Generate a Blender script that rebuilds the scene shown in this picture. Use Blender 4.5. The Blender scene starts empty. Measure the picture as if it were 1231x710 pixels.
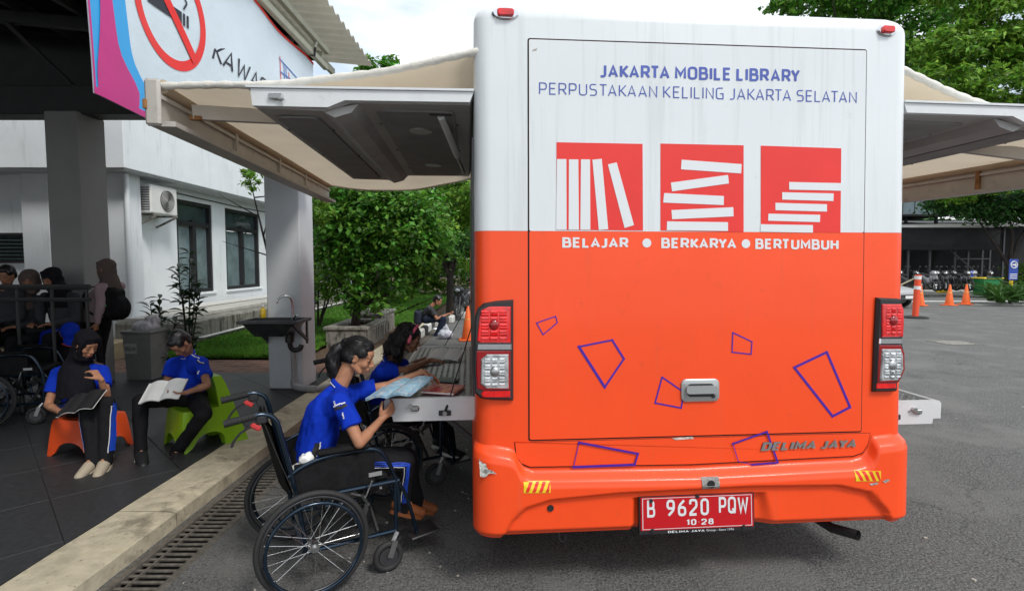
import bpy, bmesh, math, random
import numpy as np
from mathutils import Vector as V, Matrix, noise
from mathutils.bvhtree import BVHTree
R = math.radians; PI = math.pi
rnd = random.Random(7)
S = bpy.context.scene; COL = S.collection

# ------------------------------------------------------------------ camera
CAMH = 1.65; FPX = 650.0; PITCH = math.atan(39 / FPX)
cd = bpy.data.cameras.new('camera'); cam = bpy.data.objects.new('camera', cd); COL.objects.link(cam)
cd.sensor_width = 36; cd.lens = FPX / 1231 * 36; cd.clip_start = .05; cd.clip_end = 600
cam.location = (0, 0, CAMH); cam.rotation_euler = (PI / 2 - PITCH, 0, 0)
S.camera = cam

# ------------------------------------------------------------------ world, sun, exposure
W = bpy.data.worlds.new('World'); S.world = W; W.use_nodes = True
SUN_EL, SUN_AZ = R(50), R(138)           # azimuth measured clockwise from +Y
def build_world():
    nt = W.node_tree; nt.nodes.clear()
    N = nt.nodes.new; L = nt.links.new
    out = N('ShaderNodeOutputWorld'); mix = N('ShaderNodeMixShader')
    b1 = N('ShaderNodeBackground'); b2 = N('ShaderNodeBackground')
    sky = N('ShaderNodeTexSky'); sky.sky_type = 'NISHITA'; sky.sun_disc = False
    sky.sun_elevation = SUN_EL; sky.sun_rotation = SUN_AZ
    L(sky.outputs[0], b1.inputs[0]); b1.inputs[1].default_value = .12
    tc = N('ShaderNodeTexCoord'); mp = N('ShaderNodeMapping'); mp.inputs['Scale'].default_value = (1, 1, 2.6)
    no = N('ShaderNodeTexNoise'); no.inputs['Scale'].default_value = 2.2; no.inputs['Detail'].default_value = 7; no.inputs['Roughness'].default_value = .55
    L(tc.outputs['Generated'], mp.inputs[0]); L(mp.outputs[0], no.inputs['Vector'])
    cr = N('ShaderNodeValToRGB'); cr.color_ramp.elements[0].position = .3; cr.color_ramp.elements[1].position = .52
    cr.color_ramp.elements[0].color = (.45, .45, .45, 1)
    L(no.outputs[0], cr.inputs[0]); L(cr.outputs[0], mix.inputs[0])
    no2 = N('ShaderNodeTexNoise'); no2.inputs['Scale'].default_value = 4; no2.inputs['Detail'].default_value = 6
    L(mp.outputs[0], no2.inputs['Vector'])
    cr2 = N('ShaderNodeValToRGB'); cr2.color_ramp.elements[0].color = (.52, .62, .72, 1); cr2.color_ramp.elements[1].color = (.97, .985, 1, 1)
    cr2.color_ramp.elements[0].position = .3; cr2.color_ramp.elements[1].position = .6
    L(no2.outputs[0], cr2.inputs[0]); L(cr2.outputs[0], b2.inputs[0]); b2.inputs[1].default_value = 1.0
    L(b1.outputs[0], mix.inputs[1]); L(b2.outputs[0], mix.inputs[2]); L(mix.outputs[0], out.inputs[0])
build_world()
sd = bpy.data.lights.new('sun', 'SUN'); sun = bpy.data.objects.new('sun', sd); COL.objects.link(sun)
sd.energy = 1.5; sd.angle = R(14); sd.color = (1, .96, .9)
_d = V((math.sin(SUN_AZ) * math.cos(SUN_EL), math.cos(SUN_AZ) * math.cos(SUN_EL), math.sin(SUN_EL)))
sun.rotation_euler = _d.to_track_quat('Z', 'Y').to_euler()
vs = S.view_settings; vs.view_transform = 'Standard'; vs.look = 'None'; vs.exposure = .52; vs.gamma = 1; vs.use_curve_mapping = False
S.cycles.max_bounces = 8; S.cycles.diffuse_bounces = 4

# ------------------------------------------------------------------ photo measurements -> world
_f = V((0, math.cos(PITCH), -math.sin(PITCH))); _u = V((0, math.sin(PITCH), math.cos(PITCH)))
def ray(px, py): return _f + V((1, 0, 0)) * ((px - 615.5) / FPX) + _u * ((355 - py) / FPX)
O0 = V((0, 0, CAMH))
def P(px, py, Y): d = ray(px, py); return O0 + d * (Y / d.y)
def G(px, py, z=0.): d = ray(px, py); return O0 + d * ((z - CAMH) / d.z)
def PX(px, py, X): d = ray(px, py); return O0 + d * (X / d.x)

# ------------------------------------------------------------------ object helpers
def tag(o, label=None, cat=None, group=None, kind=None):
    if label: o['label'] = label
    if cat: o['category'] = cat
    if group: o['group'] = group
    if kind: o['kind'] = kind
    return o
WM = {}
def thing(name, label, cat, loc=(0, 0, 0), rz=0, group=None):
    o = bpy.data.objects.new(name, None); COL.objects.link(o)
    o.location = loc; o.rotation_euler = (0, 0, rz); o.empty_display_size = .1
    WM[o.name] = Matrix.Translation(V(loc)) @ Matrix.Rotation(rz, 4, 'Z')
    return tag(o, label, cat, group)
def rootm(p):
    while p.parent: p = p.parent
    return WM.get(p.name, Matrix())
def copy_tree(o, loc=None, rz=None, label=None, parent=None, group=None):
    c = o.copy(); COL.objects.link(c)
    if parent: c.parent = parent
    if loc is not None: c.location = loc
    if rz is not None: c.rotation_euler = (0, 0, rz)
    if label: c['label'] = label
    if group: c['group'] = group
    for ch in o.children: copy_tree(ch, parent=c)
    return c
def inst(name, me, parent, loc=(0, 0, 0), rot=(0, 0, 0), scale=(1, 1, 1), kind=None):
    o = bpy.data.objects.new(name, me); COL.objects.link(o); o.parent = parent
    o.location = loc; o.rotation_euler = rot; o.scale = scale
    if kind: o['kind'] = kind
    return o

_TS = bpy.data.scenes.new('workbench_tmp')
def eval_mesh(o):
    with bpy.context.temp_override(scene=_TS, view_layer=_TS.view_layers[0]):
        dg = bpy.context.evaluated_depsgraph_get(); dg.update()
        return bpy.data.meshes.new_from_object(o.evaluated_get(dg))
class MB:
    def __init__(s): s.v = []; s.f = []; s.m = []; s.mi = 0
    def add(s, vs_, fs):
        b = len(s.v); s.v.extend([tuple(p) for p in vs_])
        for f in fs: s.f.append(tuple(i + b for i in f)); s.m.append(s.mi)
        return s
    def box(s, c, size, rot=None, bev=0):
        hx, hy, hz = [a / 2 for a in size]
        if bev:
            b = min(bev, hx * .9, hy * .9, hz * .9)
            rings = []
            for z, i in ((-hz, b), (-hz + b, 0), (hz - b, 0), (hz, b)):
                x, y = hx - i, hy - i; k = b if i == 0 else b * .5
                rings.append([(x - k, -y, z), (x, -y + k, z), (x, y - k, z), (x - k, y, z), (-x + k, y, z), (-x, y - k, z), (-x, -y + k, z), (-x + k, -y, z)])
            vs_ = [V(p) for r in rings for p in r]; fs = []
            for r in range(3):
                for i in range(8): j = (i + 1) % 8; fs.append((r * 8 + i, r * 8 + j, r * 8 + 8 + j, r * 8 + 8 + i))
            fs.append(tuple(range(7, -1, -1))); fs.append(tuple(range(24, 32)))
        else:
            vs_ = [V((x, y, z)) for z in (-hz, hz) for x, y in ((-hx, -hy), (hx, -hy), (hx, hy), (-hx, hy))]
            fs = [(3, 2, 1, 0), (4, 5, 6, 7), (0, 1, 5, 4), (1, 2, 6, 5), (2, 3, 7, 6), (3, 0, 4, 7)]
        if rot is not None: vs_ = [rot @ p for p in vs_]
        c = V(c); return s.add([p + c for p in vs_], fs)
    def beam(s, a, b, w, h, up=(0, 0, 1)):
        a = V(a); b = V(b); d = (b - a); L = d.length; d.normalize(); up = V(up)
        x = d.cross(up)
        if x.length < 1e-4: x = d.cross(V((1, 0, 0)))
        x.normalize(); u = x.cross(d); m = Matrix((x, d, u)).transposed()
        return s.box((a + b) / 2, (w, L, h), m)
    def tube(s, pts, r, n=10, ra=None, ref=None, caps=True, smoothpath=0, closed=False):
        """r: radius or list; ra: optional list/float of second radii along ref direction"""
        pts = [V(p) for p in pts]
        rr = list(r) if isinstance(r, (list, tuple)) else [r] * len(pts)
        r2 = rr if ra is None else (list(ra) if isinstance(ra, (list, tuple)) else [ra] * len(pts))
        for _ in range(smoothpath):
            q = [pts[0]]; a = [rr[0]]; b = [r2[0]]
            for i in range(len(pts) - 1):
                q += [pts[i].lerp(pts[i + 1], .25), pts[i].lerp(pts[i + 1], .75)]
                a += [rr[i] * .75 + rr[i + 1] * .25, rr[i] * .25 + rr[i + 1] * .75]
                b += [r2[i] * .75 + r2[i + 1] * .25, r2[i] * .25 + r2[i + 1] * .75]
            q.append(pts[-1]); a.append(rr[-1]); b.append(r2[-1]); pts, rr, r2 = q, a, b
        k = len(pts); vs_ = []; fs = []
        pu = V(ref) if ref is not None else None
        for i, p in enumerate(pts):
            if closed: t = pts[(i + 1) % k] - pts[i - 1]
            else: t = pts[min(i + 1, k - 1)] - pts[max(i - 1, 0)]
            if t.length < 1e-9: t = V((0, 0, 1))
            t.normalize()
            if pu is None: pu = V((0, 0, 1)) if abs(t.z) < .9 else V((1, 0, 0))
            u = pu - t * pu.dot(t)
            if u.length < 1e-4: u = t.orthogonal()
            u.normalize(); w = t.cross(u)
            if ref is None: pu = u
            for j in range(n):
                a_ = 2 * PI * j / n
                vs_.append(p + u * (math.cos(a_) * r2[i]) + w * (math.sin(a_) * rr[i]))
        m = k if closed else k - 1
        for i in range(m):
            for j in range(n):
                a_ = i * n + j; b_ = i * n + (j + 1) % n; i2 = ((i + 1) % k) * n
                fs.append((a_, b_, i2 + (j + 1) % n, i2 + j))
        if caps and not closed:
            fs.append(tuple(range(n - 1, -1, -1))); fs.append(tuple((k - 1) * n + j for j in range(n)))
        return s.add(vs_, fs)
    def ell(s, c, r, rot=None, nu=14, nv=9):
        c = V(c); vs_ = [V((0, 0, -r[2]))]; fs = []
        for i in range(1, nv):
            a = -PI / 2 + PI * i / nv
            for j in range(nu):
                b = 2 * PI * j / nu; vs_.append(V((math.cos(a) * math.cos(b) * r[0], math.cos(a) * math.sin(b) * r[1], math.sin(a) * r[2])))
        vs_.append(V((0, 0, r[2])))
        for j in range(nu):
            k = (j + 1) % nu; fs.append((0, 1 + k, 1 + j)); e = 1 + (nv - 2) * nu; fs.append((e + j, e + k, len(vs_) - 1))
        for i in range(nv - 2):
            for j in range(nu):
                k = (j + 1) % nu; a = 1 + i * nu; fs.append((a + j, a + k, a + nu + k, a + nu + j))
        if rot is not None: vs_ = [rot @ p for p in vs_]
        return s.add([p + c for p in vs_], fs)
    def caps(s, a, b, r1, r2, n=12):
        """tapered capsule"""
        a = V(a); b = V(b); d = b - a; L = d.length; d.normalize(); pts = []; rr = []
        for k in range(4): t = PI / 2 * (1 - k / 4); pts.append(a - d * (r1 * math.sin(t))); rr.append(max(r1 * math.cos(t), 1e-4))
        pts.append(a); rr.append(r1); pts.append(b); rr.append(r2)
        for k in range(1, 5): t = PI / 2 * k / 4; pts.append(b + d * (r2 * math.sin(t))); rr.append(max(r2 * math.cos(t), 1e-4))
        return s.tube(pts, rr, n)
    def chain(s, pts, rr, n=12):
        for i in range(len(pts) - 1): s.caps(pts[i], pts[i + 1], rr[i], rr[i + 1], n)
        return s
    def torus(s, c, axis, Rm, r, n=48, m=8, rz=None):
        c = V(c); ax = V(axis).normalized(); u = ax.orthogonal().normalized(); w = ax.cross(u)
        vs_ = []; fs = []
        for i in range(n):
            a = 2 * PI * i / n; d = u * math.cos(a) + w * math.sin(a)
            for j in range(m):
                b = 2 * PI * j / m; vs_.append(c + d * (Rm + r * math.cos(b)) + ax * ((rz or r) * math.sin(b)))
        for i in range(n):
            for j in range(m):
                a = i * m + j; b = i * m + (j + 1) % m; k = ((i + 1) % n) * m
                fs.append((a, k + j, k + (j + 1) % m, b))
        return s.add(vs_, fs)
    def lathe(s, c, prof, n=24, axis=None):
        c = V(c); k = len(prof); vs_ = []; fs = []
        q = V((0, 0, 1)).rotation_difference(V(axis)) if axis is not None else None
        for r, z in prof:
            for j in range(n):
                a = 2 * PI * j / n; p = V((math.cos(a) * r, math.sin(a) * r, z))
                if q: p = q @ p
                vs_.append(p + c)
        for i in range(k - 1):
            for j in range(n):
                b = (j + 1) % n; fs.append((i * n + j, i * n + b, i * n + n + b, i * n + n + j))
        fs.append(tuple(range(n - 1, -1, -1))); fs.append(tuple((k - 1) * n + j for j in range(n)))
        return s.add(vs_, fs)
    def prism(s, poly, fn, a, b):
        """poly 2-D list; fn(u,v,w)->xyz ; extruded w from a to b"""
        n = len(poly); s.add([fn(u, v, a) for u, v in poly] + [fn(u, v, b) for u, v in poly],
            [tuple(range(n - 1, -1, -1)), tuple(range(n, 2 * n))] + [(i, (i + 1) % n, n + (i + 1) % n, n + i) for i in range(n)])
        return s
    def grid(s, nu, nv, fn, flip=False):
        vs_ = [fn(i / nu, j / nv) for j in range(nv + 1) for i in range(nu + 1)]
        fs = []
        for j in range(nv):
            for i in range(nu):
                a = j * (nu + 1) + i; q = (a, a + 1, a + nu + 2, a + nu + 1); fs.append(q[::-1] if flip else q)
        return s.add(vs_, fs)
    def mesh(s, name, mats, smooth=False, inv=None):
        me = bpy.data.meshes.new(name)
        vs_ = s.v if inv is None else [inv @ V(p) for p in s.v]
        me.from_pydata([tuple(p) for p in vs_], [], s.f)
        for m in (mats if isinstance(mats, (list, tuple)) else [mats]): me.materials.append(m)
        if len(me.materials) > 1: me.polygons.foreach_set('material_index', s.m)
        if smooth:
            me.polygons.foreach_set('use_smooth', [True] * len(me.polygons))
            if smooth != 'all': me.set_sharp_from_angle(angle=R(smooth if isinstance(smooth, (int, float)) and smooth > 1 else 40))
        me.update(); return me
    def build(s, name, mats, parent=None, smooth=False, world=True, kind=None, label=None, fixn=True):
        inv = rootm(parent).inverted() if (parent is not None and world) else None
        me = s.mesh(name, mats, smooth, inv)
        if fixn:
            bm = bmesh.new(); bm.from_mesh(me); bmesh.ops.recalc_face_normals(bm, faces=bm.faces); bm.to_mesh(me); bm.free()
        o = bpy.data.objects.new(name, me); COL.objects.link(o)
        if parent is not None: o.parent = parent
        if kind: o['kind'] = kind
        if label: o['label'] = label
        return o

def organic(mb, name, mat, parent, voxel=.006, smooth=4, wr=0, wf=18, world=True, cut=None):
    """union of overlapping closed shapes as one smooth surface"""
    me = mb.mesh('tmp', mat)
    bm = bmesh.new(); bm.from_mesh(me); bmesh.ops.recalc_face_normals(bm, faces=bm.faces); bm.to_mesh(me); bm.free()
    o = bpy.data.objects.new('tmp', me); _TS.collection.objects.link(o)
    m = o.modifiers.new('r', 'REMESH'); m.mode = 'VOXEL'; m.voxel_size = voxel
    m2 = o.modifiers.new('s', 'SMOOTH'); m2.factor = .5; m2.iterations = smooth
    ev = eval_mesh(o)
    bpy.data.objects.remove(o); bpy.data.meshes.remove(me)
    ev.materials.clear(); ev.materials.append(mat)
    n = len(ev.vertices)
    if wr:
        nn = [v.normal.copy() for v in ev.vertices]
        for v, n_ in zip(ev.vertices, nn):
            p = v.co; d = noise.noise(V((p.x * wf, p.y * wf, p.z * wf * .45))) + .5 * noise.noise(V((p.x * wf * 2.3 + 5, p.y * wf * 2.3, p.z * wf)))
            v.co = p + n_ * (wr * d)
    if parent is not None and world: ev.transform(rootm(parent).inverted())
    ev.polygons.foreach_set('use_smooth', [True] * len(ev.polygons)); ev.update(); ev.name = name
    o = bpy.data.objects.new(name, ev); COL.objects.link(o); o.parent = parent
    return o
def bvh_world(o):
    m = rootm(o) ; me = o.data
    return BVHTree.FromPolygons([m @ v.co for v in me.vertices], [tuple(p.vertices) for p in me.polygons])
def strip_on(tree, pts, w, name, mat, parent, off=.003, sub=10, side=None):
    """a flat ribbon that follows a surface"""
    pts = [V(p) for p in pts]; q = []
    for i in range(len(pts) - 1):
        for k in range(sub): q.append(pts[i].lerp(pts[i + 1], k / sub))
    q.append(pts[-1]); rows = []
    loc = []
    for p in q:
        a, nrm, _, _ = tree.find_nearest(p); loc.append((a, nrm))
    for i, (a, nrm) in enumerate(loc):
        t = loc[min(i + 1, len(loc) - 1)][0] - loc[max(i - 1, 0)][0]
        if t.length < 1e-6: t = V((0, 0, 1))
        t.normalize(); sd_ = t.cross(nrm).normalized()
        rows.append([a + nrm * off - sd_ * w / 2, a + nrm * (off + .002), a + nrm * off + sd_ * w / 2])
    mb = MB(); vs_ = [p for r in rows for p in r]
    mb.add(vs_, [(i * 3 + j, i * 3 + j + 1, i * 3 + 4 + j, i * 3 + 3 + j) for i in range(len(rows) - 1) for j in range(2)])
    return mb.build(name, mat, parent, smooth='all', fixn=False)

# own stroke lettering: glyph = width, list of (closed, [(x, y, corner radius)])
GL = {
'A': (.6, [(0, [(0, 0), (.3, 1), (.6, 0)]), (0, [(.1, .28), (.5, .28)])]), 'B': (.54, [(0, [(0, .53), (.49, .53, .2), (.49, 1, .2), (0, 1), (0, 0), (.3, 0)]), (0, [(.2, 0), (.54, 0, .22), (.54, .53, .22), (.2, .53)])]),
'C': (.5, [(0, [(.5, 1), (0, 1, .22), (0, 0, .22), (.5, 0)])]), 'D': (.56, [(1, [(0, 0), (0, 1), (.56, 1, .28), (.56, 0, .28)])]), 'E': (.46, [(0, [(.46, 1), (0, 1), (0, 0), (.46, 0)]), (0, [(0, .52), (.4, .52)])]),
'G': (.54, [(0, [(.52, 1), (0, 1, .24), (0, 0, .24), (.54, 0), (.54, .48), (.3, .48)])]), 'H': (.55, [(0, [(0, 0), (0, 1)]), (0, [(.55, 0), (.55, 1)]), (0, [(0, .52), (.55, .52)])]), 'I': (0, [(0, [(0, 0), (0, 1)])]),
'J': (.36, [(0, [(.36, 1), (.36, 0, .26), (.0, 0)])]), 'K': (.53, [(0, [(0, 0), (0, 1)]), (0, [(.5, 1), (.12, .5), (.53, 0)]), (0, [(0, .5), (.14, .5)])]), 'L': (.42, [(0, [(0, 1), (0, 0), (.42, 0)])]),
'M': (.7, [(0, [(0, 0), (0, 1), (.35, .3), (.7, 1), (.7, 0)])]), 'N': (.56, [(0, [(0, 0), (0, 1), (.56, 0), (.56, 1)])]), 'O': (.58, [(1, [(0, 0, .26), (0, 1, .26), (.58, 1, .26), (.58, 0, .26)])]),
'P': (.52, [(0, [(0, 0), (0, 1), (.52, 1, .22), (.52, .42, .22), (0, .42)])]), 'Q': (.58, [(1, [(0, 0, .26), (0, 1, .26), (.58, 1, .26), (.58, 0, .26)]), (0, [(.34, .26), (.6, -.06)])]), 'R': (.54, [(0, [(0, 0), (0, 1), (.52, 1, .22), (.52, .45, .22), (0, .45)]), (0, [(.28, .45), (.56, 0)])]),
'S': (.5, [(0, [(.47, 1), (0, 1, .22), (0, .53, .22), (.5, .53, .22), (.5, 0, .22), (0, 0)])]), 'T': (.54, [(0, [(0, 1), (.54, 1)]), (0, [(.27, 1), (.27, 0)])]), 'U': (.56, [(0, [(0, 1), (0, 0, .26), (.56, 0, .26), (.56, 1)])]),
'W': (.85, [(0, [(0, 1), (.2, 0), (.425, .8), (.65, 0), (.85, 1)])]), 'X': (.5, [(0, [(0, 0), (.5, 1)]), (0, [(0, 1), (.5, 0)])]), 'Y': (.56, [(0, [(0, 1), (.28, .45), (.56, 1)]), (0, [(.28, .45), (.28, 0)])]),
'0': (.5, [(1, [(0, 0, .24), (0, 1, .24), (.5, 1, .24), (.5, 0, .24)])]), '1': (.2, [(0, [(0, .8), (.2, 1), (.2, 0)])]), '2': (.5, [(0, [(0, .8, .1), (0, 1, .2), (.5, 1, .24), (.5, .55, .1), (0, .1, .05), (0, 0), (.5, 0)])]),
'6': (.5, [(0, [(.42, 1), (0, .62, .2), (0, 0, .22), (.5, 0, .22), (.5, .52, .22), (0, .52)])]), '8': (.5, [(1, [(0, 0, .22), (0, .53, .2), (.5, .53, .2), (.5, 0, .22)]), (1, [(.04, .53, .2), (.04, 1, .2), (.46, 1, .2), (.46, .53, .2)])]),
'9': (.5, [(0, [(.08, 0), (.5, .38, .2), (.5, 1, .22), (0, 1, .22), (0, .48, .22), (.5, .48)])]), '\u00b7': (.04, [(0, [(0, .5), (.04, .5)])]), '-': (.3, [(0, [(0, .5), (.3, .5)])])}
def _round(pts, closed):
    out = []; n = len(pts)
    for i, p in enumerate(pts):
        r = p[2] if len(p) > 2 else 0; q = V(p[:2])
        if r and (closed or 0 < i < n - 1):
            a = V(pts[i - 1][:2]) - q; b = V(pts[(i + 1) % n][:2]) - q; ra = min(r, a.length * .5); rb = min(r, b.length * .5); A_ = q + a.normalized() * ra; B_ = q + b.normalized() * rb
            for k in range(7): t = k / 6; out.append(A_ * (1 - t) ** 2 + q * 2 * t * (1 - t) + B_ * t * t)
        else: out.append(q)
    return out
_tc = {}
def text_geo(s, t, gap, shear):
    k = (s, t, gap, shear)
    if k in _tc: return _tc[k]
    vs_ = []; fs = []; fc = []; x = 0; lay = 0
    for ci, ch in enumerate(s):
        if ch == ' ': x += .3; continue
        w, st = GL[ch]
        for closed, pts in st:
            q = _round(pts, closed); n = len(q); b0 = len(vs_); lay += 1
            for i, p in enumerate(q):
                a = q[i - 1] if (closed or i) else None; b = q[(i + 1) % n] if (closed or i < n - 1) else None
                d1 = (p - a).normalized() if a is not None else (b - p).normalized(); d2 = (b - p).normalized() if b is not None else d1
                n1 = V((-d1.y, d1.x)); n2 = V((-d2.y, d2.x)); mm = n1 + n2
                mm = n1 if mm.length < .2 else mm.normalized() / max(.45, mm.normalized().dot(n1))
                e = p.copy()
                if not closed and (i == 0 or i == n - 1): e += d1 * (-t / 2 if i == 0 else t / 2) * (1 if abs(d1.x) < .05 and 0 < p.y < 1 else 0)
                for sg in (-1, 1): r_ = e + mm * sg * t / 2; vs_.append((x + r_.x, t / 2 + r_.y * (1 - t), lay % 7 + .9 * i / n))
            m_ = n if closed else n - 1
            for i in range(m_): j = (i + 1) % n; fs.append((b0 + 2 * i, b0 + 2 * j, b0 + 2 * j + 1, b0 + 2 * i + 1)); fc.append(ci)
        x += w + gap + t
        nx_ = s[ci + 1] if ci + 1 < len(s) else ' '; kp = ch + nx_
        if kp in ('TA', 'AT', 'LA', 'AY', 'YA', 'RY', 'KA', 'RT', 'LY', 'PA', 'AV'): x -= .12 if kp != 'LA' else .06
        if nx_ == 'J': x -= .1
    vs_ = [(p[0] + shear * p[1], max(-.08, min(1.0, p[1])), p[2]) for p in vs_]
    x0 = min(p[0] for p in vs_); x1 = max(p[0] for p in vs_)
    vs_ = [((a - x0) / (x1 - x0), b, c) for a, b, c in vs_]; _tc[k] = (vs_, fs, fc); return _tc[k]
def text_on(mb, s, fn, t=.17, gap=.3, shear=0, lift=(0, -1, 0)):
    """fn(u,v) -> xyz with u 0..1 across the word, v 0..1 up to cap height"""
    vs_, fs, fc = text_geo(s, t, gap, shear); mb.add([V(fn(u, v)) + V(lift) * .0001 * l for u, v, l in vs_], fs); return mb
def letters(s, fn, name, mat, parent, thick=0, world=False, **k):
    m = MB(); text_on(m, s, fn, **k); fc = text_geo(s, k.get('t', .17), k.get('gap', .3), k.get('shear', 0))[2]
    for ci in sorted(set(fc)):
        fs = [f for f, c in zip(m.f, fc) if c == ci]; used = sorted({i for f in fs for i in f}); mp = {o: n for n, o in enumerate(used)}; q = MB(); q.add([m.v[i] for i in used], [tuple(mp[i] for i in f) for f in fs])
        if thick: n = len(q.v); q.add([V(p) + V((0, -thick, 0)) for p in q.v[:n]], [f for f in q.f[:]]); 
        q.build(name, mat, parent, world=world, fixn=False)

def text_std(mb, s, fn):
    c = bpy.data.curves.new('t', 'FONT'); c.body = s; c.size = 1; c.resolution_u = 3
    o = bpy.data.objects.new('t', c); _TS.collection.objects.link(o); me = eval_mesh(o)
    vs_ = [(v.co.x, v.co.y) for v in me.vertices]; fs = [tuple(p.vertices) for p in me.polygons]; bpy.data.objects.remove(o); bpy.data.meshes.remove(me)
    x0 = min(p[0] for p in vs_); x1 = max(p[0] for p in vs_); y1 = max(p[1] for p in vs_); mb.add([fn((x - x0) / (x1 - x0), y / y1) for x, y in vs_], fs); return mb

# ------------------------------------------------------------------ materials
def M(name, col, rough=.6, metal=0., nz=None, bump=None, coat=0., stain=None, trans=0., emis=None, spec=None, sheen=0., grad=None, leaf=False, wave=None):
    """nz=(scale, amount) colour mottling; bump=(scale, strength); stain=(scale, colour, threshold)"""
    m = bpy.data.materials.new(name); m.use_nodes = True; nt = m.node_tree; N = nt.nodes.new; L = nt.links.new
    b = nt.nodes['Principled BSDF']; c = (*col, 1)
    b.inputs['Base Color'].default_value = c; b.inputs['Roughness'].default_value = rough; b.inputs['Metallic'].default_value = metal
    if coat: b.inputs['Coat Weight'].default_value = coat; b.inputs['Coat Roughness'].default_value = .08
    if spec is not None: b.inputs['Specular IOR Level'].default_value = spec
    if trans: b.inputs['Transmission Weight'].default_value = trans
    if sheen: b.inputs['Sheen Weight'].default_value = sheen
    tc = N('ShaderNodeTexCoord'); vec = tc.outputs['Object']; cur = None
    def noi(sc, det=5, ro=.6, v=None):
        n = N('ShaderNodeTexNoise'); n.inputs['Scale'].default_value = sc; n.inputs['Detail'].default_value = det; n.inputs['Roughness'].default_value = ro
        L(v or vec, n.inputs['Vector']); return n.outputs[0]
    if nz:
        mr = N('ShaderNodeMapRange'); mr.inputs['From Min'].default_value = .3; mr.inputs['From Max'].default_value = .7
        mr.inputs['To Min'].default_value = 1 - nz[1]; mr.inputs['To Max'].default_value = 1 + nz[1]; L(noi(nz[0]), mr.inputs['Value'])
        vm = N('ShaderNodeVectorMath'); vm.operation = 'SCALE'; vm.inputs[0].default_value = col; L(mr.outputs[0], vm.inputs['Scale']); cur = vm.outputs[0]
    if stain:
        sts = stain if isinstance(stain, list) else [stain]
        for st in sts:
            mx = N('ShaderNodeMix'); mx.data_type = 'RGBA'
            r2 = N('ShaderNodeMapRange'); r2.inputs['From Min'].default_value = st[2]; r2.inputs['From Max'].default_value = st[2] + .12; r2.inputs['To Max'].default_value = st[3] if len(st) > 3 else 1
            v = None
            if len(st) > 4:
                mp = N('ShaderNodeMapping'); mp.inputs['Scale'].default_value = st[4]; L(vec, mp.inputs[0]); v = mp.outputs[0]
            L(noi(st[0], 6, .65, v), r2.inputs['Value']); L(r2.outputs[0], mx.inputs[0])
            if cur: L(cur, mx.inputs[6])
            else: mx.inputs[6].default_value = c
            mx.inputs[7].default_value = (*st[1], 1); cur = mx.outputs[2]
    if leaf:
        g = N('ShaderNodeNewGeometry'); hs = N('ShaderNodeHueSaturation')
        if cur: L(cur, hs.inputs['Color'])
        else: hs.inputs['Color'].default_value = c
        a = N('ShaderNodeMapRange'); a.inputs['To Min'].default_value = .45; a.inputs['To Max'].default_value = 1.7; L(g.outputs['Random Per Island'], a.inputs['Value']); L(a.outputs[0], hs.inputs['Value'])
        w = N('ShaderNodeTexWhiteNoise'); w.noise_dimensions = '1D'; L(g.outputs['Random Per Island'], w.inputs['W'])
        h = N('ShaderNodeMapRange'); h.inputs['To Min'].default_value = .475; h.inputs['To Max'].default_value = .525; L(w.outputs[0], h.inputs['Value']); L(h.outputs[0], hs.inputs['Hue'])
        cur = hs.outputs[0]
        tr = N('ShaderNodeBsdfTranslucent'); ms = N('ShaderNodeMixShader'); ms.inputs[0].default_value = .35
        L(cur, tr.inputs[0]); L(b.outputs[0], ms.inputs[1]); L(tr.outputs[0], ms.inputs[2]); L(ms.outputs[0], nt.nodes['Material Output'].inputs[0])
    if cur: L(cur, b.inputs['Base Color'])
    if bump:
        bs = bump if isinstance(bump, list) else [bump]; prev = None
        for bb in bs:
            bn = N('ShaderNodeBump'); bn.inputs['Strength'].default_value = bb[1]; bn.inputs['Distance'].default_value = bb[2] if len(bb) > 2 else .01
            v = None
            if len(bb) > 3:
                mp = N('ShaderNodeMapping'); mp.inputs['Scale'].default_value = bb[3]; L(vec, mp.inputs[0]); v = mp.outputs[0]
            L(noi(bb[0], 6, .6, v), bn.inputs['Height'])
            if prev: L(prev, bn.inputs['Normal'])
            prev = bn.outputs[0]
        L(prev, b.inputs['Normal'])
    if emis: b.inputs['Emission Color'].default_value = (*emis[0], 1); b.inputs['Emission Strength'].default_value = emis[1]
    return m
def sheetmat(name, col, transl=.4, rough=.8, nz=None, stain=None, bump=None):
    m = M(name, col, rough, nz=nz, stain=stain, bump=bump); nt = m.node_tree; b = nt.nodes['Principled BSDF']
    tr = nt.nodes.new('ShaderNodeBsdfTranslucent'); ms = nt.nodes.new('ShaderNodeMixShader'); ms.inputs[0].default_value = transl
    src = b.inputs['Base Color'].links
    if src: nt.links.new(src[0].from_socket, tr.inputs[0])
    else: tr.inputs[0].default_value = (*col, 1)
    nt.links.new(b.outputs[0], ms.inputs[1]); nt.links.new(tr.outputs[0], ms.inputs[2]); nt.links.new(ms.outputs[0], nt.nodes['Material Output'].inputs[0])
    return m
mt = {}
mt['orange'] = M('orange_paint', (.95, .082, .015), .36, nz=(1.5, .05), coat=.2, spec=.35, bump=(3, .06, .02), stain=[(14, (.6, .07, .03), .62, .25), (2.5, (.75, .11, .04), .58, .25, (6, 1, .4))])
mt['buswhite'] = M('white_paint', (.72, .76, .78), .3, nz=(1.2, .03), coat=.35, bump=(3, .06, .02), stain=[(9, (.50, .52, .52), .66, .3), (3, (.55, .57, .57), .52, .35, (7, 2, .25))])
mt['redprint'] = M('red_vinyl', (.80, .03, .022), .4, nz=(3, .06)); mt['whiteprint'] = M('white_vinyl', (.74, .77, .79), .4)
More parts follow.
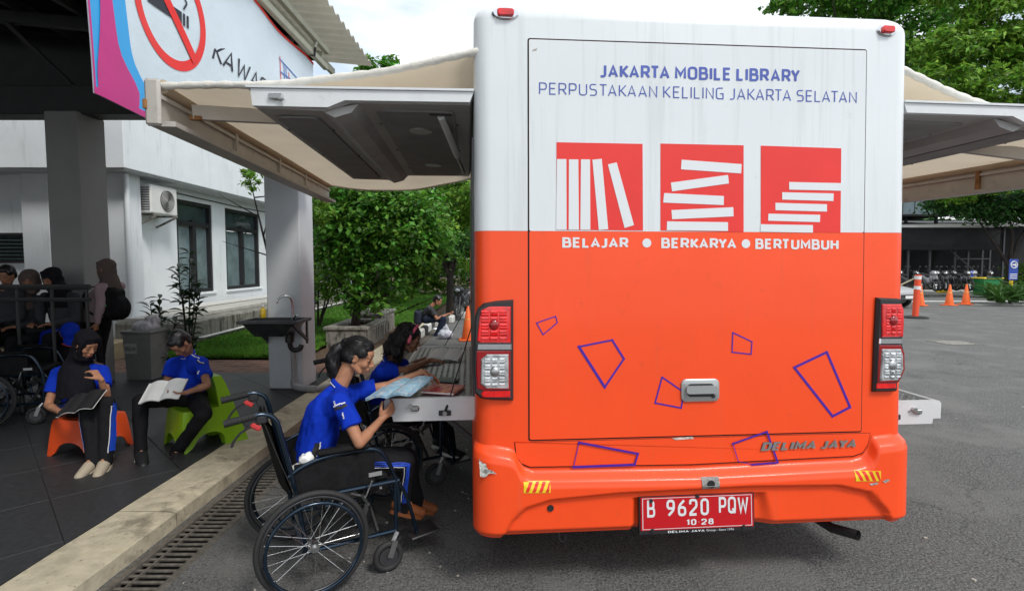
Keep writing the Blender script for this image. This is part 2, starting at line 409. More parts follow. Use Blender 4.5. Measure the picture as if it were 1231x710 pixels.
mt['blueprint'] = M('blue_vinyl', (.06, .1, .42), .45, nz=(8, .1)); mt['purple'] = M('purple_outline_vinyl', (.06, .01, .32), .45)
mt['rubber'] = M('black_rubber', (.015, .015, .016), .75, bump=(60, .2, .002)); mt['seam'] = M('dark_seam', (.03, .012, .01), .9)
mt['blackpl'] = M('black_plastic', (.022, .022, .024), .45, bump=(80, .1, .002)); mt['chrome'] = M('chrome', (.75, .76, .78), .14, 1)
mt['steel'] = M('brushed_steel', (.5, .5, .5), .35, 1, nz=(20, .12)); mt['dsteel'] = M('dark_steel', (.10, .10, .105), .45, .8, nz=(14, .2))
mt['silver'] = M('silver_handle_plastic', (.42, .43, .43), .35, .5)
mt['redlens'] = M('red_lens', (.72, .006, .006), .14, coat=1, bump=[(60, .25, .004)], nz=(25, .3)); mt['clearlens'] = M('clear_lens', (.55, .57, .58), .14, .6, coat=1, bump=[(55, .3, .005)], nz=(30, .45))
mt['redlensdeep'] = M('dark_red_lens', (.28, .002, .004), .1, coat=1)
mt['plate'] = M('red_licence_plate', (.55, .006, .012), .4); mt['white'] = M('white_paint_plain', (.78, .78, .76), .45, nz=(6, .04), stain=(9, (.5, .48, .42), .6, .3))
mt['yellow'] = M('yellow_reflective', (.85, .6, .02), .35)
mt['alu'] = M('platform_white_metal', (.70, .72, .73), .35, .1, nz=(7, .05), stain=(15, (.42, .42, .4), .62, .4))
# ------------------------------------------------------------------ the setting
mt['asphalt'] = M('asphalt', (.145, .145, .141), .9, spec=.25, nz=(75, .8), stain=[(26, (.06, .06, .058), .52, .45), (18, (.24, .24, .23), .55, .45), (1.1, (.20, .198, .19), .5, .65), (.7, (.06, .06, .06), .58, .5), (110, (.42, .41, .39), .6, .8), (60, (.03, .03, .03), .6, .7)], bump=[(70, .9, .02), (3, .3, .05)])
mt['tile'] = M('porch_tile', (.036, .037, .040), .5, spec=.35, nz=(30, .3), stain=(5, (.10, .10, .10), .62, .3), bump=(120, .15, .003))
mt['grout'] = M('grout', (.02, .02, .02), .9)
mt['kerb'] = M('kerb_concrete', (.52, .46, .34), .85, nz=(9, .22), stain=[(4, (.13, .11, .08), .55, .65), (22, (.07, .06, .05), .6, .7), (3, (.42, .25, .10), .66, .5)], bump=[(60, .5, .006), (7, .4, .02)])
mt['iron'] = M('cast_iron', (.15, .135, .115), .6, .3, nz=(30, .4), stain=(18, (.16, .13, .1), .62, .5), bump=(90, .3, .003))
mt['trench'] = M('trench_dark', (.012, .012, .012), .9)
mt['soil'] = M('soil', (.10, .065, .04), .95, nz=(12, .4), stain=(3, (.22, .12, .07), .55, .6), bump=(40, .8, .02))
mt['lawn'] = M('lawn_soil', (.06, .11, .02), .95, nz=(6, .3), bump=(60, .8, .02)); mt['grass'] = M('grass_blade', (.095, .24, .022), .6, leaf=True, nz=(1.2, .25))
mt['conc'] = M('old_concrete', (.26, .25, .22), .85, nz=(7, .25), stain=[(5, (.05, .045, .035), .5, .85, (2, 2, .5)), (12, (.4, .4, .37), .62, .5)], bump=[(40, .5, .01)])
mt['brickpath'] = M('path_paver', (.16, .085, .06), .8, nz=(14, .3), bump=(60, .5, .006))
mt['wall'] = M('white_wall', (.80, .84, .87), .85, nz=(2, .04), stain=[(2.2, (.5, .52, .52), .56, .35, (3, 3, .5)), (9, (.42, .42, .4), .68, .3)], bump=(50, .15, .004))
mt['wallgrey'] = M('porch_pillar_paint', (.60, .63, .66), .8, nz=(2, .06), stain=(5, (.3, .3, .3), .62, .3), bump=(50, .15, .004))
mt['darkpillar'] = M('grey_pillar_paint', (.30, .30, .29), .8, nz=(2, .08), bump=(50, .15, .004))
mt['glassd'] = M('window_glass', (.05, .075, .08), .08, coat=.5, nz=(1.5, .4)); mt['curtain'] = M('curtained_glass', (.17, .23, .25), .18, coat=1, nz=(2.5, .35), stain=(7, (.05, .08, .08), .6, .6))
mt['framed'] = M('window_frame_dark', (.022, .022, .025), .4)
mt['canopyd'] = M('canopy_steel_dark', (.035, .035, .036), .6, nz=(5, .2)); mt['canopyroof'] = M('canopy_roof_shaded', (.02, .02, .021), .9, spec=.1, nz=(4, .2))  # roof sheet coloured dark to stand for the shade under it
mt['eave'] = sheetmat('eave_sheet', (.42, .40, .33), .3, .7, nz=(4, .1), stain=(5, (.25, .22, .17), .6, .4)); mt['rail'] = M('canopy_rail', (.38, .38, .30), .55, nz=(9, .1), stain=(12, (.2, .17, .1), .64, .5))

def add_cracks(m):
    nt = m.node_tree; N = nt.nodes.new; L = nt.links.new; b = nt.nodes['Principled BSDF']; src = b.inputs['Base Color'].links[0].from_socket
    tc = N('ShaderNodeTexCoord'); no = N('ShaderNodeTexNoise'); no.inputs['Scale'].default_value = 1.3; no.inputs['Detail'].default_value = 6; L(tc.outputs['Object'], no.inputs['Vector'])
    va = N('ShaderNodeVectorMath'); va.operation = 'MULTIPLY_ADD'; va.inputs[1].default_value = (.9, .9, .9); L(no.outputs['Color'], va.inputs[0]); L(tc.outputs['Object'], va.inputs[2])
    vo = N('ShaderNodeTexVoronoi'); vo.feature = 'DISTANCE_TO_EDGE'; vo.inputs['Scale'].default_value = .33; L(va.outputs[0], vo.inputs['Vector'])
    mr = N('ShaderNodeMapRange'); mr.inputs['From Min'].default_value = .001; mr.inputs['From Max'].default_value = .0035; mr.inputs['To Min'].default_value = .35; mr.inputs['To Max'].default_value = 0; L(vo.outputs[0], mr.inputs['Value'])
    mx = N('ShaderNodeMix'); mx.data_type = 'RGBA'; L(mr.outputs[0], mx.inputs[0]); L(src, mx.inputs[6]); mx.inputs[7].default_value = (.03, .03, .03, 1); L(mx.outputs[2], b.inputs['Base Color'])
add_cracks(mt['asphalt'])
# asphalt as one sheet with the drain trench cut out, lawn and soil left of the kerb
KL, KR, DL, DR = -2.47, -2.10, -2.08, -1.76
g = MB()
for (x0, x1, y0, y1) in ((DR, 120, -30, 160), (-120, KR, -30, -4), (-120, DR, 14, 160), (KR, DR, -30, -4)):
    g.add([(x0, y0, 0), (x1, y0, 0), (x1, y1, 0), (x0, y1, 0)], [(0, 1, 2, 3)])
g.add([(KL - .1, -4, 0), (DL, -4, 0), (DL, 14, 0), (KL - .1, 14, 0)], [(0, 1, 2, 3)])
g.build('asphalt_ground', mt['asphalt'], kind='structure', fixn=False)
g = MB(); g.add([(-60, -4, .03), (KL, -4, .03), (KL, 14, .03), (-60, 14, .03)], [(0, 1, 2, 3)]); g.add([(-60, 14, .03), (KL + .2, 14, .03), (KL + .2, 60, .03), (-60, 60, .03)], [(0, 1, 2, 3)])
g.build('garden_soil', mt['soil'], kind='structure', fixn=False)
# drain
d = thing('drain_channel', 'long black slotted iron drain grating let into the ground beside the pale concrete kerb', 'drain', (-1.92, 4, 0))
m = MB(); m.box((DL + .005, 5, -.15), (.01, 18, .3)); m.box((DR - .005, 5, -.15), (.01, 18, .3)); m.box((-1.92, 5, -.29), (.3, 18, .02)); m.build('trench', mt['trench'], d)
for x in (DL + .022, DR - .022):
    MB().box((x, 5, -.012), (.044, 17.9, .035), bev=.004).build('frame', mt['iron'], d)
MB().box((DL + .095, 5, -.016), (.012, 17.9, .016)).build('rib', mt['iron'], d)
bar = MB().box((0, 0, 0), (DR - DL - .085, .017, .014), bev=.003).mesh('bar', mt['iron'])
y = 1.9
while y < 13.5:
    inst('bar', bar, d, (0, y - 4, -.012 + rnd.uniform(-.002, .002)), (0, 0, rnd.uniform(-.008, .008))); y += .055
m = MB()
for k in range(14):
    y = 1.95 + k * .83; m.box((DL + .005 + rnd.uniform(-.0, .004), y, -.0), (.02, .01, .02))
# kerb: long cast sections
k_ = MB()
kb = thing('kerb', 'pale stained concrete kerb strip running along the porch edge', 'kerb', (-2.28, 4, 0)); kb['kind'] = 'structure'; del kb['category']; del kb['label']
y = -3.9; n = 0
while y < 13.8:
    L_ = 2.4
    m = MB(); c = V(((KL + KR) / 2, y + L_ / 2, .045))
    m.grid(6, 30, lambda u, v: V((KL + .003 + (KR - KL - .006) * u, y + .002 + (L_ - .004) * v, .1 + .004 * noise.noise(V((u * 2, (y + v * L_) * 3, 1))) - (.012 if u > .99 else 0) - (.0 if 0 < u < 1 else .002))))
    m.grid(1, 30, lambda u, v: V((KR - .003 + .006 * noise.noise(V((0, (y + v * L_) * 6, u))) * (1 - u), y + .002 + (L_ - .004) * v, .088 - .09 * (1 - u))))
    m.build('kerb_block', mt['kerb'], kb, smooth=True, fixn=False); y += L_
# porch floor with 45 degree tiles
MB().box(((KL - 12) / 2 - .002, 1.8, .045), (abs(-12 - KL), 11.6, .09)).build('porch_floor', mt['grout'], kind='structure')
pf = bpy.data.objects['porch_floor']
def clip(poly, a, b, c):
    out = []
    for i in range(len(poly)):
        p, q = poly[i - 1], poly[i]; dp = a * p[0] + b * p[1] - c; dq = a * q[0] + b * q[1] - c
        if dp * dq < 0: t = dp / (dp - dq); out.append((p[0] + (q[0] - p[0]) * t, p[1] + (q[1] - p[1]) * t))
        if dq <= 0: out.append(q)
    return out
s2 = math.sqrt(.5); TS = .75; n = 0
full = None
for i in range(-16, 16):
    for j in range(-16, 16):
        a0, a1, b0, b1 = .304 + i * TS + .002, .304 + (i + 1) * TS - .002, .1 + j * TS + .002, .1 + (j + 1) * TS - .002
        poly = [((a - b) * s2, (a + b) * s2) for a, b in ((a0, b0), (a1, b0), (a1, b1), (a0, b1))]
        cx = sum(p[0] for p in poly) / 4; cy = sum(p[1] for p in poly) / 4
        poly = clip(poly, 1, 0, KL - .002); poly = clip(poly, -1, 0, 10.5) if len(poly) > 2 else []
        poly = clip(poly, 0, 1, 7.6) if len(poly) > 2 else []; poly = clip(poly, 0, -1, -1.2) if len(poly) > 2 else []
        if len(poly) < 3: continue
        n += 1
        if len(poly) == 4 and abs(poly[0][0] - poly[2][0]) + abs(poly[0][1] - poly[2][1]) > TS * 1.38 and all(KL - .01 > p[0] > -10.4 and 1.2 < p[1] < 7.6 for p in poly):
            if full is None:
                full = MB().box((0, 0, 0), (TS - .005, TS - .005, .012), bev=.002).mesh('floor_tile', mt['tile'])
            inst('floor_tile', full, pf, (cx, cy, .094 + rnd.uniform(-.0006, .0006)), (0, 0, PI / 4 + PI / 2 * rnd.randrange(4)))
        else:
            MB().prism(poly, lambda u, v, w: V((u, v, w)), .088, .1).build('floor_tile', mt['tile'], pf)
# paved path between floor and lawn, lawn, grass
pb = MB().box((-6, 8.15, .03), (7, 1.1, .06)).build('garden_path', mt['grout'], kind='structure')
pv = MB().box((0, 0, 0), (.39, .175, .03), bev=.004).mesh('paver', mt['brickpath'])
for i in range(17):
    for j in range(6): inst('paver', pv, pb, (-9.2 + i * .4 + (j % 2) * .2, 7.71 + j * .18, .066 + rnd.uniform(-.003, .003)), (rnd.uniform(-.01, .01), 0, rnd.uniform(-.01, .01)))
def lawnz(x, y): return .1 + .09 * max(0, min(1, (y - 8.6) / 2)) + .03 * noise.noise(V((x * .5, y * .5, 0)))
MB().grid(20, 60, lambda u, v: V((-5.75 + u * 2.35, 8.72 + v * 18, lawnz(-5.75 + u * 2.35, 8.72 + v * 18)))).build('lawn', mt['lawn'], kind='structure', smooth='all', fixn=False)
MB().grid(12, 40, lambda u, v: V((-3.4 + u * .85 if v > .2 else -3.4 + u * .1, 13.2 + v * 14, .08 + .02 * u))).build('verge', mt['lawn'], kind='structure', smooth='all', fixn=False)
def grass(name, n, fx, h0, h1):
    r = np.random.RandomState(3); vv = np.zeros((n * 3, 3)); i = 0
    for k in range(n):
        x, y, z = fx(r); a = r.uniform(0, 6.28); w = r.uniform(.006, .013) * (1 + y * .06); h = r.uniform(h0, h1); t = r.uniform(-.05, .05, 2)
        vv[k * 3] = (x - math.cos(a) * w, y - math.sin(a) * w, z - .01); vv[k * 3 + 1] = (x + math.cos(a) * w, y + math.sin(a) * w, z - .01); vv[k * 3 + 2] = (x + t[0], y + t[1], z + h)
    me = bpy.data.meshes.new(name); me.from_pydata(vv.tolist(), [], [(k * 3, k * 3 + 1, k * 3 + 2) for k in range(n)]); me.materials.append(mt['grass'])
    o = bpy.data.objects.new(name, me); COL.objects.link(o); o['kind'] = 'stuff'; return o
def _gx(r):
    y = 8.74 + 17.5 * r.rand() ** 2; x = r.uniform(-5.75, -3.4); return x, y, lawnz(x, y)
grass('grass', 80000, _gx, .03, .085)
def _gx2(r): y = 13.3 + 13 * r.rand() ** 1.5; return r.uniform(-3.35, -2.6), y, .09
grass('verge_grass', 16000, _gx2, .04, .11)

# ------------------------------------------------------------------ porch canopy
cp = thing('porch_canopy', 'open steel porch canopy with roof darkened for shade, purlins and square pillars covering the tiled floor', 'canopy', (-5.4, 6.8, 0))
def pillar(x0, x1, y0, y1, z1, mat):
    m = MB(); m.box(((x0 + x1) / 2, (y0 + y1) / 2, z1 / 2 + .05), (x1 - x0, y1 - y0, z1 - .1), bev=.012); return m.build('pillar', mat, cp)
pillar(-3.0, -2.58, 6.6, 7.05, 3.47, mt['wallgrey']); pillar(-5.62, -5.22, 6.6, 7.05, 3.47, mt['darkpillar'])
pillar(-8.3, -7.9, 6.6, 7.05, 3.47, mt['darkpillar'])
MB().box((-7.3, 6.82, 3.62), (9.5, .3, .34), bev=.01).build('beam', mt['canopyd'], cp)
MB().box((-7.3, 3.2, 3.72), (9.3, .2, .3), bev=.01).build('beam', mt['canopyd'], cp)
MB().box((-7.3, -.6, 3.72), (9.3, .2, .3), bev=.01).build('beam', mt['canopyd'], cp)
zc = lambda x: 4.5 + (x + 2.05) * -.09
for k, x in enumerate((-2.95, -3.6, -4.4, -5.2, -6.0, -6.8, -7.7, -8.6, -9.6, -10.8)):
    MB().box((x, 0, zc(x) - .1), (.07, 15.6, .12), bev=.006).build('purlin', mt['canopyd'], cp)
for yb in (6.82, 5.0, 3.2, 1.3, -.6):
    MB().beam((-2.7, yb, zc(-2.7) - .22), (-11.8, yb, zc(-11.8) - .22), .09, .14).build('rafter', mt['canopyd'], cp)
    for x in (-3.4, -5.4, -7.4, -9.4): MB().beam((x, yb, 3.8), (x - .9, yb, zc(x - .9) - .2), .05, .05).build('brace', mt['canopyd'], cp)
def corr(x0, x1, nx, name, mat, y0=-9, y1=8.0):
    ny = int((y1 - y0) / .025)
    m = MB(); m.grid(nx, ny, lambda u, v: V((x0 + (x1 - x0) * u, y0 + (y1 - y0) * v, zc(x0 + (x1 - x0) * u) + .028 * math.sin((y0 + (y1 - y0) * v) * 2 * PI / .2))))
    return m.build(name, mat, cp, smooth='all', fixn=False)
corr(-2.75, -19, 6, 'roof_sheet', mt['canopyroof']); corr(-1.98 - .03, -2.755, 2, 'eave_sheet', mt['eave'])  # roof run on unseen to the left and behind, to deepen porch shade
corr(-2.6, -12, 1, 'ceiling_lining', mt['canopyroof'], y1=7.95) if False else None
# rails the banner hangs from, and struts
for z, x in ((4.27, -2.3), (4.08, -2.32)): MB().box((x, 1.5, z), (.06, 10.8, .07), bev=.006).build('edge_rail', mt['rail'], cp)
for y in (.4, 1.9, 3.4, 4.9, 6.4): MB().beam((-2.3, y, 4.1), (-2.3, y + .12, 4.25), .035, .035).build('rail_strut', mt['rail'], cp)
for y in (-.6, 3.2, 6.82): MB().beam((-2.33, y, 4.2), (-2.95, y, 4.35), .05, .07).build('rail_bracket', mt['rail'], cp)
MB().box((-2.55, 2, 4.36), (.05, 11.8, .1), bev=.006).build('edge_purlin', mt['rail'], cp)
MB().prism([(-2.95, 3.78), (-2.95, 4.54), (-15, 5.6), (-15, 3.78)], lambda u, v, w: V((u, w, v)), 7.86, 7.92).build('end_fascia', mt['canopyd'], cp)
MB().box((-15.2, .5, 2.1), (.2, 14, 4.2)).build('unseen_shade_wall', mt['canopyroof'], cp)  # unseen wall added to keep light off the porch
# bright slits of light along old roof laps: thin gaps between lining strips are left to the purlins

# ------------------------------------------------------------------ white building
bd = thing('white_building', 'white two storey building with overhanging upper floor and dark framed windows behind the porch', 'building', (-9, 14, 0))
def wallparts(plane_x, y0, y1, z0, z1, holes, th=.22):
    """wall in plane X with rectangular holes (ya,yb,za,zb)"""
    m = MB(); ys = sorted({y0, y1, *[h[0] for h in holes], *[h[1] for h in holes]})
    for a, b in zip(ys[:-1], ys[1:]):
        hs = [h for h in holes if h[0] <= a and h[1] >= b]
        if hs:
            h = hs[0]; m.box((plane_x - th / 2, (a + b) / 2, (z0 + h[2]) / 2), (th, b - a, h[2] - z0)); m.box((plane_x - th / 2, (a + b) / 2, (h[3] + z1) / 2), (th, b - a, z1 - h[3]))
        else: m.box((plane_x - th / 2, (a + b) / 2, (z0 + z1) / 2), (th, b - a, z1 - z0))
    return m
WX = -7.15
w1 = PX(211, 238, WX); w1b = PX(256, 300, WX); w2 = PX(270, 248, WX); w2b = PX(312, 300, WX)
zt = 3.02; zb = .98
wins = [(w1.y, w1b.y, zb, zt), (w2.y, w2b.y, zb, zt), (16.4, 18.0, zb, zt), (19.5, 21.1, zb, zt), (22.6, 24.2, zb, zt)]
wallparts(WX, 9.95, 27, .1, 3.27, wins).build('lower_wall', mt['wall'], bd, label='white rendered ground floor wall')
MB().box((-12.7, 10.06, 1.7), (10.9, .22, 3.14)).build('end_wall', mt['wall'], bd)
MB().box((WX + .05, 9.99, 1.69), (.34, .4, 3.15), bev=.01).build('pilaster', mt['wall'], bd)
MB().box((-8.6, 9.9, 1.69), (.5, .16, 3.15), bev=.01).build('pilaster', mt['wall'], bd)
MB().box((-12.45, 18.2, 5.4), (11.6, 17.6, 4.25), bev=.015).build('upper_storey', mt['wall'], bd)
MB().box((-12.45, 18.2, 3.262), (11.5, 17.5, .02)).build('soffit', mt['wallgrey'], bd)
MB().box((-12.45, 18.2, 7.6), (11.9, 17.9, .14)).build('parapet', mt['wall'], bd)
for (a, b, c, d_) in wins:
    f = MB(); y_ = (a + b) / 2; z_ = (c + d_) / 2
    for yy in (a + .04, b - .04): f.box((WX - .07, yy, z_), (.1, .08, d_ - c))
    f.box((WX - .072, y_, d_ - .04), (.098, b - a - .16, .08)); f.box((WX - .072, y_, c + .04), (.098, b - a - .16, .08))
    f.box((WX - .074, y_, z_ - .16), (.096, .13, d_ - c - .5)); f.box((WX - .076, y_, d_ - .5), (.092, b - a - .16, .1))
    wf = f.build('window', mt['framed'], bd)
    for s_ in (-1, 1):
        MB().box((WX - .12, y_ + s_ * (b - a) / 4.1, z_ - .25), (.02, (b - a) / 2 - .12, d_ - c - .62)).build('pane', mt['curtain'], wf)
    MB().box((WX - .12, y_, d_ - .26), (.02, b - a - .16, .38)).build('transom_pane', mt['glassd'], wf)
    MB().box((WX - .01, y_, c - .03), (.1, b - a + .1, .05), bev=.005).build('sill', mt['wall'], wf)
MB().tube([(WX + .26, 9.76, 3.24), (WX + .26, 9.76, .15)], .045, 10).build('down_pipe', mt['wall'], bd, smooth=True)
MB().tube([(WX + .03, 10.2, 3.15), (WX + .03, 14, 3.1), (WX + .03, 20, 3.16), (WX + .03, 27, 3.12)], .012, 6).build('cable', mt['framed'], bd)
MB().tube([(WX + .03, 10.35, 3.12), (WX + .03, 10.37, 2.2), (WX + .03, 10.35, 1.5)], .01, 6).build('cable', mt['framed'], bd)
MB().box((WX + .03, 10.35, 1.5), (.05, .14, .2), bev=.01).build('junction_box', mt['wallgrey'], bd)
# louvre window far left on the end wall
lw = MB(); a = P(-40, 280, 9.93); b = P(46, 316, 9.93)
for x0, x1, z0, z1 in ((a.x, b.x, a.z - .05, a.z), (a.x, b.x, b.z, b.z + .05), (a.x, a.x + .05, b.z + .051, a.z - .051), (b.x - .05, b.x, b.z + .051, a.z - .051)): lw.box(((x0 + x1) / 2, 9.92, (z0 + z1) / 2), (x1 - x0, .08, z1 - z0))
lo = lw.build('louvre_window', mt['framed'], bd)
MB().box(((a.x + b.x) / 2, 9.945, (a.z + b.z) / 2), (b.x - a.x - .1, .01, a.z - b.z - .1)).build('backing', mt['framed'], lo)
nsl = 7; slm = MB().box((0, 0, 0), (b.x - a.x - .1, .05, .006)).mesh('slat', mt['glassd'])
for k in range(nsl): inst('slat', slm, lo, V(((a.x + b.x) / 2, 9.91, b.z + .08 + k * (a.z - b.z - .14) / (nsl - 1))) - V((-9, 14, 0)), (.7, 0, 0))
# terrace ledge with stained front, pipe
tr_ = thing('terrace_step', 'low stained concrete terrace step with thin white pipe along its foot', 'terrace', (-6.4, 14, 0))
MB().box((-6.4, 18, .34), (1.25, 17, .5), bev=.02).build('step', mt['conc'], tr_)
MB().box((-6.62, 18, .63), (.82, 16.9, .08), bev=.01).build('slab', M('pale_slab', (.5, .49, .45), .8, nz=(5, .15), stain=(6, (.2, .19, .16), .6, .5)), tr_)
MB().tube([(-5.74, 9.4, .27), (-5.74, 14, .31), (-5.74, 26, .34)], .022, 8).build('pipe', mt['white'], tr_, smooth=True)
MB().beam((-6.9, 10.4, .72), (-6.9, 25, .72), .1, .06).build('rail', mt['white'], tr_)
MB().box((-8.3, 9.3, .16), (3.3, .8, .3), bev=.01).build('landing', M('landing_tile', (.42, .33, .2), .7, nz=(8, .15)), tr_)
# AC
ac = thing('air_conditioner', 'white outdoor air conditioner unit bracketed on the white wall beside the window', 'air conditioner', (-6.95, 10.9, 2.7))
a = PX(176, 232, -6.85); ay = a.y
MB().box((-6.93, ay + .42, 2.86), (.3, .8, .54), bev=.02).build('casing', mt['white'], ac)
m = MB()
for k in range(10): m.box((-6.93, ay + .014, 2.66 + k * .045), (.24, .012, .018))
m.build('side_grille', mt['dsteel'], ac, kind='stuff')
m = MB(); m.lathe((-6.782, ay + .5, 2.86), [(.21, 0), (.21, .012), (.19, .016), (.0, .016)], 28, (1, 0, 0)); m.build('fan_recess', mt['blackpl'], ac)
m = MB()
for k in range(6): m.torus((-6.76, ay + .5, 2.86), (1, 0, 0), .03 + k * .034, .004, 28, 4)
m.build('fan_grille', mt['white'], ac, kind='stuff')
for yy in (ay + .12, ay + .7):
    m = MB(); m.beam((-7.14, yy, 2.57), (-6.72, yy, 2.57), .04, .03); m.beam((-7.14, yy, 2.36), (-6.75, yy, 2.55), .04, .03); m.build('bracket', mt['conc'], ac)
MB().tube([(-7.12, ay - .03, 2.9), (-7.12, ay - .1, 2.7), (-7.13, ay - .12, 2.0), (-7.13, ay - .12, .7)], .02, 8).build('drain_hose', mt['white'], ac, smooth=True)

# ------------------------------------------------------------------ banner on the canopy edge
BX = -2.36
bn = thing('hanging_banner', 'pale blue no smoking banner with magenta and cyan waves hanging from the canopy edge rail', 'banner', (BX, 5, 3.3))
mt['banner'] = M('banner_vinyl', (.60, .70, .78), .45, nz=(1.5, .05), bump=(2.5, .35, .05)); mt['magenta'] = M('magenta_print', (.52, .012, .2), .45, nz=(4, .08)); mt['cyan'] = M('cyan_print', (.02, .34, .74), .45)
mt['redink'] = M('red_ink', (.75, .012, .008), .4, nz=(5, .05)); mt['blackink'] = M('black_ink', (.015, .015, .03), .5); mt['blueink'] = M('blue_ink', (.05, .16, .5), .5)
BY0, BY1, BZ0, BZ1 = 3.09, 6.62, 2.60, 4.05
def wob(y, z): return BX + .022 * math.sin(y * 2.1 + z) + .014 * noise.noise(V((y * 1.7, z * 1.3, 3)))
def botz(y): return BZ0 + .05 * math.sin((y - BY0) * 1.2) * -.6
def topz(y): return BZ1 - .045 * abs(math.sin((y - .4) / 1.5 * PI))
def bfn(u, v): y = BY0 + (BY1 - BY0) * u; z = botz(y) + (topz(y) - botz(y)) * v; return V((wob(y, z), y, z))
MB().grid(90, 30, bfn).build('sheet', mt['banner'], bn, smooth='all', fixn=False)
def bp(px, py, off=.004): q = PX(px, py, BX); return V((wob(q.y, q.z) + off, q.y, q.z))
def bpatch(m, poly, off=.004): m.add([V((wob(y, z) + off, y, z)) for y, z in poly], [tuple(range(len(poly)))])
def ystrip(m, f0, f1, off, n=24):
    zs = [botz(BY0) + .004 + (topz(BY0) - botz(BY0) - .008) * k / n for k in range(n + 1)]; vs_ = []
    for z in zs:
        for y in (f0(z), f1(z)): vs_.append(V((wob(y, z) + off, y, z)))
    m.add(vs_, [(2 * k, 2 * k + 1, 2 * k + 3, 2 * k + 2) for k in range(n)])
cw = lambda z: BY0 + .34 + .17 * math.exp(-((z - 2.72) / .13) ** 2) + .03 * math.sin(z * 3)
m = MB(); ystrip(m, lambda z: BY0 + .02, cw, .004); m.build('cyan_wave', mt['cyan'], bn, fixn=False)
m = MB(); ystrip(m, lambda z: BY0 + .035 + .07 * max(0, math.sin((z - 2.75) * 3)), lambda z: cw(z) - .13 + .1 * math.exp(-((z - 2.55) / .1) ** 2), .007); m.build('magenta_wave', mt['magenta'], bn, fixn=False)
m = MB(); ystrip(m, lambda z: BY0, lambda z: BY0 + .015, .008)
m.add([V((wob(BY0 + k * .1, 2.6) + .008, BY0 + k * .1, botz(BY0 + k * .1) + (.0 if s_ else .04))) for k in range(18) for s_ in (0, 1)], [(2 * k, 2 * k + 1, 2 * k + 3, 2 * k + 2) for k in range(17)])
m.build('hem', mt['magenta'], bn, fixn=False)
cy_, cz_, rr_ = 3.89, 3.40, .385
m = MB(); n = 64; vs_ = []
for k in range(n):
    a = 2 * PI * k / n
    for r_ in (rr_, rr_ - .068): y, z = cy_ + r_ * math.cos(a), cz_ + r_ * math.sin(a); vs_.append(V((wob(y, z) + .004, y, z)))
m.add(vs_, [(2 * k, 2 * k + 1, (2 * k + 3) % (2 * n), (2 * k + 2) % (2 * n)) for k in range(n)]); m.build('prohibition_ring', mt['redink'], bn, fixn=False)
def qs(m, y0, z0, y1, z1, w, off, n=8):
    dy, dz = y1 - y0, z1 - z0; L_ = math.hypot(dy, dz); ny, nz_ = -dz / L_ * w / 2, dy / L_ * w / 2; vs_ = []
    for k in range(n + 1):
        for s_ in (-1, 1): y = y0 + dy * k / n + s_ * ny; z = z0 + dz * k / n + s_ * nz_; vs_.append(V((wob(y, z) + off, y, z)))
    m.add(vs_, [(2 * k, 2 * k + 1, 2 * k + 3, 2 * k + 2) for k in range(n)])
m = MB(); qs(m, cy_ - .245, cz_ - .0, cy_ + .1, cz_ - .0, .085, .006); m.build('cigarette', mt['blackink'], bn, fixn=False)
for dy in (.125, .165): m = MB(); qs(m, cy_ + dy - .01, cz_, cy_ + dy + .012, cz_, .085, .006, 2) if False else qs(m, cy_ + dy, cz_ - .043, cy_ + dy, cz_ + .043, .022, .006, 3); m.build('cigarette_tip', mt['blackink'], bn, fixn=False)
m = MB(); q_ = [(cy_ + .12, cz_ + .07), (cy_ + .16, cz_ + .13), (cy_ + .1, cz_ + .18), (cy_ + .13, cz_ + .26)]
for a, b in zip(q_[:-1], q_[1:]): qs(m, *a, *b, .014, .006, 3)
m.build('smoke_line', mt['blackink'], bn, fixn=False)
m = MB(); qs(m, cy_ - .25, cz_ + .25, cy_ + .25, cz_ - .25, .07, .009); m.build('prohibition_bar', mt['redink'], bn, fixn=False)
letters('KAWASAN', lambda u, v: V((wob(4.45 + 1.25 * u, 3.1) + .006, 4.36 + 1.25 * u, 3.25 + .17 * v - .05 * u)), 'letter', mt['blackink'], bn, world=True, t=.12, gap=.12, shear=.3, lift=(1, 0, 0))
m = MB(); m2 = MB()
for k in range(7):
    y = 5.62 + k * .09; qs(m if k % 3 else m2, y, 3.14, y + rnd.uniform(-.04, .06), 3.75 - .03 * k, .016, .006, 4)
for k in range(5): z = 3.2 + k * .13; qs(m, 5.62, z, 6.1, z + rnd.uniform(-.05, .08), .014, .006, 4)
m.build('emblem_blue_lines', mt['blueink'], bn, fixn=False); m2.build('emblem_red_lines', mt['redink'], bn, fixn=False)
m = MB()
vs_ = []
for k in range(61):
    y = BY0 + (BY1 - BY0) * k / 60; z = topz(y); vs_ += [V((wob(y, z) + .006, y, z + .004)), V((wob(y, z) + .006, y, z - .022))]
m.add(vs_, [(2 * k, 2 * k + 1, 2 * k + 3, 2 * k + 2) for k in range(60)]); m.build('red_piping', mt['redink'], bn, fixn=False)
for y in (3.4, 4.9, 6.4): MB().tube([(BX + .03, y, topz(y)), (-2.28, y, 4.03), (-2.27, y, 4.13)], .012, 6).build('cable_tie', mt['rubber'], bn)

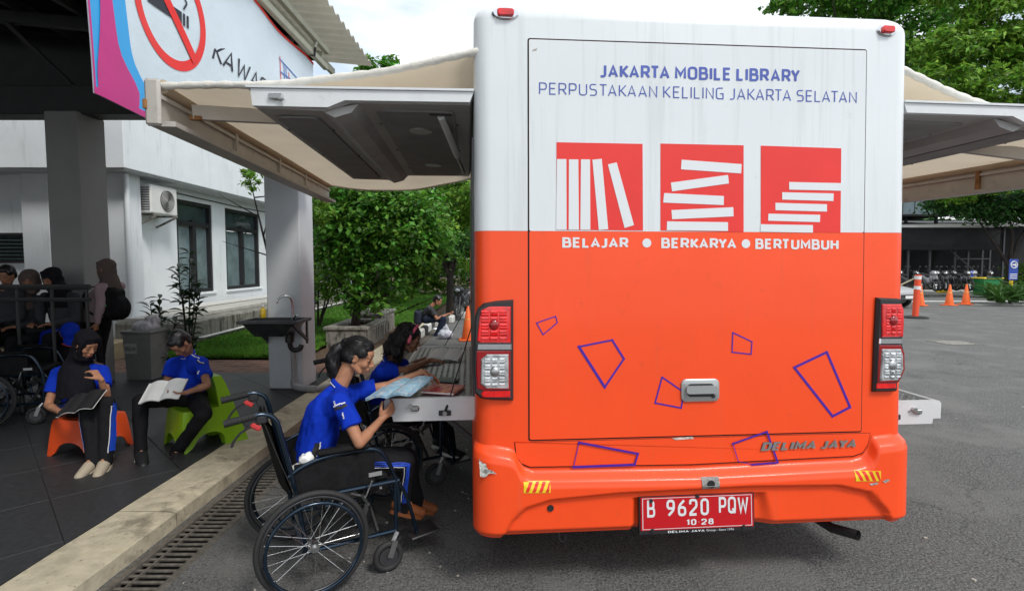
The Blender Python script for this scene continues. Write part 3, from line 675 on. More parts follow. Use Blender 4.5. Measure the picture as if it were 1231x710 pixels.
# ------------------------------------------------------------------ wash basin on the pillar
sk = thing('wash_basin', 'black steel wash basin with curved tap and drain pipe fixed to the porch pillar', 'wash basin', (-2.8, 6.4, 0))
mt['sinkd'] = M('dull_steel', (.07, .072, .075), .38, .7, nz=(12, .25), stain=(10, (.2, .19, .17), .63, .4)); mt['pvc'] = M('grey_pvc', (.33, .34, .35), .5, nz=(8, .08))
a = P(293, 390, 6.3); b = P(364, 390, 6.3); zx = .97
x0, x1 = a.x, b.x; y0, y1 = 6.12, 6.59; m = MB()
for (c, s_) in ((((x0 + x1) / 2, y0 + .02, zx), (x1 - x0, .04, .035)), (((x0 + x1) / 2, y1 - .03, zx), (x1 - x0, .06, .035)), ((x0 + .02, (y0 + y1) / 2 - .01, zx), (.04, y1 - y0 - .1, .035)), ((x1 - .02, (y0 + y1) / 2 - .01, zx), (.04, y1 - y0 - .1, .035))): m.box(c, s_, bev=.006)
m.build('rim', mt['sinkd'], sk)
m = MB(); r1 = [(x0 + .04, y0 + .04), (x1 - .04, y0 + .04), (x1 - .04, y1 - .06), (x0 + .04, y1 - .06)]; r2 = [(x0 + .16, y0 + .1), (x1 - .2, y0 + .1), (x1 - .2, y1 - .1), (x0 + .16, y1 - .1)]
m.add([(x, y, zx - .01) for x, y in r1] + [(x, y, zx - .17) for x, y in r2], [(0, 1, 5, 4), (1, 2, 6, 5), (2, 3, 7, 6), (3, 0, 4, 7), (4, 5, 6, 7)]); m.build('bowl', mt['sinkd'], sk, fixn=False)
for xx in (x0 + .14, x1 - .06):
    m = MB(); m.beam((xx, y0 + .05, zx - .03), (xx, y1 + .0, zx - .26), .03, .03); m.beam((xx, y1 - .01, zx - .03), (xx, y1 - .01, zx - .3), .03, .02); m.build('bracket', mt['sinkd'], sk)
m = MB(); xc = x1 - .2; m.tube([(xc, 6.4, zx - .16), (xc, 6.4, zx - .26)], .05, 12); m.tube([(xc, 6.4, zx - .26), (xc + .01, 6.42, zx - .36), (xc + .1, 6.45, zx - .36), (xc + .12, 6.46, zx - .3)], .03, 10, smoothpath=2); m.build('trap', mt['blackpl'], sk, smooth=True)
m = MB(); xc = P(352, 430, 6.45).x; m.tube([(xc, 6.46, zx - .34), (xc, 6.47, .24)], .028, 12); m.build('down_pipe', mt['pvc'], sk, smooth=True)
m = MB(); m.tube([(xc, 6.47, .25), (xc, 6.46, .17), (xc + .08, 6.43, .15), (xc + .28, 6.42, .14)], .042, 12, smoothpath=2); m.build('elbow', mt['pvc'], sk, smooth=True)
m = MB(); m.tube([(xc + .2, 6.42, .14), (xc + .36, 6.5, .14), (xc + .48, 6.75, .16), (xc + .5, 7.4, .15)], .03, 12, smoothpath=2); m.build('floor_pipe', mt['pvc'], sk, smooth=True)
m = MB(); tx = P(351, 380, 6.5).x; m.tube([(tx, 6.52, zx), (tx, 6.52, zx + .22), (tx - .03, 6.5, zx + .285), (tx - .1, 6.47, zx + .29), (tx - .15, 6.45, zx + .24), (tx - .155, 6.45, zx + .2)], .012, 10, smoothpath=2); m.build('tap', mt['chrome'], sk, smooth=True)
m = MB(); m.tube([(tx + .01, 6.51, zx + .02), (tx + .06, 6.5, zx + .05)], .01, 8); m.build('tap_lever', mt['chrome'], sk, smooth=True)
m = MB(); bx_ = P(314.5, 384, 6.5); m.lathe((bx_.x, 6.54, zx + .018), [(.03, 0), (.033, .01), (.033, .09), (.02, .115), (.012, .12), (.012, .135)], 16)
sp = thing('soap_bottle', 'small yellow soap bottle standing on the rim of the wash basin', 'bottle', (bx_.x, 6.54, zx + .018)); m.build('bottle_body', M('yellow_soap', (.65, .45, .02), .25, coat=.5), sp, smooth=True)
m = MB(); m.lathe((bx_.x, 6.54, zx + .15), [(.014, 0), (.014, .02), (.005, .022), (.005, .05)], 12); m.beam((bx_.x, 6.54, zx + .2), (bx_.x, 6.49, zx + .2), .012, .01); m.build('pump', mt['white'], sp)
# ------------------------------------------------------------------ the bus
BTH = R(4.62); BO = V((-.177, 2.58, 0)); BWD = 2.242; BLEN = 6.8; LEAN = .034
bus = thing('library_bus', 'white over orange mobile library bus seen from behind with side hatches raised', 'bus', BO, BTH)
BI = WM[bus.name].inverted(); BI3 = BI.to_3x3()
def BL(px, py, off=0.):
    o = BI @ O0; d = BI3 @ ray(px, py); s = (off + (o.z - .4) * LEAN - o.y) / (d.y - LEAN * d.z); p = o + d * s; return V((p.x, p.y, p.z))
def BY(px, py, y):
    o = BI @ O0; d = BI3 @ ray(px, py); return o + d * ((y - o.y) / d.y)
def BXP(px, py, x):
    o = BI @ O0; d = BI3 @ ray(px, py); return o + d * ((x - o.x) / d.x)
def fp(x, z, off=0.): return V((x, (z - .4) * LEAN + off, z))
def bb(m, name, mat, parent=bus, smooth=False, **k): return m.build(name, mat, parent, smooth, world=False, **k)
def ring(ins, r=.085, n=8, out=0):
    x0, x1, y0, y1 = ins, BWD - ins, ins, BLEN - ins; pts = []
    for cx, cy, a0 in ((x0 + r, y0 + r, PI), (x1 - r, y0 + r, 1.5 * PI), (x1 - r, y1 - r, 0), (x0 + r, y1 - r, .5 * PI)):
        for k in range(n + 1): a = a0 + PI / 2 * k / n; pts.append((cx + r * math.cos(a), cy + r * math.sin(a)))
    return pts
def shell(m, zl, cap_top=False, cap_bot=False):
    vs_ = []; k = 0
    for z, ins in zl:
        pts = ring(ins); k = len(pts)
        for x, y in pts: vs_.append((x, y + (z - .4) * LEAN * max(0, 1 - y / .6) , z))
    fs = [(i * k + j, i * k + (j + 1) % k, (i + 1) * k + (j + 1) % k, (i + 1) * k + j) for i in range(len(zl) - 1) for j in range(k)]
    if cap_top: fs.append(tuple((len(zl) - 1) * k + j for j in range(k)))
    if cap_bot: fs.append(tuple(range(k - 1, -1, -1)))
    m.add(vs_, fs)
zline = (BL(600, 276.5).z + BL(1060, 280.7).z) / 2
ztop = BL(640, 11.5).z + .045
m = MB(); shell(m, [(.42, .02), (.5, .008), (.7, 0), (zline, 0)], cap_bot=True); bb(m, 'lower_body', mt['orange'], smooth=30)
m = MB(); shell(m, [(zline + .001, 0)] + [(zline + .3, 0), (ztop - .09, 0)] + [(ztop - .09 + .09 * math.sin(a), .09 * (1 - math.cos(a))) for a in [PI / 2 * k / 6 for k in range(1, 7)]], cap_top=True); bb(m, 'upper_body', mt['buswhite'], smooth=30)
# tail door (two colours) in a dark seal
dc = [BL(637.5, 47.5), BL(1040.5, 62), BL(1034, 518), BL(635, 527)]     # tl, tr, br, bl
xl, xr = (dc[0].x + dc[3].x) / 2, (dc[1].x + dc[2].x) / 2; zt_, zb_ = (dc[0].z + dc[1].z) / 2, (dc[2].z + dc[3].z) / 2
zl_ = zline
def rrect(x0, x1, z0, z1, r, n=5):
    p = []
    for cx, cz, a0 in ((x0 + r, z0 + r, PI), (x1 - r, z0 + r, 1.5 * PI), (x1 - r, z1 - r, 0), (x0 + r, z1 - r, .5 * PI)):
        for k in range(n + 1): a = a0 + PI / 2 * k / n; p.append((cx + r * math.cos(a), cz + r * math.sin(a)))
    return p
def pad(m, poly, o0, o1, ins):
    """raised pad on the tail plane: base outline at o0, top outline (shrunk) at o1"""
    cx = sum(p[0] for p in poly) / len(poly); cz = sum(p[1] for p in poly) / len(poly); n = len(poly)
    def sh(p, q):
        d = math.hypot(p[0] - cx, p[1] - cz); f = max(0, 1 - q / d) if d else 1; return cx + (p[0] - cx) * f, cz + (p[1] - cz) * f
    r0 = [fp(*p, o0) for p in poly]; rm = [fp(*p, o1 + (o0 - o1) * .3) for p in poly]; r1 = [fp(*sh(p, ins), o1) for p in poly]
    m.add(r0 + rm + r1, [(i, (i + 1) % n, n + (i + 1) % n, n + i) for i in range(n)] + [(n + i, n + (i + 1) % n, 2 * n + (i + 1) % n, 2 * n + i) for i in range(n)] + [tuple(range(2 * n, 3 * n))])
m = MB(); m.prism(rrect(xl - .007, xr + .007, zb_ - .008, zt_ + .008, .012), lambda u, v, w: fp(u, v, w), .01, -.0012); seal = bb(m, 'door_seal', mt['seam'])
door = thing('tail_door', None, None); del WM[door.name]; door.parent = bus
def dpanel(z0, z1, name, mat):
    m = MB(); m.prism(rrect(xl, xr, z0, z1, .008), lambda u, v, w: fp(u, v, w), .012, -.006); return bb(m, name, mat, door)
dpanel(zb_, zl_, 'lower_panel', mt['orange']); dpanel(zl_ + .0005, zt_, 'upper_panel', mt['buswhite'])
DO = -.0075
def poly_on(m, pts, off): m.add([BL(x, y, off) for x, y in pts], [tuple(range(len(pts)))])
for sq in ([(669, 171), (772.5, 173), (773, 277), (669, 276.3)], [(794, 172.6), (894, 174.7), (894, 279), (794, 277)], [(914.6, 175.1), (1011.4, 178.3), (1010.4, 279.6), (914.6, 278.4)]):
    m = MB(); poly_on(m, sq, DO); bb(m, 'red_square', mt['redprint'], door)
bk = []
for q in ([(84, 373), (116, 373), (117, 614), (81, 614)], [(125, 374), (157, 374), (159, 614), (124, 614)], [(166, 374), (197, 374), (198, 614), (164, 614)], [(205, 375), (237, 372), (259, 612), (227, 615)], [(258, 391), (288, 384), (347, 598), (315, 608)]):
    bk.append([(640 + x / 2.841, 60 + y / 2.841) for x, y in q])
bk += [[(819.5, 192), (891.7, 197.3), (891, 208.5), (818.6, 203.5)], [(806.5, 219.5), (875.2, 210.3), (876.3, 220.5), (807.9, 230)], [(798.4, 232), (870.3, 235.6), (870, 246.5), (797.3, 243.4)], [(807.2, 252.5), (881.5, 249), (881.9, 260), (808, 263.5)], [(802, 266), (875.2, 267), (875.2, 277.6), (801.6, 276.6)]]
for q in ([(309, 451), (488, 455), (487, 481), (309, 477)], [(285, 486), (461, 490), (460, 516), (285, 511)], [(262, 522), (438, 527), (438, 552), (262, 547)], [(238, 559), (415, 563), (414, 588), (237, 583)], [(211, 595), (390, 598), (390, 624), (211, 621)]):
    bk.append([(840 + x / 2.841, 60 + y / 2.841) for x, y in q])
for q in bk: m = MB(); poly_on(m, q, DO - .0012); bb(m, 'book_print', mt['whiteprint'], door)
def bline(nm, mat, par, s, a, b, cap, off=DO, **k):
    A = BL(*a, off); B = BL(*b, off); U = BL(a[0], a[1] - cap, off) - A; U = V((0, LEAN * U.z, U.z))
    letters(s, lambda u, v: A + (B - A) * u + U * v, nm, mat, par, **k)
bline('title_letter', mt['blueprint'], door, 'JAKARTA MOBILE LIBRARY', (722, 93.5), (961.5, 99.4), 16.5, t=.205, gap=.13)
bline('subtitle_letter', mt['blueprint'], door, 'PERPUSTAKAAN KELILING JAKARTA SELATAN', (648, 113.5), (1030, 124), 14.5, t=.095, gap=.18)
for s_, a, b in (('BELAJAR', (676, 298), (755.5, 298.3)), ('BERKARYA', (795, 298.6), (885, 299.3)), ('BERTUMBUH', (908, 299.6), (1008, 300.6))):
    bline('word_letter', mt['whiteprint'], door, s_, a, b, 13.2, t=.235, gap=.12)
for c in ((777.6, 292), (896.7, 292.8)):
    m = MB(); q = BL(*c, DO); m.add([fp(q.x + .0225 * math.cos(a), q.z + .0225 * math.sin(a), DO) for a in [2 * PI * k / 20 for k in range(20)]], [tuple(range(20))]); bb(m, 'dot_print', mt['whiteprint'], door)
def outline(pts, ws, off, parent):
    q = [BL(*p, off) for p in pts]; n = len(q); m = MB()
    for i in range(n):
        w = ws[i] if isinstance(ws, list) else ws
        a, b = q[i], q[(i + 1) % n]; w_ = w * .0041; d = (b - a).normalized(); nn = V((-d.z, 0, d.x)) * w_ / 2; e = d * w_ / 2
        m.add([fp((a - e - nn).x, (a - e - nn).z, off - i * .0002), fp((b + e - nn).x, (b + e - nn).z, off - i * .0002), fp((b + e + nn).x, (b + e + nn).z, off - i * .0002), fp((a - e + nn).x, (a - e + nn).z, off - i * .0002)], [(0, 1, 2, 3)])
    bb(m, 'outline_print', mt['purple'], parent)
outline([(645, 388), (668, 380), (670, 387.5), (653, 402)], 1.3, DO, door)
outline([(696, 416.5), (736, 408.5), (750, 431), (727, 465)], [2.2, 2.6, 2.4, 3.2], DO, door)
outline([(796, 453), (822, 471), (819, 490), (787.5, 484)], 1.9, DO, door)
outline([(881, 399.5), (904, 410.5), (903, 425.5), (880, 423)], 1.5, DO, door)
outline([(955, 441.5), (994, 423), (1022, 489), (1001, 500)], 3, DO, door)
# recessed tail board below the door
zt2 = zb_ - .012
tb = [(BL(*p).x, BL(*p).z) for p in [(619, 530), (621, 548), (627, 556), (637, 560), (830, 557), (1025, 547), (1036, 543), (1042, 534), (1045, 522)]]
xa = BL(618.5, 535).x; xb_ = BL(1045, 530).x
m = MB(); pl = [(xa - .004, zt2)] + [(x + (-.004 if x < 1 else .004), z - .006) for x, z in tb] + [(xb_ + .004, zt2)]
m.prism(pl, lambda u, v, w: fp(u, v, w), .0, -.0014); bb(m, 'tail_board_seam', mt['seam'])
m = MB(); pl = [(xa, zb_ - .014)] + tb + [(xb_, zb_ - .014)]
m.prism(pl, lambda u, v, w: fp(u, v, w), .0, -.0045); tbd = bb(m, 'tail_board', mt['orange'])
outline([(696, 531.5), (767, 545), (763, 558), (689.5, 561)], [2.6, 2.2, 3, 1.], -.0115, tbd)
outline([(881, 533), (922, 518.5), (935, 555.6), (904, 558), (887.4, 554)], [2.2, 2.4, 2.4, .8, 1], -.0115, tbd)
m = MB()
A = BL(914, 541.5, -.006); B = BL(1028, 537.5, -.006); U = V((0, 0, .0465))
letters('DELIMA JAYA', lambda u, v: A + (B - A) * u + U * v, 'chrome_letter', M('matt_chrome', (.42, .40, .38), .35, .7), tbd, thick=.006, t=.26, gap=.1, shear=.25)
# handle
a = BL(818, 455); b = BL(863, 481); hx, hz = (a.x + b.x) / 2, (a.z + b.z) / 2; hw, hh = b.x - a.x, a.z - b.z
m = MB(); pad(m, rrect(a.x, b.x, b.z, a.z, .025), -.006, -.018, .006); h_ = bb(m, 'door_handle', mt['silver'], door, smooth=True)
m = MB(); m.prism(rrect(hx - hw * .36, hx + hw * .36, hz - hh * .28, hz + hh * .3, .02), lambda u, v, w: fp(u, v, w), -.017, -.0186); bb(m, 'grip_recess', mt['blackpl'], h_)
m = MB(); m.prism(rrect(hx - hw * .4, hx + hw * .42, hz - hh * .12, hz + hh * .22, .014), lambda u, v, w: fp(u, v, w), -.019, -.034); bb(m, 'grip', mt['silver'], h_)
m = MB(); m.lathe(fp(hx + hw * .33, hz - hh * .26, -.019), [(.0, .0), (.009, 0), (.009, .004), (0, .004)], 14, (0, -1, 0)); bb(m, 'lock', mt['blackpl'], h_)
# small scuffs on the door edge and tail board top (bare patches)
mt['scuff'] = M('scuffed_filler', (.55, .5, .45), .8, nz=(90, .6))
for pts in ([(808, 526), (833, 524.5), (834, 527), (812, 528.5)], [(640, 62), (640, 60), (646, 58), (645, 61)]) :
    m = MB(); poly_on(m, pts, -.0068); bb(m, 'scuff', mt['scuff'])
# ---- bumper
def interp(t, tab):
    if t <= tab[0][0]: return tab[0][1]
    for (a, b), (c, d_) in zip(tab[:-1], tab[1:]):
        if t <= c: k = (t - a) / (c - a); k = k * k * (3 - 2 * k) ; return b + (d_ - b) * k
    return tab[-1][1]
def lin(t, tab):
    if t <= tab[0][0]: return tab[0][1]
    for (a, b), (c, d_) in zip(tab[:-1], tab[1:]):
        if t <= c: return b + (d_ - b) * (t - a) / (c - a)
    return tab[-1][1]
top_t = [(BL(*p).x, BL(*p).z) for p in [(571, 530), (612, 537), (619, 541), (623, 552), (629, 560), (640, 564), (830, 561), (1022, 551), (1036, 547), (1043, 538), (1048, 523), (1084, 519)]]
arc_t = [(BL(*p).x, BL(*p).z) for p in [(588, 660), (603, 640), (615, 618), (632, 602), (660, 593), (740, 585), (900, 577), (1000, 576), (1036, 584), (1056, 605), (1068, 635)]]
zbot = .318
def sm(e0, e1, x): t = max(0, min(1, (x - e0) / (e1 - e0))); return t * t * (3 - 2 * t)
plx = [BL(762, 600).x, BL(912, 600).x]
def hgt(x, z, zt):
    d = zt - z                                    # distance below the top edge
    h = .002 + .05 * sm(0, .052, d) + .008 * sm(.05, .075, d)
    za = lin(x, arc_t); h -= .028 * sm(0, .022, za - z)
    zp = lin(x, [(plx[0], BL(765, 594).z), (plx[1], BL(910, 588).z)])
    inx = sm(plx[0] - .05 * max(0, (zp - z)) - .02, plx[0] + .01, x) * (1 - sm(plx[1] - .01, plx[1] + .02 + .35 * max(0, (zp - z)), x)); h -= .03 * inx * sm(0, .01, zp - z)
    h -= .03 * (1 - sm(0, .035, z - zbot)) ; return h
def ppath(s):
    """s metres along: side 0.5 -> corner -> face -> corner -> side"""
    r = .11; q = PI / 2 * r; segs = [.5, q, BWD - 2 * r, q, .5]
    if s < segs[0]: return V((0, .5 + r - s, 0)), V((-1, 0, 0))
    s -= segs[0]
    if s < q: a = PI + s / r; return V((r + r * math.cos(a), r + r * math.sin(a), 0)), V((math.cos(a), math.sin(a), 0))
    s -= q
    if s < segs[2]: return V((r + s, 0, 0)), V((0, -1, 0))
    s -= segs[2]
    if s < q: a = 1.5 * PI + s / r; return V((BWD - r + r * math.cos(a), r + r * math.sin(a), 0)), V((math.cos(a), math.sin(a), 0))
    s -= q; return V((BWD, r + s, 0)), V((1, 0, 0))
TOT = 1.0 + 2 * PI / 2 * .11 + BWD - .22
def bump_pt(u, v):
    p, n = ppath(u * TOT * .99999); zt = lin(p.x, top_t); z = zbot + (zt - zbot) * v
    h = hgt(p.x, z, zt); sidef = sm(0, .1, p.y)
    h = h * (1 - sidef) + .012 * sm(0, .05, zt - z) * sidef * (1 if z > zbot + .01 else .2)
    return p + n * h + V((0, (z - .4) * LEAN * (1 - sidef), z))
m = MB(); m.grid(300, 60, bump_pt, flip=False); bmp = bb(m, 'bumper', mt['orange'], smooth='all', fixn=False)
m = MB(); m.box((BWD / 2, .35, .345), (BWD - .1, .6, .02)); bb(m, 'bumper_bottom', mt['orange'], bmp)
def bzo(px, py):
    q = BL(px, py, -.04); zt = lin(q.x, top_t); return fp(q.x, q.z, -hgt(q.x, q.z, zt))
def bpoly(m, pts, lift=.0025):
    if len(pts) == 4:
        a, b, c, d_ = [V((*p, 0)) for p in pts]; m.grid(6, 6, lambda u, v: bzo(*(a.lerp(b, u).lerp(d_.lerp(c, u), v))[:2]) - V((0, lift, 0)))
    else: m.add([bzo(*p) - V((0, lift, 0)) for p in pts], [tuple(range(len(pts)))])
# dents with bare filler
mt['filler'] = M('bare_filler', (.5, .5, .46), .85, nz=(60, .7), stain=(40, (.05, .05, .05), .55, .9), bump=(60, 1, .01))
for pts in ([(575.5, 549), (579, 553), (584, 555), (586, 561), (592, 563), (597, 567), (588, 566), (583, 571), (577, 570), (576.5, 560)], ):
    m = MB(); bpoly(m, pts, .006); bb(m, 'dent_patch', mt['filler'], bmp)
for pts in ([(1057, 576), (1063, 573), (1066, 575), (1060, 578)], [(1041, 579), (1051, 577), (1052, 579), (1044, 581)]):
    m = MB(); bpoly(m, pts, .003); bb(m, 'scratch', mt['filler'], bmp)
for (x0, x1, y0, y1, dy) in ((629, 661, 577, 590, 0), (1025, 1055, 564, 576, 0)):
    m = MB(); bpoly(m, [(x0, y0), (x1, y0 - .3), (x1, y1 - .3), (x0, y1)]); st = bb(m, 'reflective_sticker', mt['yellow'], bmp)
    for k in range(4):
        xx = x0 + 2 + k * (x1 - x0) / 4; m = MB(); sl = -5 if x0 > 800 else 5
        if sl < 0: xx += 3.5
        bpoly(m, [(min(max(xx + sl, x0), x1), y0 + .4), (min(max(xx + sl + 4, x0), x1), y0 + .4), (min(xx + 4, x1), y1 - .8), (max(xx, x0), y1 - .8)], .0036); bb(m, 'red_stripe', mt['redprint'], st)
m = MB(); bpoly(m, [(842, 572.5), (863, 571.5), (863, 586.5), (842, 587.5)], .004); ts = bb(m, 'tread_plate', M('tread_metal', (.4, .4, .38), .4, .8, nz=(30, .3), bump=[(160, 1, .006, (3, 1, 1))]), bmp)
c = bzo(852.5, 579.5); m = MB(); m.lathe(c - V((0, .004, 0)), [(0, 0), (.02, 0), (.02, .002), (0, .002)], 18, (0, -1, 0)); bb(m, 'bolt_hole', mt['rubber'], ts)
c = bzo(662, 611); m = MB(); m.lathe(c - V((0, .002, 0)), [(0, 0), (.017, 0), (.015, .005), (0, .005)], 16, (0, -1, 0)); bb(m, 'parking_sensor', mt['blackpl'], bmp)
# licence plate
PO = -.042
pa, pb_, pc_, pd_ = BL(770, 598, PO), BL(905, 592.5, PO), BL(906, 633.5, PO), BL(770.5, 639.5, PO)
def pl_(u, v, w=0): return pd_.lerp(pc_, u).lerp(pa.lerp(pb_, u), v) + V((0, w, 0))
m = MB(); m.prism([(-.012, -.07), (1.012, -.07), (1.012, 1.02), (-.012, 1.02)], lambda u, v, w: pl_(u, v, w), .025, .003); pf_ = bb(m, 'plate_frame', mt['blackpl'])
m = MB(); m.prism([(0, .045), (1, .045), (1, 1), (0, 1)], lambda u, v, w: pl_(u, v, w), .003, -.001); pp = bb(m, 'licence_plate', mt['plate'], pf_)
m = MB()
for (x0, x1, z0, z1) in ((.014, .986, .965, .98), (.014, .986, .075, .09), (.014, .0195, .09, .965), (.9805, .986, .09, .965)): m.add([pl_(u, v, -.0018) for u, v in ((x0, z0), (x1, z0), (x1, z1), (x0, z1))], [(0, 1, 2, 3)])
bb(m, 'plate_border', mt['whiteprint'], pf_)
m = MB()
def ptext(s, u0, u1, v0, v1, t, gap=.2, nm='plate_character'): letters(s, lambda u, v: pl_(u0 + (u1 - u0) * u, v0 + (v1 - v0) * v, -.0022), nm, mt['whiteprint'], pf_, t=t, gap=gap)
ptext('B', .055, .125, .42, .93, .18, .2); ptext('9620', .225, .6, .42, .93, .18, .24); ptext('PQW', .69, .955, .44, .95, .18, .16); ptext('10\u00b728', .4, .64, .155, .335, .22, .22); ptext('DELIMA JAYA', .235, .56, -.045, .022, .22, .14, 'dealer_letter')
m = MB(); text_std(m, 'Group - Since 1976', lambda u, v: pl_(.575 + .245 * u, -.04 + .06 * v, -.0022)); bb(m, 'dealer_lettering', mt['whiteprint'], pf_, fixn=False, kind='stuff')
for u, v in ((.09, .9), (.1, .045), (.91, .045), (.5, .985)):
    m = MB(); m.lathe(pl_(u, v, -.001), [(0, 0), (.011, 0), (.008, .007), (0, .007)], 10, (0, -1, 0)); bb(m, 'plate_screw', mt['blackpl'], pf_)
# tail lamps
def lamp(outl, red, chrome, clear, clear2, bottom, side):
    m = MB(); P2 = [(BL(*p).x, BL(*p).z) for p in outl]
    n = len(P2); cx = sum(p[0] for p in P2) / n; cz = sum(p[1] for p in P2) / n
    m.prism(P2, lambda u, v, w: fp(u, v, w), .11, -.012); r1 = [fp(*p, -.012) for p in P2]; r2 = [fp(cx + (p[0] - cx) * .9, cz + (p[1] - cz) * .96, -.026) for p in P2]
    m.add(r1 + r2, [(i, (i + 1) % n, n + (i + 1) % n, n + i) for i in range(n)] + [tuple(range(n, 2 * n))]); hs = bb(m, 'tail_lamp', mt['blackpl'], smooth=25)
    def lens(name, pts, mat, o, facets=0):
        m = MB(); q = [(BL(*p).x, BL(*p).z) for p in pts]; pad(m, q, -.02, o, .006); l = bb(m, name, mat, hs, smooth=25)
        if facets:
            x0 = min(p[0] for p in q) + .016; x1 = max(p[0] for p in q) - .016; z0 = min(p[1] for p in q) + .016; z1 = max(p[1] for p in q) - .016; m = MB(); nx = max(3, int((x1 - x0) / .028)); nz = max(3, int((z1 - z0) / .022))
            nr_ = 9
            for i in range(nr_):
                z = z0 + (i + .5) * (z1 - z0) / nr_
                for j in range(3):
                    xa_ = x0 + j * (x1 - x0) / 3 + .003; xb2 = x0 + (j + 1) * (x1 - x0) / 3 - .003; hz_ = (z1 - z0) / nr_ * .42; dd = .004 if j != 1 else .006
                    m.add([fp(xa_, z - hz_, o), fp(xb2, z - hz_, o), fp(xb2, z + hz_, o), fp(xa_, z + hz_, o), fp(xa_ + .004, z + hz_ * .3 * (1 if i % 2 else -1), o - dd), fp(xb2 - .004, z + hz_ * .3 * (1 if i % 2 else -1), o - dd)], [(0, 1, 5, 4), (2, 3, 4, 5), (1, 2, 5), (3, 0, 4)])
            bb(m, 'reflector_ribs', mat, l, kind='stuff'); m = MB(); m.ell(fp((x0 + x1) / 2, (z0 + z1) / 2, o), (.024, .011, .026)); bb(m, 'bulb_dome', mt['redlensdeep'] if mat is mt['redlens'] else mt['steel'], l, smooth='all')
        return l
    lens('red_lens', red, mt['redlens'], -.034, 1); lens('chrome_bar', chrome, mt['chrome'], -.034); lens('red_surround', clear, mt['redlensdeep'], -.03)
    lens('clear_lens', clear2, mt['clearlens'], -.038, 1); lens('lower_red_lens', bottom, mt['redlens'], -.034)
zx_ = lambda x, y: (565 + x / 4.74, 345 + y / 4.74)
L_out = [zx_(*p) for p in ((246, 70), (150, 77), (80, 90), (45, 120), (29, 170), (24, 300), (24, 480), (30, 600), (60, 628), (120, 638), (246, 641))]
lamp(L_out, [zx_(*p) for p in ((230, 108), (110, 108), (75, 122), (55, 160), (40, 300), (60, 312), (228, 312))], [zx_(*p) for p in ((234, 318), (38, 318), (36, 350), (234, 350))],
     [zx_(*p) for p in ((228, 356), (38, 356), (34, 480), (40, 570), (70, 580), (228, 575))], [zx_(*p) for p in ((218, 376), (95, 376), (62, 405), (60, 540), (95, 570), (218, 570))], [zx_(*p) for p in ((226, 582), (75, 584), (62, 600), (72, 618), (226, 618))], -1)
zr = lambda x, y: (1030 + x / 4.17, 340 + y / 4.17)
R_out = [zr(*p) for p in ((92, 72), (205, 78), (212, 105), (216, 200), (208, 290), (222, 350), (222, 430), (205, 480), (184, 500), (182, 540), (72, 542), (80, 300))]
lamp([p for p in R_out][::-1], [zr(*p) for p in ((104, 104), (200, 104), (212, 130), (214, 200), (208, 266), (104, 268))], [zr(*p) for p in ((92, 274), (205, 274), (204, 300), (90, 300))],
     [zr(*p) for p in ((92, 306), (200, 306), (218, 345), (220, 430), (190, 490), (84, 492))], [zr(*p) for p in ((102, 326), (195, 326), (206, 350), (208, 430), (180, 482), (92, 486))], [zr(*p) for p in ((82, 496), (176, 496), (174, 520), (80, 522))], 1)
# marker lamps at the top corners
for (cx, cy, w) in ((607.5, 17, 16), (1067.5, 37.5, 13)):
    q = BL(cx, cy); rx = w * .0041; rz_ = .031
    if cx > 900: q.x -= .01
    pol = [(q.x + rx * math.cos(a), q.z + rz_ * math.sin(a)) for a in [2 * PI * k / 24 for k in range(24)]]
    m = MB(); pad(m, pol, .02, -.012, .008); ml = bb(m, 'marker_lamp', mt['chrome'], smooth=30)
    m = MB(); pad(m, rrect(q.x - rx * .62, q.x + rx * .62, q.z - rz_ * .5, q.z + rz_ * .62, .012), -.008, -.026, .006); bb(m, 'red_lens', mt['redlens'], ml, smooth=30)
# exhaust, chassis, wheels
m = MB(); e0 = BL(1000, 634, .12); e1 = BL(1032, 643, .0); m.tube([e0 + V((-.08, .5, .02)), e0, e1], .026, 14, caps=False); bb(m, 'exhaust_pipe', mt['blackpl'], smooth=True)
m = MB(); hk = BL(672, 648, .1); m.tube([hk + V((0, .0, .06)), hk + V((.0, 0, 0)), hk + V((.03, 0, -.015)), hk + V((.035, 0, .03))], .006, 6, smoothpath=1); bb(m, 'tow_hook', mt['dsteel'])
m = MB(); m.box((BWD / 2, BLEN / 2 + .1, .41), (BWD - .2, BLEN - .6, .06)); bb(m, 'floor_pan', mt['rubber'])
for y in (1.75, 5.3):
    m = MB(); m.tube([(.2, y, .4), (BWD - .2, y, .4)], .06, 10); bb(m, 'axle', mt['rubber'])
    for x in (.13, BWD - .13):
        m = MB(); m.lathe((x - .11, y, .4), [(.0, 0), (.22, 0), (.35, .01), (.4, .04), (.4, .18), (.35, .21), (.22, .22), (0, .22)], 32, (1, 0, 0)); wh = bb(m, 'wheel', mt['rubber'], smooth=30)
        m = MB(); m.lathe((x + (.112 if x > 1 else -.114), y, .4), [(0, 0), (.21, 0), (.21, .002), (0, .002)], 20, (1, 0, 0)); bb(m, 'rim', mt['steel'], wh)
for s_, x in ((-1, -.004), (1, BWD + .004)):
    m = MB(); m.box((x, 1.35, 1.62), (.012, 2.2, 1.35)); bb(m, 'service_bay_shutter', mt['dsteel'])
    m = MB(); m.box((x, 4.2, 2.1), (.01, 2.4, .6)); bb(m, 'side_window', mt['glassd'])

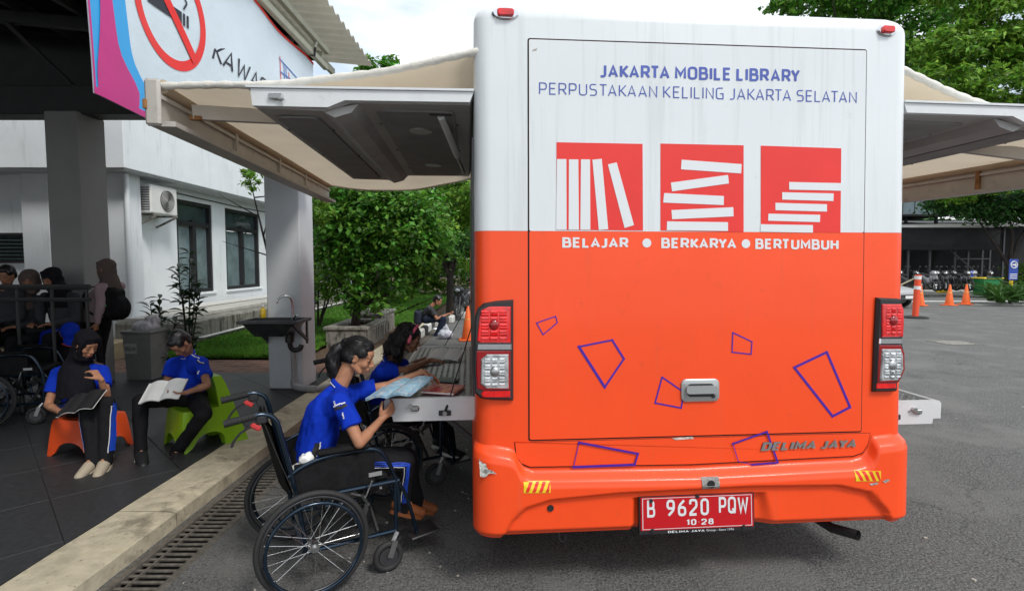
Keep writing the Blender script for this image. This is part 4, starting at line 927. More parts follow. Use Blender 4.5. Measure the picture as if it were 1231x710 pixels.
# ------------------------------------------------------------------ hatches, awnings, fold-out tables (parts of the bus)
mt['hatchgrey'] = M('hatch_lining', (.42, .41, .40), .55, nz=(3, .12), stain=(4, (.22, .2, .19), .62, .4), bump=(50, .15, .003)); mt['hatchdark'] = M('hatch_panel', (.28, .275, .27), .7, nz=(5, .15))
mt['awnfab'] = sheetmat('awning_fabric', (.70, .60, .46), .36, .85, nz=(2.5, .06), stain=(3, (.45, .36, .25), .6, .4), bump=(40, .1, .004)); mt['awnalu'] = M('awning_rail_paint', (.50, .47, .43), .5, .1, nz=(5, .1), stain=[(7, (.3, .27, .23), .58, .6), (16, (.35, .14, .04), .7, .8)])
mt['hem'] = M('awning_hem', (.74, .72, .66), .8, nz=(20, .08), bump=(25, .6, .01)); mt['rust'] = M('rusty_bracket', (.3, .14, .05), .8, nz=(20, .4))
HY0, HY1 = .12, 2.36
def hatch(side):
    """side -1 left, +1 right; x measured outwards from the body side"""
    X0 = 0 if side < 0 else BWD
    f = lambda x, y, z: V((X0 + side * x, y, z))
    hh_ = thing('side_hatch', None, None); hh_.parent = bus; del WM[hh_.name]
    w = 1.055; zt = 2.485
    prof = [(.0, zt), (w, zt - .01), (w, zt - .03), (w - .006, zt - .09), (.70, zt - .09), (.62, zt - .055), (.02, zt - .05)]
    m = MB(); m.prism(prof, lambda u, v, y: f(u, y, v), HY0, HY0 + .035); bb(m, 'edge_panel', mt['alu'], hh_)
    m = MB(); m.prism([(.0, zt + .012), (w + .02, zt + .002), (w + .02, zt - .008), (.0, zt + .001)], lambda u, v, y: f(u, y, v), HY0 - .01, HY1 + .01); bb(m, 'outer_skin', mt['alu'], hh_)
    prof2 = [(.0, zt - .003), (w - .01, zt - .013), (w - .012, zt - .092), (.72, zt - .098), (.60, zt - .058), (.02, zt - .054)]
    m = MB(); m.prism(prof2, lambda u, v, y: f(u, y, v), HY0 + .036, HY1); bb(m, 'lining', mt['hatchgrey'], hh_)
    # ridge that runs front to back, panels either side
    m = MB(); m.prism([(.56, zt - .055), (.60, zt - .10), (.68, zt - .125), (.74, zt - .095)], lambda u, v, y: f(u, y, v), HY0 + .05, HY1 - .005); bb(m, 'centre_ridge', mt['hatchgrey'], hh_)
    for (x0, x1, z) in ((.78, w - .06, zt - .1), (.1, .5, zt - .058)):
        m = MB(); m.prism(rrect(x0, x1, HY0 + .14, HY1 - .12, .05), lambda u, v, q: f(u, v, q), z + .002, z - .008); pn = bb(m, 'inner_panel', mt['hatchdark'], hh_)
        m = MB()
        for k in range(3):
            for xx in (x0 - .012, x1 + .012): m.lathe(f(xx, HY0 + .4 + k * .7, z - .004), [(0, 0), (.008, 0), (.006, .004), (0, .004)], 8, (0, 0, -1))
        bb(m, 'rivets', mt['dsteel'], pn, kind='stuff')
    for y in (.65, 1.75):
        m = MB(); m.lathe(f(.3, y, zt - .066), [(0, 0), (.07, 0), (.062, .008), (0, .008)], 24, (0, 0, -1)); bb(m, 'dome_lamp', mt['silver'], hh_)
    return hh_, f, zt
hl, fl, zt_h = hatch(-1); hr, fr, _ = hatch(1)
# latches on the near edge
def latch(f, x, z, y, par):
    m = MB(); c = f(x, y, z); m.box(c + V((0, -.008, 0)), (.05, .016, .03), bev=.006); m.lathe(c + V((-.03, -.004, .002)), [(0, 0), (.014, 0), (.012, .012), (0, .012)], 10, (0, -1, 0)); m.box(c + V((.02, -.018, -.012)), (.03, .014, .012), bev=.003); bb(m, 'latch', mt['steel'], par)
latch(fl, .93, zt_h - .048, HY0, hl); latch(fr, .98, zt_h - .05, HY0, hr)
# gas struts
def gstrut(f, par):
    m = MB(); a = f(.2, HY0 + .1, zt_h - .062); b = f(.012, HY0 + .62, 2.02); m.tube([a, a.lerp(b, .62)], .02, 12); s_ = bb(m, 'gas_strut', mt['white'], par, smooth=True)
    m = MB(); m.tube([a.lerp(b, .6), b], .012, 8); bb(m, 'strut_rod', mt['steel'], s_, smooth=True)
    m = MB(); m.box(a + V((0, 0, .006)), (.12, .03, .012), bev=.003); bb(m, 'strut_mount', mt['blackpl'], s_)
a = BY(530, 133, HY0 + .2); b = V((-.06, 1.2, 2.28))
for side, hp in ((-1, hl),):
    X0 = 0 if side < 0 else BWD; A = V((a.x, a.y, zt_h - .07)); B = V((b.x, b.y, b.z))
    if side > 0: A.x = BWD - A.x; B.x = BWD - B.x
    m = MB(); m.tube([A, A.lerp(B, .66)], .019, 12); s_ = bb(m, 'gas_strut', mt['white'], hp, smooth=True)
    m = MB(); m.tube([A.lerp(B, .64), B], .012, 8); bb(m, 'strut_rod', mt['steel'], s_, smooth=True)
    m = MB(); m.box(A + V((0, -.02, .01)), (.12, .04, .02), bev=.004); bb(m, 'strut_mount', mt['blackpl'], s_)
# awnings
def awning(side, nr, fr_, nb, fb, rh, s0=.05, s1=.1):
    """nr/fr_: near and far end of front rail; nb/fb: near and far points on the roof edge"""
    aw = thing('awning', None, None); aw.parent = bus; del WM[aw.name]
    def cloth(u, v):
        a = nb.lerp(nr, u); b = fb.lerp(fr_, u); p = a.lerp(b, v)
        sag = (s0 + (s1 - s0) * v) * math.sin(PI * u) + .02 * math.sin(PI * v * 3) * math.sin(PI * u)
        return p + V((0, .02 * math.sin(u * PI), -sag + .003 * math.sin(u * 17 + v * 4)))
    m = MB(); m.grid(30, 40, cloth); bb(m, 'fabric', mt['awnfab'], aw, smooth='all', fixn=False)
    for v in (0, 1):
        m = MB(); pts = [cloth(k / 60, v) + V((0, -.004 if v == 0 else .004, .004)) for k in range(61)]; m.tube(pts, [.015 + .006 * abs(math.sin(k * .9)) for k in range(61)], 8, ref=(0, 1, 0)); bb(m, 'hem', mt['hem'], aw, smooth='all')
    d = (fr_ - nr).normalized(); up = V((0, 0, 1)); o = V((side, 0, 0))
    m = MB(); m.beam(nr - d * .03 + V((0, 0, -rh / 2)), fr_ + d * .03 + V((0, 0, -rh / 2)), .05, rh); rl = bb(m, 'front_rail', mt['awnalu'], aw)
    m = MB(); m.beam(nr - d * .03 + V((-side * .05, 0, -rh * .95)), fr_ + d * .03 + V((-side * .05, 0, -rh * .95)), .1, .025); m.beam(nr - d * .03 + V((-side * .03, 0, -rh * .3)), fr_ + d * .03 + V((-side * .03, 0, -rh * .3)), .02, .018); bb(m, 'rail_lip', mt['awnalu'], rl)
    m = MB(); m.tube([nr + V((-side * .03, 0, .0)), fr_ + V((-side * .03, 0, .0))], .035, 12); bb(m, 'roller_tube', mt['awnfab'], rl, smooth=True)
    m = MB(); m.box(nr - d * .035 + V((0, 0, -rh / 2 + .012)), (.075, .03, rh + .03), bev=.012); bb(m, 'end_cap', mt['awnalu'], rl)
    m = MB(); m.box(nr - d * .054 + V((side * .03, 0, -rh / 2)), (.02, .012, rh * .25), bev=.004); bb(m, 'end_clip', mt['rust'], rl)
    L = (fr_ - nr).length
    for k in (.25, .5, .72):
        p = nr + (fr_ - nr) * k; m = MB(); m.beam(p + V((-side * .03, 0, -rh * .9)), p + V((-side * .03, 0, -rh * .15)), .03, .03); bb(m, 'rail_bracket', mt['rust'] if (k == .25 and side > 0) else mt['awnalu'], rl)
    # folding arm from the near end to the body side
    for t, kk in ((.06, 1),):
        p = nr + (fr_ - nr) * t + V((-side * .07, 0, -.07)); X0 = 0 if side < 0 else BWD; e = V((X0 + side * .5, p.y + kk * .5, 2.55)); q = V((X0 + side * .02, p.y + kk * .1, 2.6))
        m = MB(); m.beam(p, e, .04, .075); m.beam(e, q, .04, .065); ar = bb(m, 'folding_arm', mt['awnalu'], aw)
        m = MB(); m.box(p + V((-side * .02, 0, -.03)), (.06, .03, .02)); bb(m, 'arm_joint', mt['rust'], ar)
    return aw
# left: ends measured in the photograph
nr = BI @ P(188, 104, 2.76); fr_ = BI @ P(392, 222, 6.3)
nb = V((.03, .35, ztop - .12)); q = BY(572, 60, .1); nb = V((.05, .12, q.z)); fb = V((.03, 3.9, 2.66))
awning(-1, nr, fr_, nb, fb, .2)
# right: mirrored on the body
nr2 = V((BWD + 1.62, .35, 2.36)); fr2 = V((BWD + 1.62, 4.0, 2.42)); q = BL(1087, 98)
awning(1, nr2, fr2, V((BWD - .03, .25, 2.74)), V((BWD - .03, 3.9, 2.66)), .2)
# fold-out tables
mt['checker'] = M('checker_plate', (.24, .24, .235), .42, .75, nz=(7, .15), stain=(6, (.14, .14, .13), .58, .5)); mt['pagepad'] = mt['white']
def foldtable(side, w, ztab):
    X0 = 0 if side < 0 else BWD; f = lambda x, y, z: V((X0 + side * x, y, z))
    t = thing('fold_out_table', None, None); t.parent = bus; del WM[t.name]
    y0, y1 = TY0, TY1
    m = MB(); a = f(.0, y0 + .03, 0).x; b = f(w - .03, y0 + .03, 0).x
    m.box(((a + b) / 2, (y0 + y1) / 2, ztab - .012), (abs(b - a), y1 - y0 - .06, .02)); bb(m, 'deck', mt['checker'], t)
    lug = MB(); i = 0
    nx = int(abs(b - a) / .04); ny = int((y1 - y0 - .08) / .04)
    for ix in range(nx):
        for iy in range(ny):
            x = min(a, b) + .022 + ix * .04; y = y0 + .055 + iy * .04; s_ = 1 if (ix + iy) % 2 else -1
            dx, dy = .014, .014 * s_; lug.add([(x - dx, y - dy, ztab - .002), (x + dy * .35, y - dx * .35, ztab - .002), (x + dx, y + dy, ztab - .002), (x - dy * .35, y + dx * .35, ztab - .002), (x, y, ztab + .003)], [(0, 1, 4), (1, 2, 4), (2, 3, 4), (3, 0, 4)])
    bb(lug, 'tread_lugs', mt['checker'], t, kind='stuff')
    for yy, s_ in ((y0, 1), (y1, -1)):
        m = MB(); m.prism([(0, ztab - .13), (w - .05, ztab - .13), (w - .045, ztab - .1), (w, ztab - .1), (w, ztab - .012), (w - .012, ztab + .002), (0, ztab + .002)], lambda u, v, q: f(u, q, v), yy, yy + s_ * .03); bb(m, 'end_panel', mt['alu'], t)
    m = MB(); c = f(w - .015, (y0 + y1) / 2, ztab - .055); m.box(c, (.029, y1 - y0 - .062, .11), bev=.006); bb(m, 'edge_frame', mt['alu'], t)
    c = f(w * .66, y0, ztab - .055); m = MB(); m.box(c + V((0, -.008, 0)), (.05, .016, .03), bev=.008); m.lathe(c + V((-.026, 0, .012)), [(0, 0), (.014, 0), (.012, .02), (0, .02)], 12, (0, -1, 0)); m.lathe(c + V((-.05, 0, 0)), [(0, 0), (.006, 0), (.006, .004), (0, .004)], 10, (0, -1, 0)); bb(m, 'latch', mt['steel'], t)
    c = f(w * .33, y0, ztab - .085); m = MB(); m.box(c + V((0, -.006, 0)), (.07, .012, .03), bev=.003); an = bb(m, 'cable_anchor', mt['blackpl'], t)
    m = MB(); m.lathe(c + V((0, -.012, 0)), [(0, 0), (.014, 0), (.012, .01), (0, .01)], 12, (0, -1, 0)); bb(m, 'bolt', mt['steel'], an)
    e = f(.0, y0 + .25, ztab + .42) if side < 0 else f(.0, y0 + .2, ztab + .3)
    m = MB(); c2 = c + V((0, -.016, 0)); m.tube([c2, c2.lerp(e, .14)], .008, 8); m.tube([c2.lerp(e, .12), e], .0035, 6); bb(m, 'stay_cable', mt['rubber'], t, smooth=True)
    c3 = f(w * .5, y1 - .02, ztab + .0); m = MB(); m.tube([c3, f(.0, y1 - .1, ztab + .45)], .0035, 6); bb(m, 'stay_cable', mt['rubber'], t)
    for yy in (y0 + .5, y1 - .5): m = MB(); m.beam(f(.02, yy, ztab - .4), f(w - .1, yy, ztab - .06), .03, .03); bb(m, 'support_arm', mt['dsteel'], t)
    return t
q = G(461.6, 479.6, .88); ql = BI @ q; TY0 = ql.y; TY1 = TY0 + 1.95; TW = -ql.x; TZ = .88
foldtable(-1, TW, TZ)
TY0 -= .22; TY1 -= .22; foldtable(1, TW * .84, TZ - .02)
print('bus', zline, ztop, 'door', xl, xr, zb_, zt_, 'table', TY0, TW)
# ------------------------------------------------------------------ vegetation
mt['leafA'] = M('leaf_mid_green', (.085, .23, .022), .5, leaf=True, spec=.4); mt['leafB'] = M('leaf_light_green', (.15, .30, .03), .5, leaf=True, spec=.4); mt['leafC'] = M('leaf_dark_green', (.035, .11, .02), .5, leaf=True, spec=.4)
mt['leafD'] = M('leaf_deep_glossy', (.018, .05, .018), .35, leaf=True); mt['bark'] = M('bark', (.035, .027, .022), .9, nz=(12, .4), bump=(30, .8, .02)); mt['barkpale'] = M('bark_pale', (.16, .13, .1), .9, nz=(12, .4), bump=(30, .8, .02))
def leaves(name, parent, blobs, n, size, mat, seed=1, clump=30, spread=.16, asp=2.0, droop=.0, kind=None):
    r = np.random.RandomState(seed); vol = np.array([b[1][0] * b[1][1] * b[1][2] for b in blobs]) ** .8; vol /= vol.sum()
    nc = max(8, n // clump); bi = r.choice(len(blobs), nc, p=vol)
    cen = np.array([b[0] for b in blobs])[bi]; rad = np.array([b[1] for b in blobs])[bi]
    d = r.normal(size=(nc, 3)); d /= np.linalg.norm(d, axis=1)[:, None]; rr = r.uniform(.25, 1, nc) ** .45
    cc = cen + d * rad * rr[:, None] * r.uniform(.82, 1.12, (nc, 1))
    ci = r.randint(0, nc, n); base = cc[ci]; sp = spread * rad[ci].mean(axis=1)[:, None]
    pos = base + r.normal(size=(n, 3)) * sp * np.array([1, 1, .6])
    out = pos - cen[ci]; out /= np.linalg.norm(out, axis=1)[:, None] + 1e-6
    nr = r.normal(size=(n, 3)) * .6 + np.array([0, 0, .8]) + out * .5; nr /= np.linalg.norm(nr, axis=1)[:, None]
    t = np.cross(nr, r.normal(size=(n, 3))); t /= np.linalg.norm(t, axis=1)[:, None]; t[:, 2] -= droop; t /= np.linalg.norm(t, axis=1)[:, None]
    b = np.cross(nr, t); s_ = size * r.uniform(.45, 1.6, (n, 1))
    v = np.zeros((n * 4, 3)); v[0::4] = pos - t * s_ * .5; v[1::4] = pos + b * s_ / asp * .5 + nr * s_ * .08; v[2::4] = pos + t * s_ * .5; v[3::4] = pos - b * s_ / asp * .5 + nr * s_ * .08
    if parent is not None: v -= np.array(parent.location)
    me = bpy.data.meshes.new(name); me.vertices.add(n * 4); me.vertices.foreach_set('co', v.ravel())
    k = np.arange(n) * 4; tri = np.stack([k, k + 1, k + 2, k, k + 2, k + 3], 1).ravel()
    me.loops.add(n * 6); me.loops.foreach_set('vertex_index', tri); me.polygons.add(n * 2); me.polygons.foreach_set('loop_start', np.arange(n * 2) * 3); me.polygons.foreach_set('loop_total', np.full(n * 2, 3))
    me.materials.append(mat); me.update(); me.validate()
    o = bpy.data.objects.new(name, me); COL.objects.link(o)
    if parent is not None: o.parent = parent
    if kind: o['kind'] = kind
    return o
def trunk(parent, base, limbs, r0, mat, seed=1):
    rr = random.Random(seed); m = MB(); base = V(base)
    avg = sum((V(e) for e in limbs), V()) / len(limbs); fk = base.lerp(avg, .28); fk.x = base.x + (avg.x - base.x) * .15; fk.y = base.y
    if r0 > .06: m.tube([base - V((0, 0, .1)), base.lerp(fk, .3), fk], [r0 * 1.25, r0, r0 * .8], 10, smoothpath=1); base = fk; r0 *= .62
    for k, e in enumerate(limbs):
        e = V(e); md = base.lerp(e, .45) + V((rr.uniform(-.1, .1), rr.uniform(-.1, .1), .05)) * (e - base).length * .5; md.z = base.z + (e.z - base.z) * .5
        m.tube([base, base.lerp(md, .5) + V((0, 0, .05)), md, e], [r0, r0 * .8, r0 * .55, r0 * .15], 8, smoothpath=1)
        for q in range(5):
            t = .4 + .12 * q; p = md.lerp(e, (t - .45) / .55) if t > .45 else base.lerp(md, t / .45); L = (e - base).length * .28
            m.tube([p, p + V((rr.uniform(-1, 1), rr.uniform(-1, 1), rr.uniform(.1, .8))) * L], [r0 * .3, r0 * .06], 5)
    return m.build('trunk', mat, parent, smooth=True)
def tree(name, label, base, limbs, r0, blobs, n, size, mat, bark='bark', seed=1, group=None, **k):
    t = thing(name, label, 'tree' if 'tree' in name else 'shrub', base, 0, group); trunk(t, base, limbs, r0, mt[bark], seed); leaves('crown', t, blobs, n, size, mat, seed, **k); return t
B = lambda px, py, Y, rx, ry, rz: (tuple(P(px, py, Y)), (rx, ry, rz))
b0 = (-3.05, 10.4, .35)
tree('flowering_tree', 'bushy dark green tree with many thin stems growing out of the concrete planter', b0, [P(440, 290, 10.4), P(480, 300, 10.2), P(415, 280, 10.6), P(520, 330, 10.3), P(400, 330, 10.5)], .09,
     [B(455, 262, 10.4, 1.05, .9, .85), B(500, 280, 10.2, .8, .8, .75), B(425, 300, 10.4, .75, .7, .6), B(470, 325, 10.2, .7, .6, .5), B(455, 240, 10.6, .8, .8, .5), B(512, 300, 10.4, .38, .5, .5), B(410, 260, 10.6, .5, .6, .7), B(445, 355, 10.3, .7, .5, .35)], 19000, .095, mt['leafA'], seed=3, asp=1.6)
b0 = (-5.0, 13.5, .1)
tree('young_tree', 'thin young tree with sparse small leaves in the lawn close behind the pillar', b0, [P(378, 260, 13.5), P(395, 280, 13.3), P(365, 300, 13.6)], .04, [B(388, 275, 13.4, .5, .6, .8), B(380, 330, 13.4, .5, .5, .8), B(400, 245, 13.4, .5, .5, .5)], 3200, .08, mt['leafC'], seed=5, asp=1.8)
b0 = (-4.4, 12.2, .12)
tree('round_shrub', 'yellow green shrub in the lawn just right of the basin pillar', b0, [P(395, 330, 12), P(410, 320, 12), P(388, 300, 12)], .03, [B(396, 320, 12, .55, .5, .75), B(415, 300, 12.2, .6, .5, .7), B(402, 345, 12, .5, .5, .3)], 4200, .085, mt['leafB'], seed=6, asp=1.8)
b0 = (-2.0, 17.5, 0)
tree('feathery_tree', 'tall feathery light green tree beside the lane behind the planter tree', b0, [P(520, 200, 17.5), P(560, 230, 17), P(500, 250, 17.8), P(585, 180, 17.5)], .13,
     [B(530, 245, 17.5, 1.5, 1.4, 1.1), B(558, 275, 16.8, 1.1, 1.2, .9), B(500, 215, 18, 1.4, 1.4, 1.2), B(570, 215, 17.2, 1.3, 1.4, 1.2), B(545, 310, 16.8, .9, 1, .5), B(600, 170, 17.8, 1.5, 1.4, 1.3)], 17000, .15, mt['leafB'], seed=8, asp=2.6, clump=60, spread=.12)
b0 = (-5.6, 22.0, 0)
tree('slender_tree', 'slender tree whose leafy tip shows above the edge of the left awning', b0, [P(452, 90, 19), P(420, 150, 20), P(480, 180, 20)], .16,
     [B(452, 88, 19, .75, .7, .55), B(440, 150, 19.5, 1.3, 1.2, 1.0), B(470, 200, 20, 1.8, 1.4, 1.4), B(410, 230, 20, 1.6, 1.4, 1.3)], 8000, .24, mt['leafA'], seed=9, asp=2.4, clump=25)
b0 = (-.9, 24, 0)
tree('wide_tree', 'wide dark tree filling the background beside the far end of the bus', b0, [P(540, 250, 24), P(590, 240, 24), P(490, 280, 24)], .2,
     [B(545, 270, 24, 2.4, 2, 1.6), B(500, 290, 25, 2.2, 2, 1.3), B(580, 230, 24, 2.6, 2, 2.), B(440, 280, 26, 2.4, 2, 1.6)], 12000, .26, mt['leafC'], seed=11)
b0 = (-.75, 15.2, 0)
tree('gnarled_shrub', 'small gnarled shrub with curved bare stems on the verge behind the seated man', b0, [P(572, 300, 15.2), P(562, 310, 15), P(585, 290, 15.2)], .07, [B(574, 290, 15.2, .6, .6, .4), B(560, 300, 15, .35, .4, .25)], 1600, .09, mt['leafC'], seed=12)
# sprigs of fronds behind the left pillar
b0 = (-3.75, 9.2, .1)
tree('frond_tree', 'narrow tree with pale feathery fronds peeping out on both sides of the basin pillar', b0, [P(300, 214, 9.2), P(330, 200, 9.2), P(378, 250, 9.2)], .045, [B(302, 215, 9.2, .22, .25, .2), B(345, 212, 9.2, .4, .3, .25), B(384, 252, 9.2, .26, .3, .3)], 1300, .1, mt['leafB'], seed=13, asp=3)
# right-hand trees
b0 = (20.5, 33, 0)
tree('dark_tree', 'dark tall tree rising directly behind the right top corner of the bus', b0, [P(1000, 20, 33), P(1060, 0, 33), P(1090, 100, 33)], .4,
     [B(960, -6, 33, 2.0, 2, 1.2), B(1040, -15, 33, 3.4, 3, 2.4), B(1100, 30, 34, 3.2, 3, 3), B(1120, 120, 34, 3, 3, 3.4), B(1000, -40, 34, 3, 3, 2), B(1180, 200, 35, 3.4, 3, 3.2)], 26000, .34, mt['leafA'], seed=15, clump=50, spread=.14)
b0 = (30.5, 29, 0)
tree('big_spreading_tree', 'large spreading tree with bright layered foliage above the right awning', b0, [P(1150, 60, 28), P(1200, 20, 28), P(1230, 120, 28), P(1130, 130, 28), P(1260, 60, 28)], .3,
     [B(1150, 60, 28, 2.2, 2, 1.2), B(1205, 30, 28, 2.4, 2, 1.5), B(1130, 105, 27.5, 1.7, 1.6, .9), B(1200, 110, 27.5, 2.4, 2, 1.1), B(1165, 150, 27.5, 2.2, 1.8, .9), B(1240, 160, 27.5, 2.2, 2, 1.2), B(1180, -20, 28, 2.6, 2, 1.3), B(1250, 60, 28, 2.6, 2, 1.6), B(1215, 205, 28, 2.4, 1.8, .9), B(1150, 232, 28.5, 1.6, 1.5, .6)], 46000, .27, mt['leafB'], seed=16, asp=2.6, clump=70, spread=.13, droop=.25)
b0 = (28.2, 30.5, 0)
tree('leaning_tree', 'dark leaning tree with thick forked trunk in front of the parking shed', b0, [P(1160, 240, 30), P(1205, 235, 30), P(1250, 250, 30)], .17,
     [B(1150, 245, 30, 1.8, 1.5, .7), B(1200, 250, 30, 2.2, 1.6, .8), B(1240, 250, 29.5, 1.6, 1.6, .8)], 9000, .22, mt['leafC'], seed=17)
# far wood on the horizon
blobs = []
rw = random.Random(4)
for k in range(46):
    x = -45 + k * 2.5; y = 62 + rw.uniform(-4, 8); blobs.append(((x, y, rw.uniform(2, 4)), (4, 3, rw.uniform(3.5, 6))))
for k in range(24):
    x = 62 + k * 1.5; y = 60 - k * 2; blobs.append(((x, y, 3), (4, 4, rw.uniform(4, 7))))
leaves('far_wood', None, blobs, 60000, .62, mt['leafC'], seed=20, kind='stuff', clump=60)
hg = thing('garden_hedge', 'leafy hedge closing the end of the lawn behind the seated man', 'hedge', (-3.5, 26.5, 0))
leaves('foliage', hg, [((-8 + k * .95, 26.4 + .3 * math.sin(k), .9 + .25 * math.sin(k * 1.7)), (.8, .7, .95)) for k in range(10)], 12000, .17, mt['leafB'], 44)
trunk(hg, (-3.5, 26.6, 0), [(-5, 26.5, 1.2), (-2.5, 26.5, 1.2), (-1.2, 26.4, 1)], .05, mt['bark'], 4)
# palms fronds by the lane
def clump_plant(name, label, c, n, L, w, mat, group=None, seed=1, up=.9, indiv=True):
    rr = random.Random(seed); t = thing(name, label, 'plant', c, rr.uniform(0, 6), group)
    m = MB(); k = 6; vs_ = []
    for i in range(k + 1):
        u = i / k; ww = w * math.sin(PI * min(1, .12 + u * .88)) ** .7 if i < k else .001; x = L * (u * .55 + u * u * .3); z = L * up * (u - .62 * u * u)
        vs_ += [(x, -ww / 2, z + ww * .25), (x, 0, z), (x, ww / 2, z + ww * .25)]
    m.add(vs_, [(i * 3 + j, i * 3 + j + 1, i * 3 + 4 + j, i * 3 + 3 + j) for i in range(k) for j in range(2)]); me = m.mesh('leaf', mat, smooth='all')
    for i in range(n):
        s_ = rr.uniform(.65, 1.15); inst('leaf', me, t, (rr.uniform(-.1, .1) * L, rr.uniform(-.1, .1) * L, 0), (rr.uniform(-.2, .2), rr.uniform(-.55, .35), rr.uniform(0, 6.28)), (s_, s_, s_))
    return t
for k, (px, py) in enumerate([(1192, 362), (1204, 364), (1218, 363), (1231, 362), (1244, 361)]):
    c = G(px, py, .12); c = c * 1.0; clump_plant('spider_lily', 'strap leaved lily clump %s' % ['nearest the green wheelie bin', 'just before the blue signpost', 'directly behind the blue signpost', 'after the blue signpost toward the picture edge', 'last of the row, cut by the picture edge'][k], tuple(c), 44, 1.25, .1, mt['leafC'], 'lily clumps in the kerbed bed', seed=30 + k)
rb = thing('round_shrub', 'rounded leafy shrub behind the lily clumps near the tree trunk', 'shrub', tuple(G(1225, 345, .1))); q = G(1226, 345, .1)
trunk(rb, tuple(q), [q + V((0, 0, 1.2)), q + V((.5, 0, 1))], .05, mt['bark']); leaves('crown', rb, [((q.x, q.y, .9), (1.1, 1, .8)), ((q.x + 1.2, q.y, .8), (.9, 1, .7))], 2500, .14, mt['leafB'], 31)
# dark shrubs behind the seated boy: each leaf a part
def stem_shrub(label, c, stems, seed):
    rr = random.Random(seed); t = thing('potted_shrub', label, 'plant', c, 0, 'dark leafy shrubs by the waste bin')
    m = MB(); k = 4; L = .15; vs_ = []
    for i in range(k + 1):
        u = i / k; ww = .06 * math.sin(PI * min(.99, .05 + u * .93)); vs_ += [(L * u, -ww / 2, .02 * u + ww * .2 - .05 * u * u), (L * u, 0, .02 * u - .05 * u * u), (L * u, ww / 2, .02 * u + ww * .2 - .05 * u * u)]
    m.add(vs_, [(i * 3 + j, i * 3 + j + 1, i * 3 + 4 + j, i * 3 + 3 + j) for i in range(k) for j in range(2)]); me = m.mesh('leaf', mt['leafD'], smooth='all')
    for (dx, dy, h) in stems:
        pts = [V((0, 0, 0)), V((dx * .4, dy * .4, h * .5)), V((dx, dy, h))]; s_ = MB(); s_.tube(pts, [.014, .011, .005], 6, smoothpath=1); s_.build('stem', mt['bark'], t, world=False, smooth=True)
        for i in range(int(h * 26)):
            u = .25 + .75 * rr.random(); p = pts[0].lerp(pts[1], u * 2) if u < .5 else pts[1].lerp(pts[2], u * 2 - 1); az = rr.uniform(0, 6.28); sc = rr.uniform(.6, 1.25)
            inst('leaf', me, t, p + V((math.cos(az), math.sin(az), 0)) * .015, (rr.uniform(-.4, .4), rr.uniform(-.9, .2), az), (sc, sc, sc))
    return t
a = G(190, 452, .08); stem_shrub('low dark shrub with glossy leaves just right of the grey bin', (a.x, a.y, .08), [(-.1, .05, 1.0), (.1, -.05, .9), (.22, .1, .75), (-.2, 0, .8), (0, .1, 1.1)], 41)
a = G(228, 448, .08); stem_shrub('tall dark shrub with upright crown behind the boy reading', (a.x, a.y, .08), [(.05, .02, 1.72), (-.1, .05, 1.25), (.2, .0, 1.2), (.1, .1, 1.45), (-.05, -.1, 1.5)], 42)

# ------------------------------------------------------------------ planters and kerb stones
def planter(label, x0, x1, y0, y1, h):
    t = thing('concrete_planter', label, 'planter', ((x0 + x1) / 2, (y0 + y1) / 2, 0), 0, 'stained concrete planters')
    for (c, s_) in ((((x0 + x1) / 2, y0 + .04, h / 2), (x1 - x0, .08, h)), (((x0 + x1) / 2, y1 - .04, h / 2), (x1 - x0, .08, h)), ((x0 + .04, (y0 + y1) / 2, h / 2), (.08, y1 - y0 - .162, h)), ((x1 - .04, (y0 + y1) / 2, h / 2), (.08, y1 - y0 - .162, h))): MB().box(c, s_, bev=.012).build('side', mt['conc'], t)
    for (c, s_) in ((((x0 + x1) / 2, y0 + .05, h + .035), (x1 - x0 + .08, .16, .06)), (((x0 + x1) / 2, y1 - .05, h + .035), (x1 - x0 + .08, .16, .06)), ((x0 + .05, (y0 + y1) / 2, h + .034), (.16, y1 - y0 - .26, .058)), ((x1 - .05, (y0 + y1) / 2, h + .034), (.16, y1 - y0 - .26, .058))): MB().box(c, s_, bev=.01).build('coping', mt['conc'], t)
    n = int((y1 - y0) / .14)
    for k in range(n): MB().box((x1 + .006, y0 + .1 + k * .14, h / 2), (.02, .05, h - .08), bev=.006).build('rib', mt['conc'], t)
    for k in range(int((x1 - x0) / .14)): MB().box((x0 + .09 + k * .14, y0 - .006, h / 2), (.05, .02, h - .08), bev=.006).build('rib', mt['conc'], t)
    MB().box(((x0 + x1) / 2, (y0 + y1) / 2, h - .06), (x1 - x0 - .17, y1 - y0 - .17, .04)).build('soil', mt['soil'], t)
planter('nearer ribbed concrete planter holding the bushy tree', -3.42, -2.68, 9.85, 11.3, .42); planter('farther ribbed concrete planter with rust coloured corner', -3.45, -2.82, 11.6, 12.9, .5)
bed = MB().box((-2.9, 11.2, .05), (1.3, 5.6, .08)).build('planting_bed', mt['soil'], kind='structure')
mt['kerbwhite'] = M('whitewashed_kerb', (.6, .6, .56), .8, nz=(8, .12), stain=(6, (.15, .13, .1), .56, .7), bump=(40, .4, .006)); mt['kerbblack'] = M('black_kerb', (.05, .05, .05), .8, nz=(8, .3), bump=(40, .4, .006))
ks = thing('painted_kerb', 'row of painted kerb stones edging the verge where the man sits', 'kerb', (-2.1, 12, 0)); ks['kind'] = 'structure'; del ks['label']; del ks['category']
for k in range(14):
    inst_ = MB().box((-2.06 + (k > 5) * (k - 5) * .12, 11.0 + k * .52, .08), (.15, .5, .2), bev=.03); inst_.build('kerb_stone', mt['kerbwhite'] if k % 2 == 0 else mt['kerbblack'], ks)

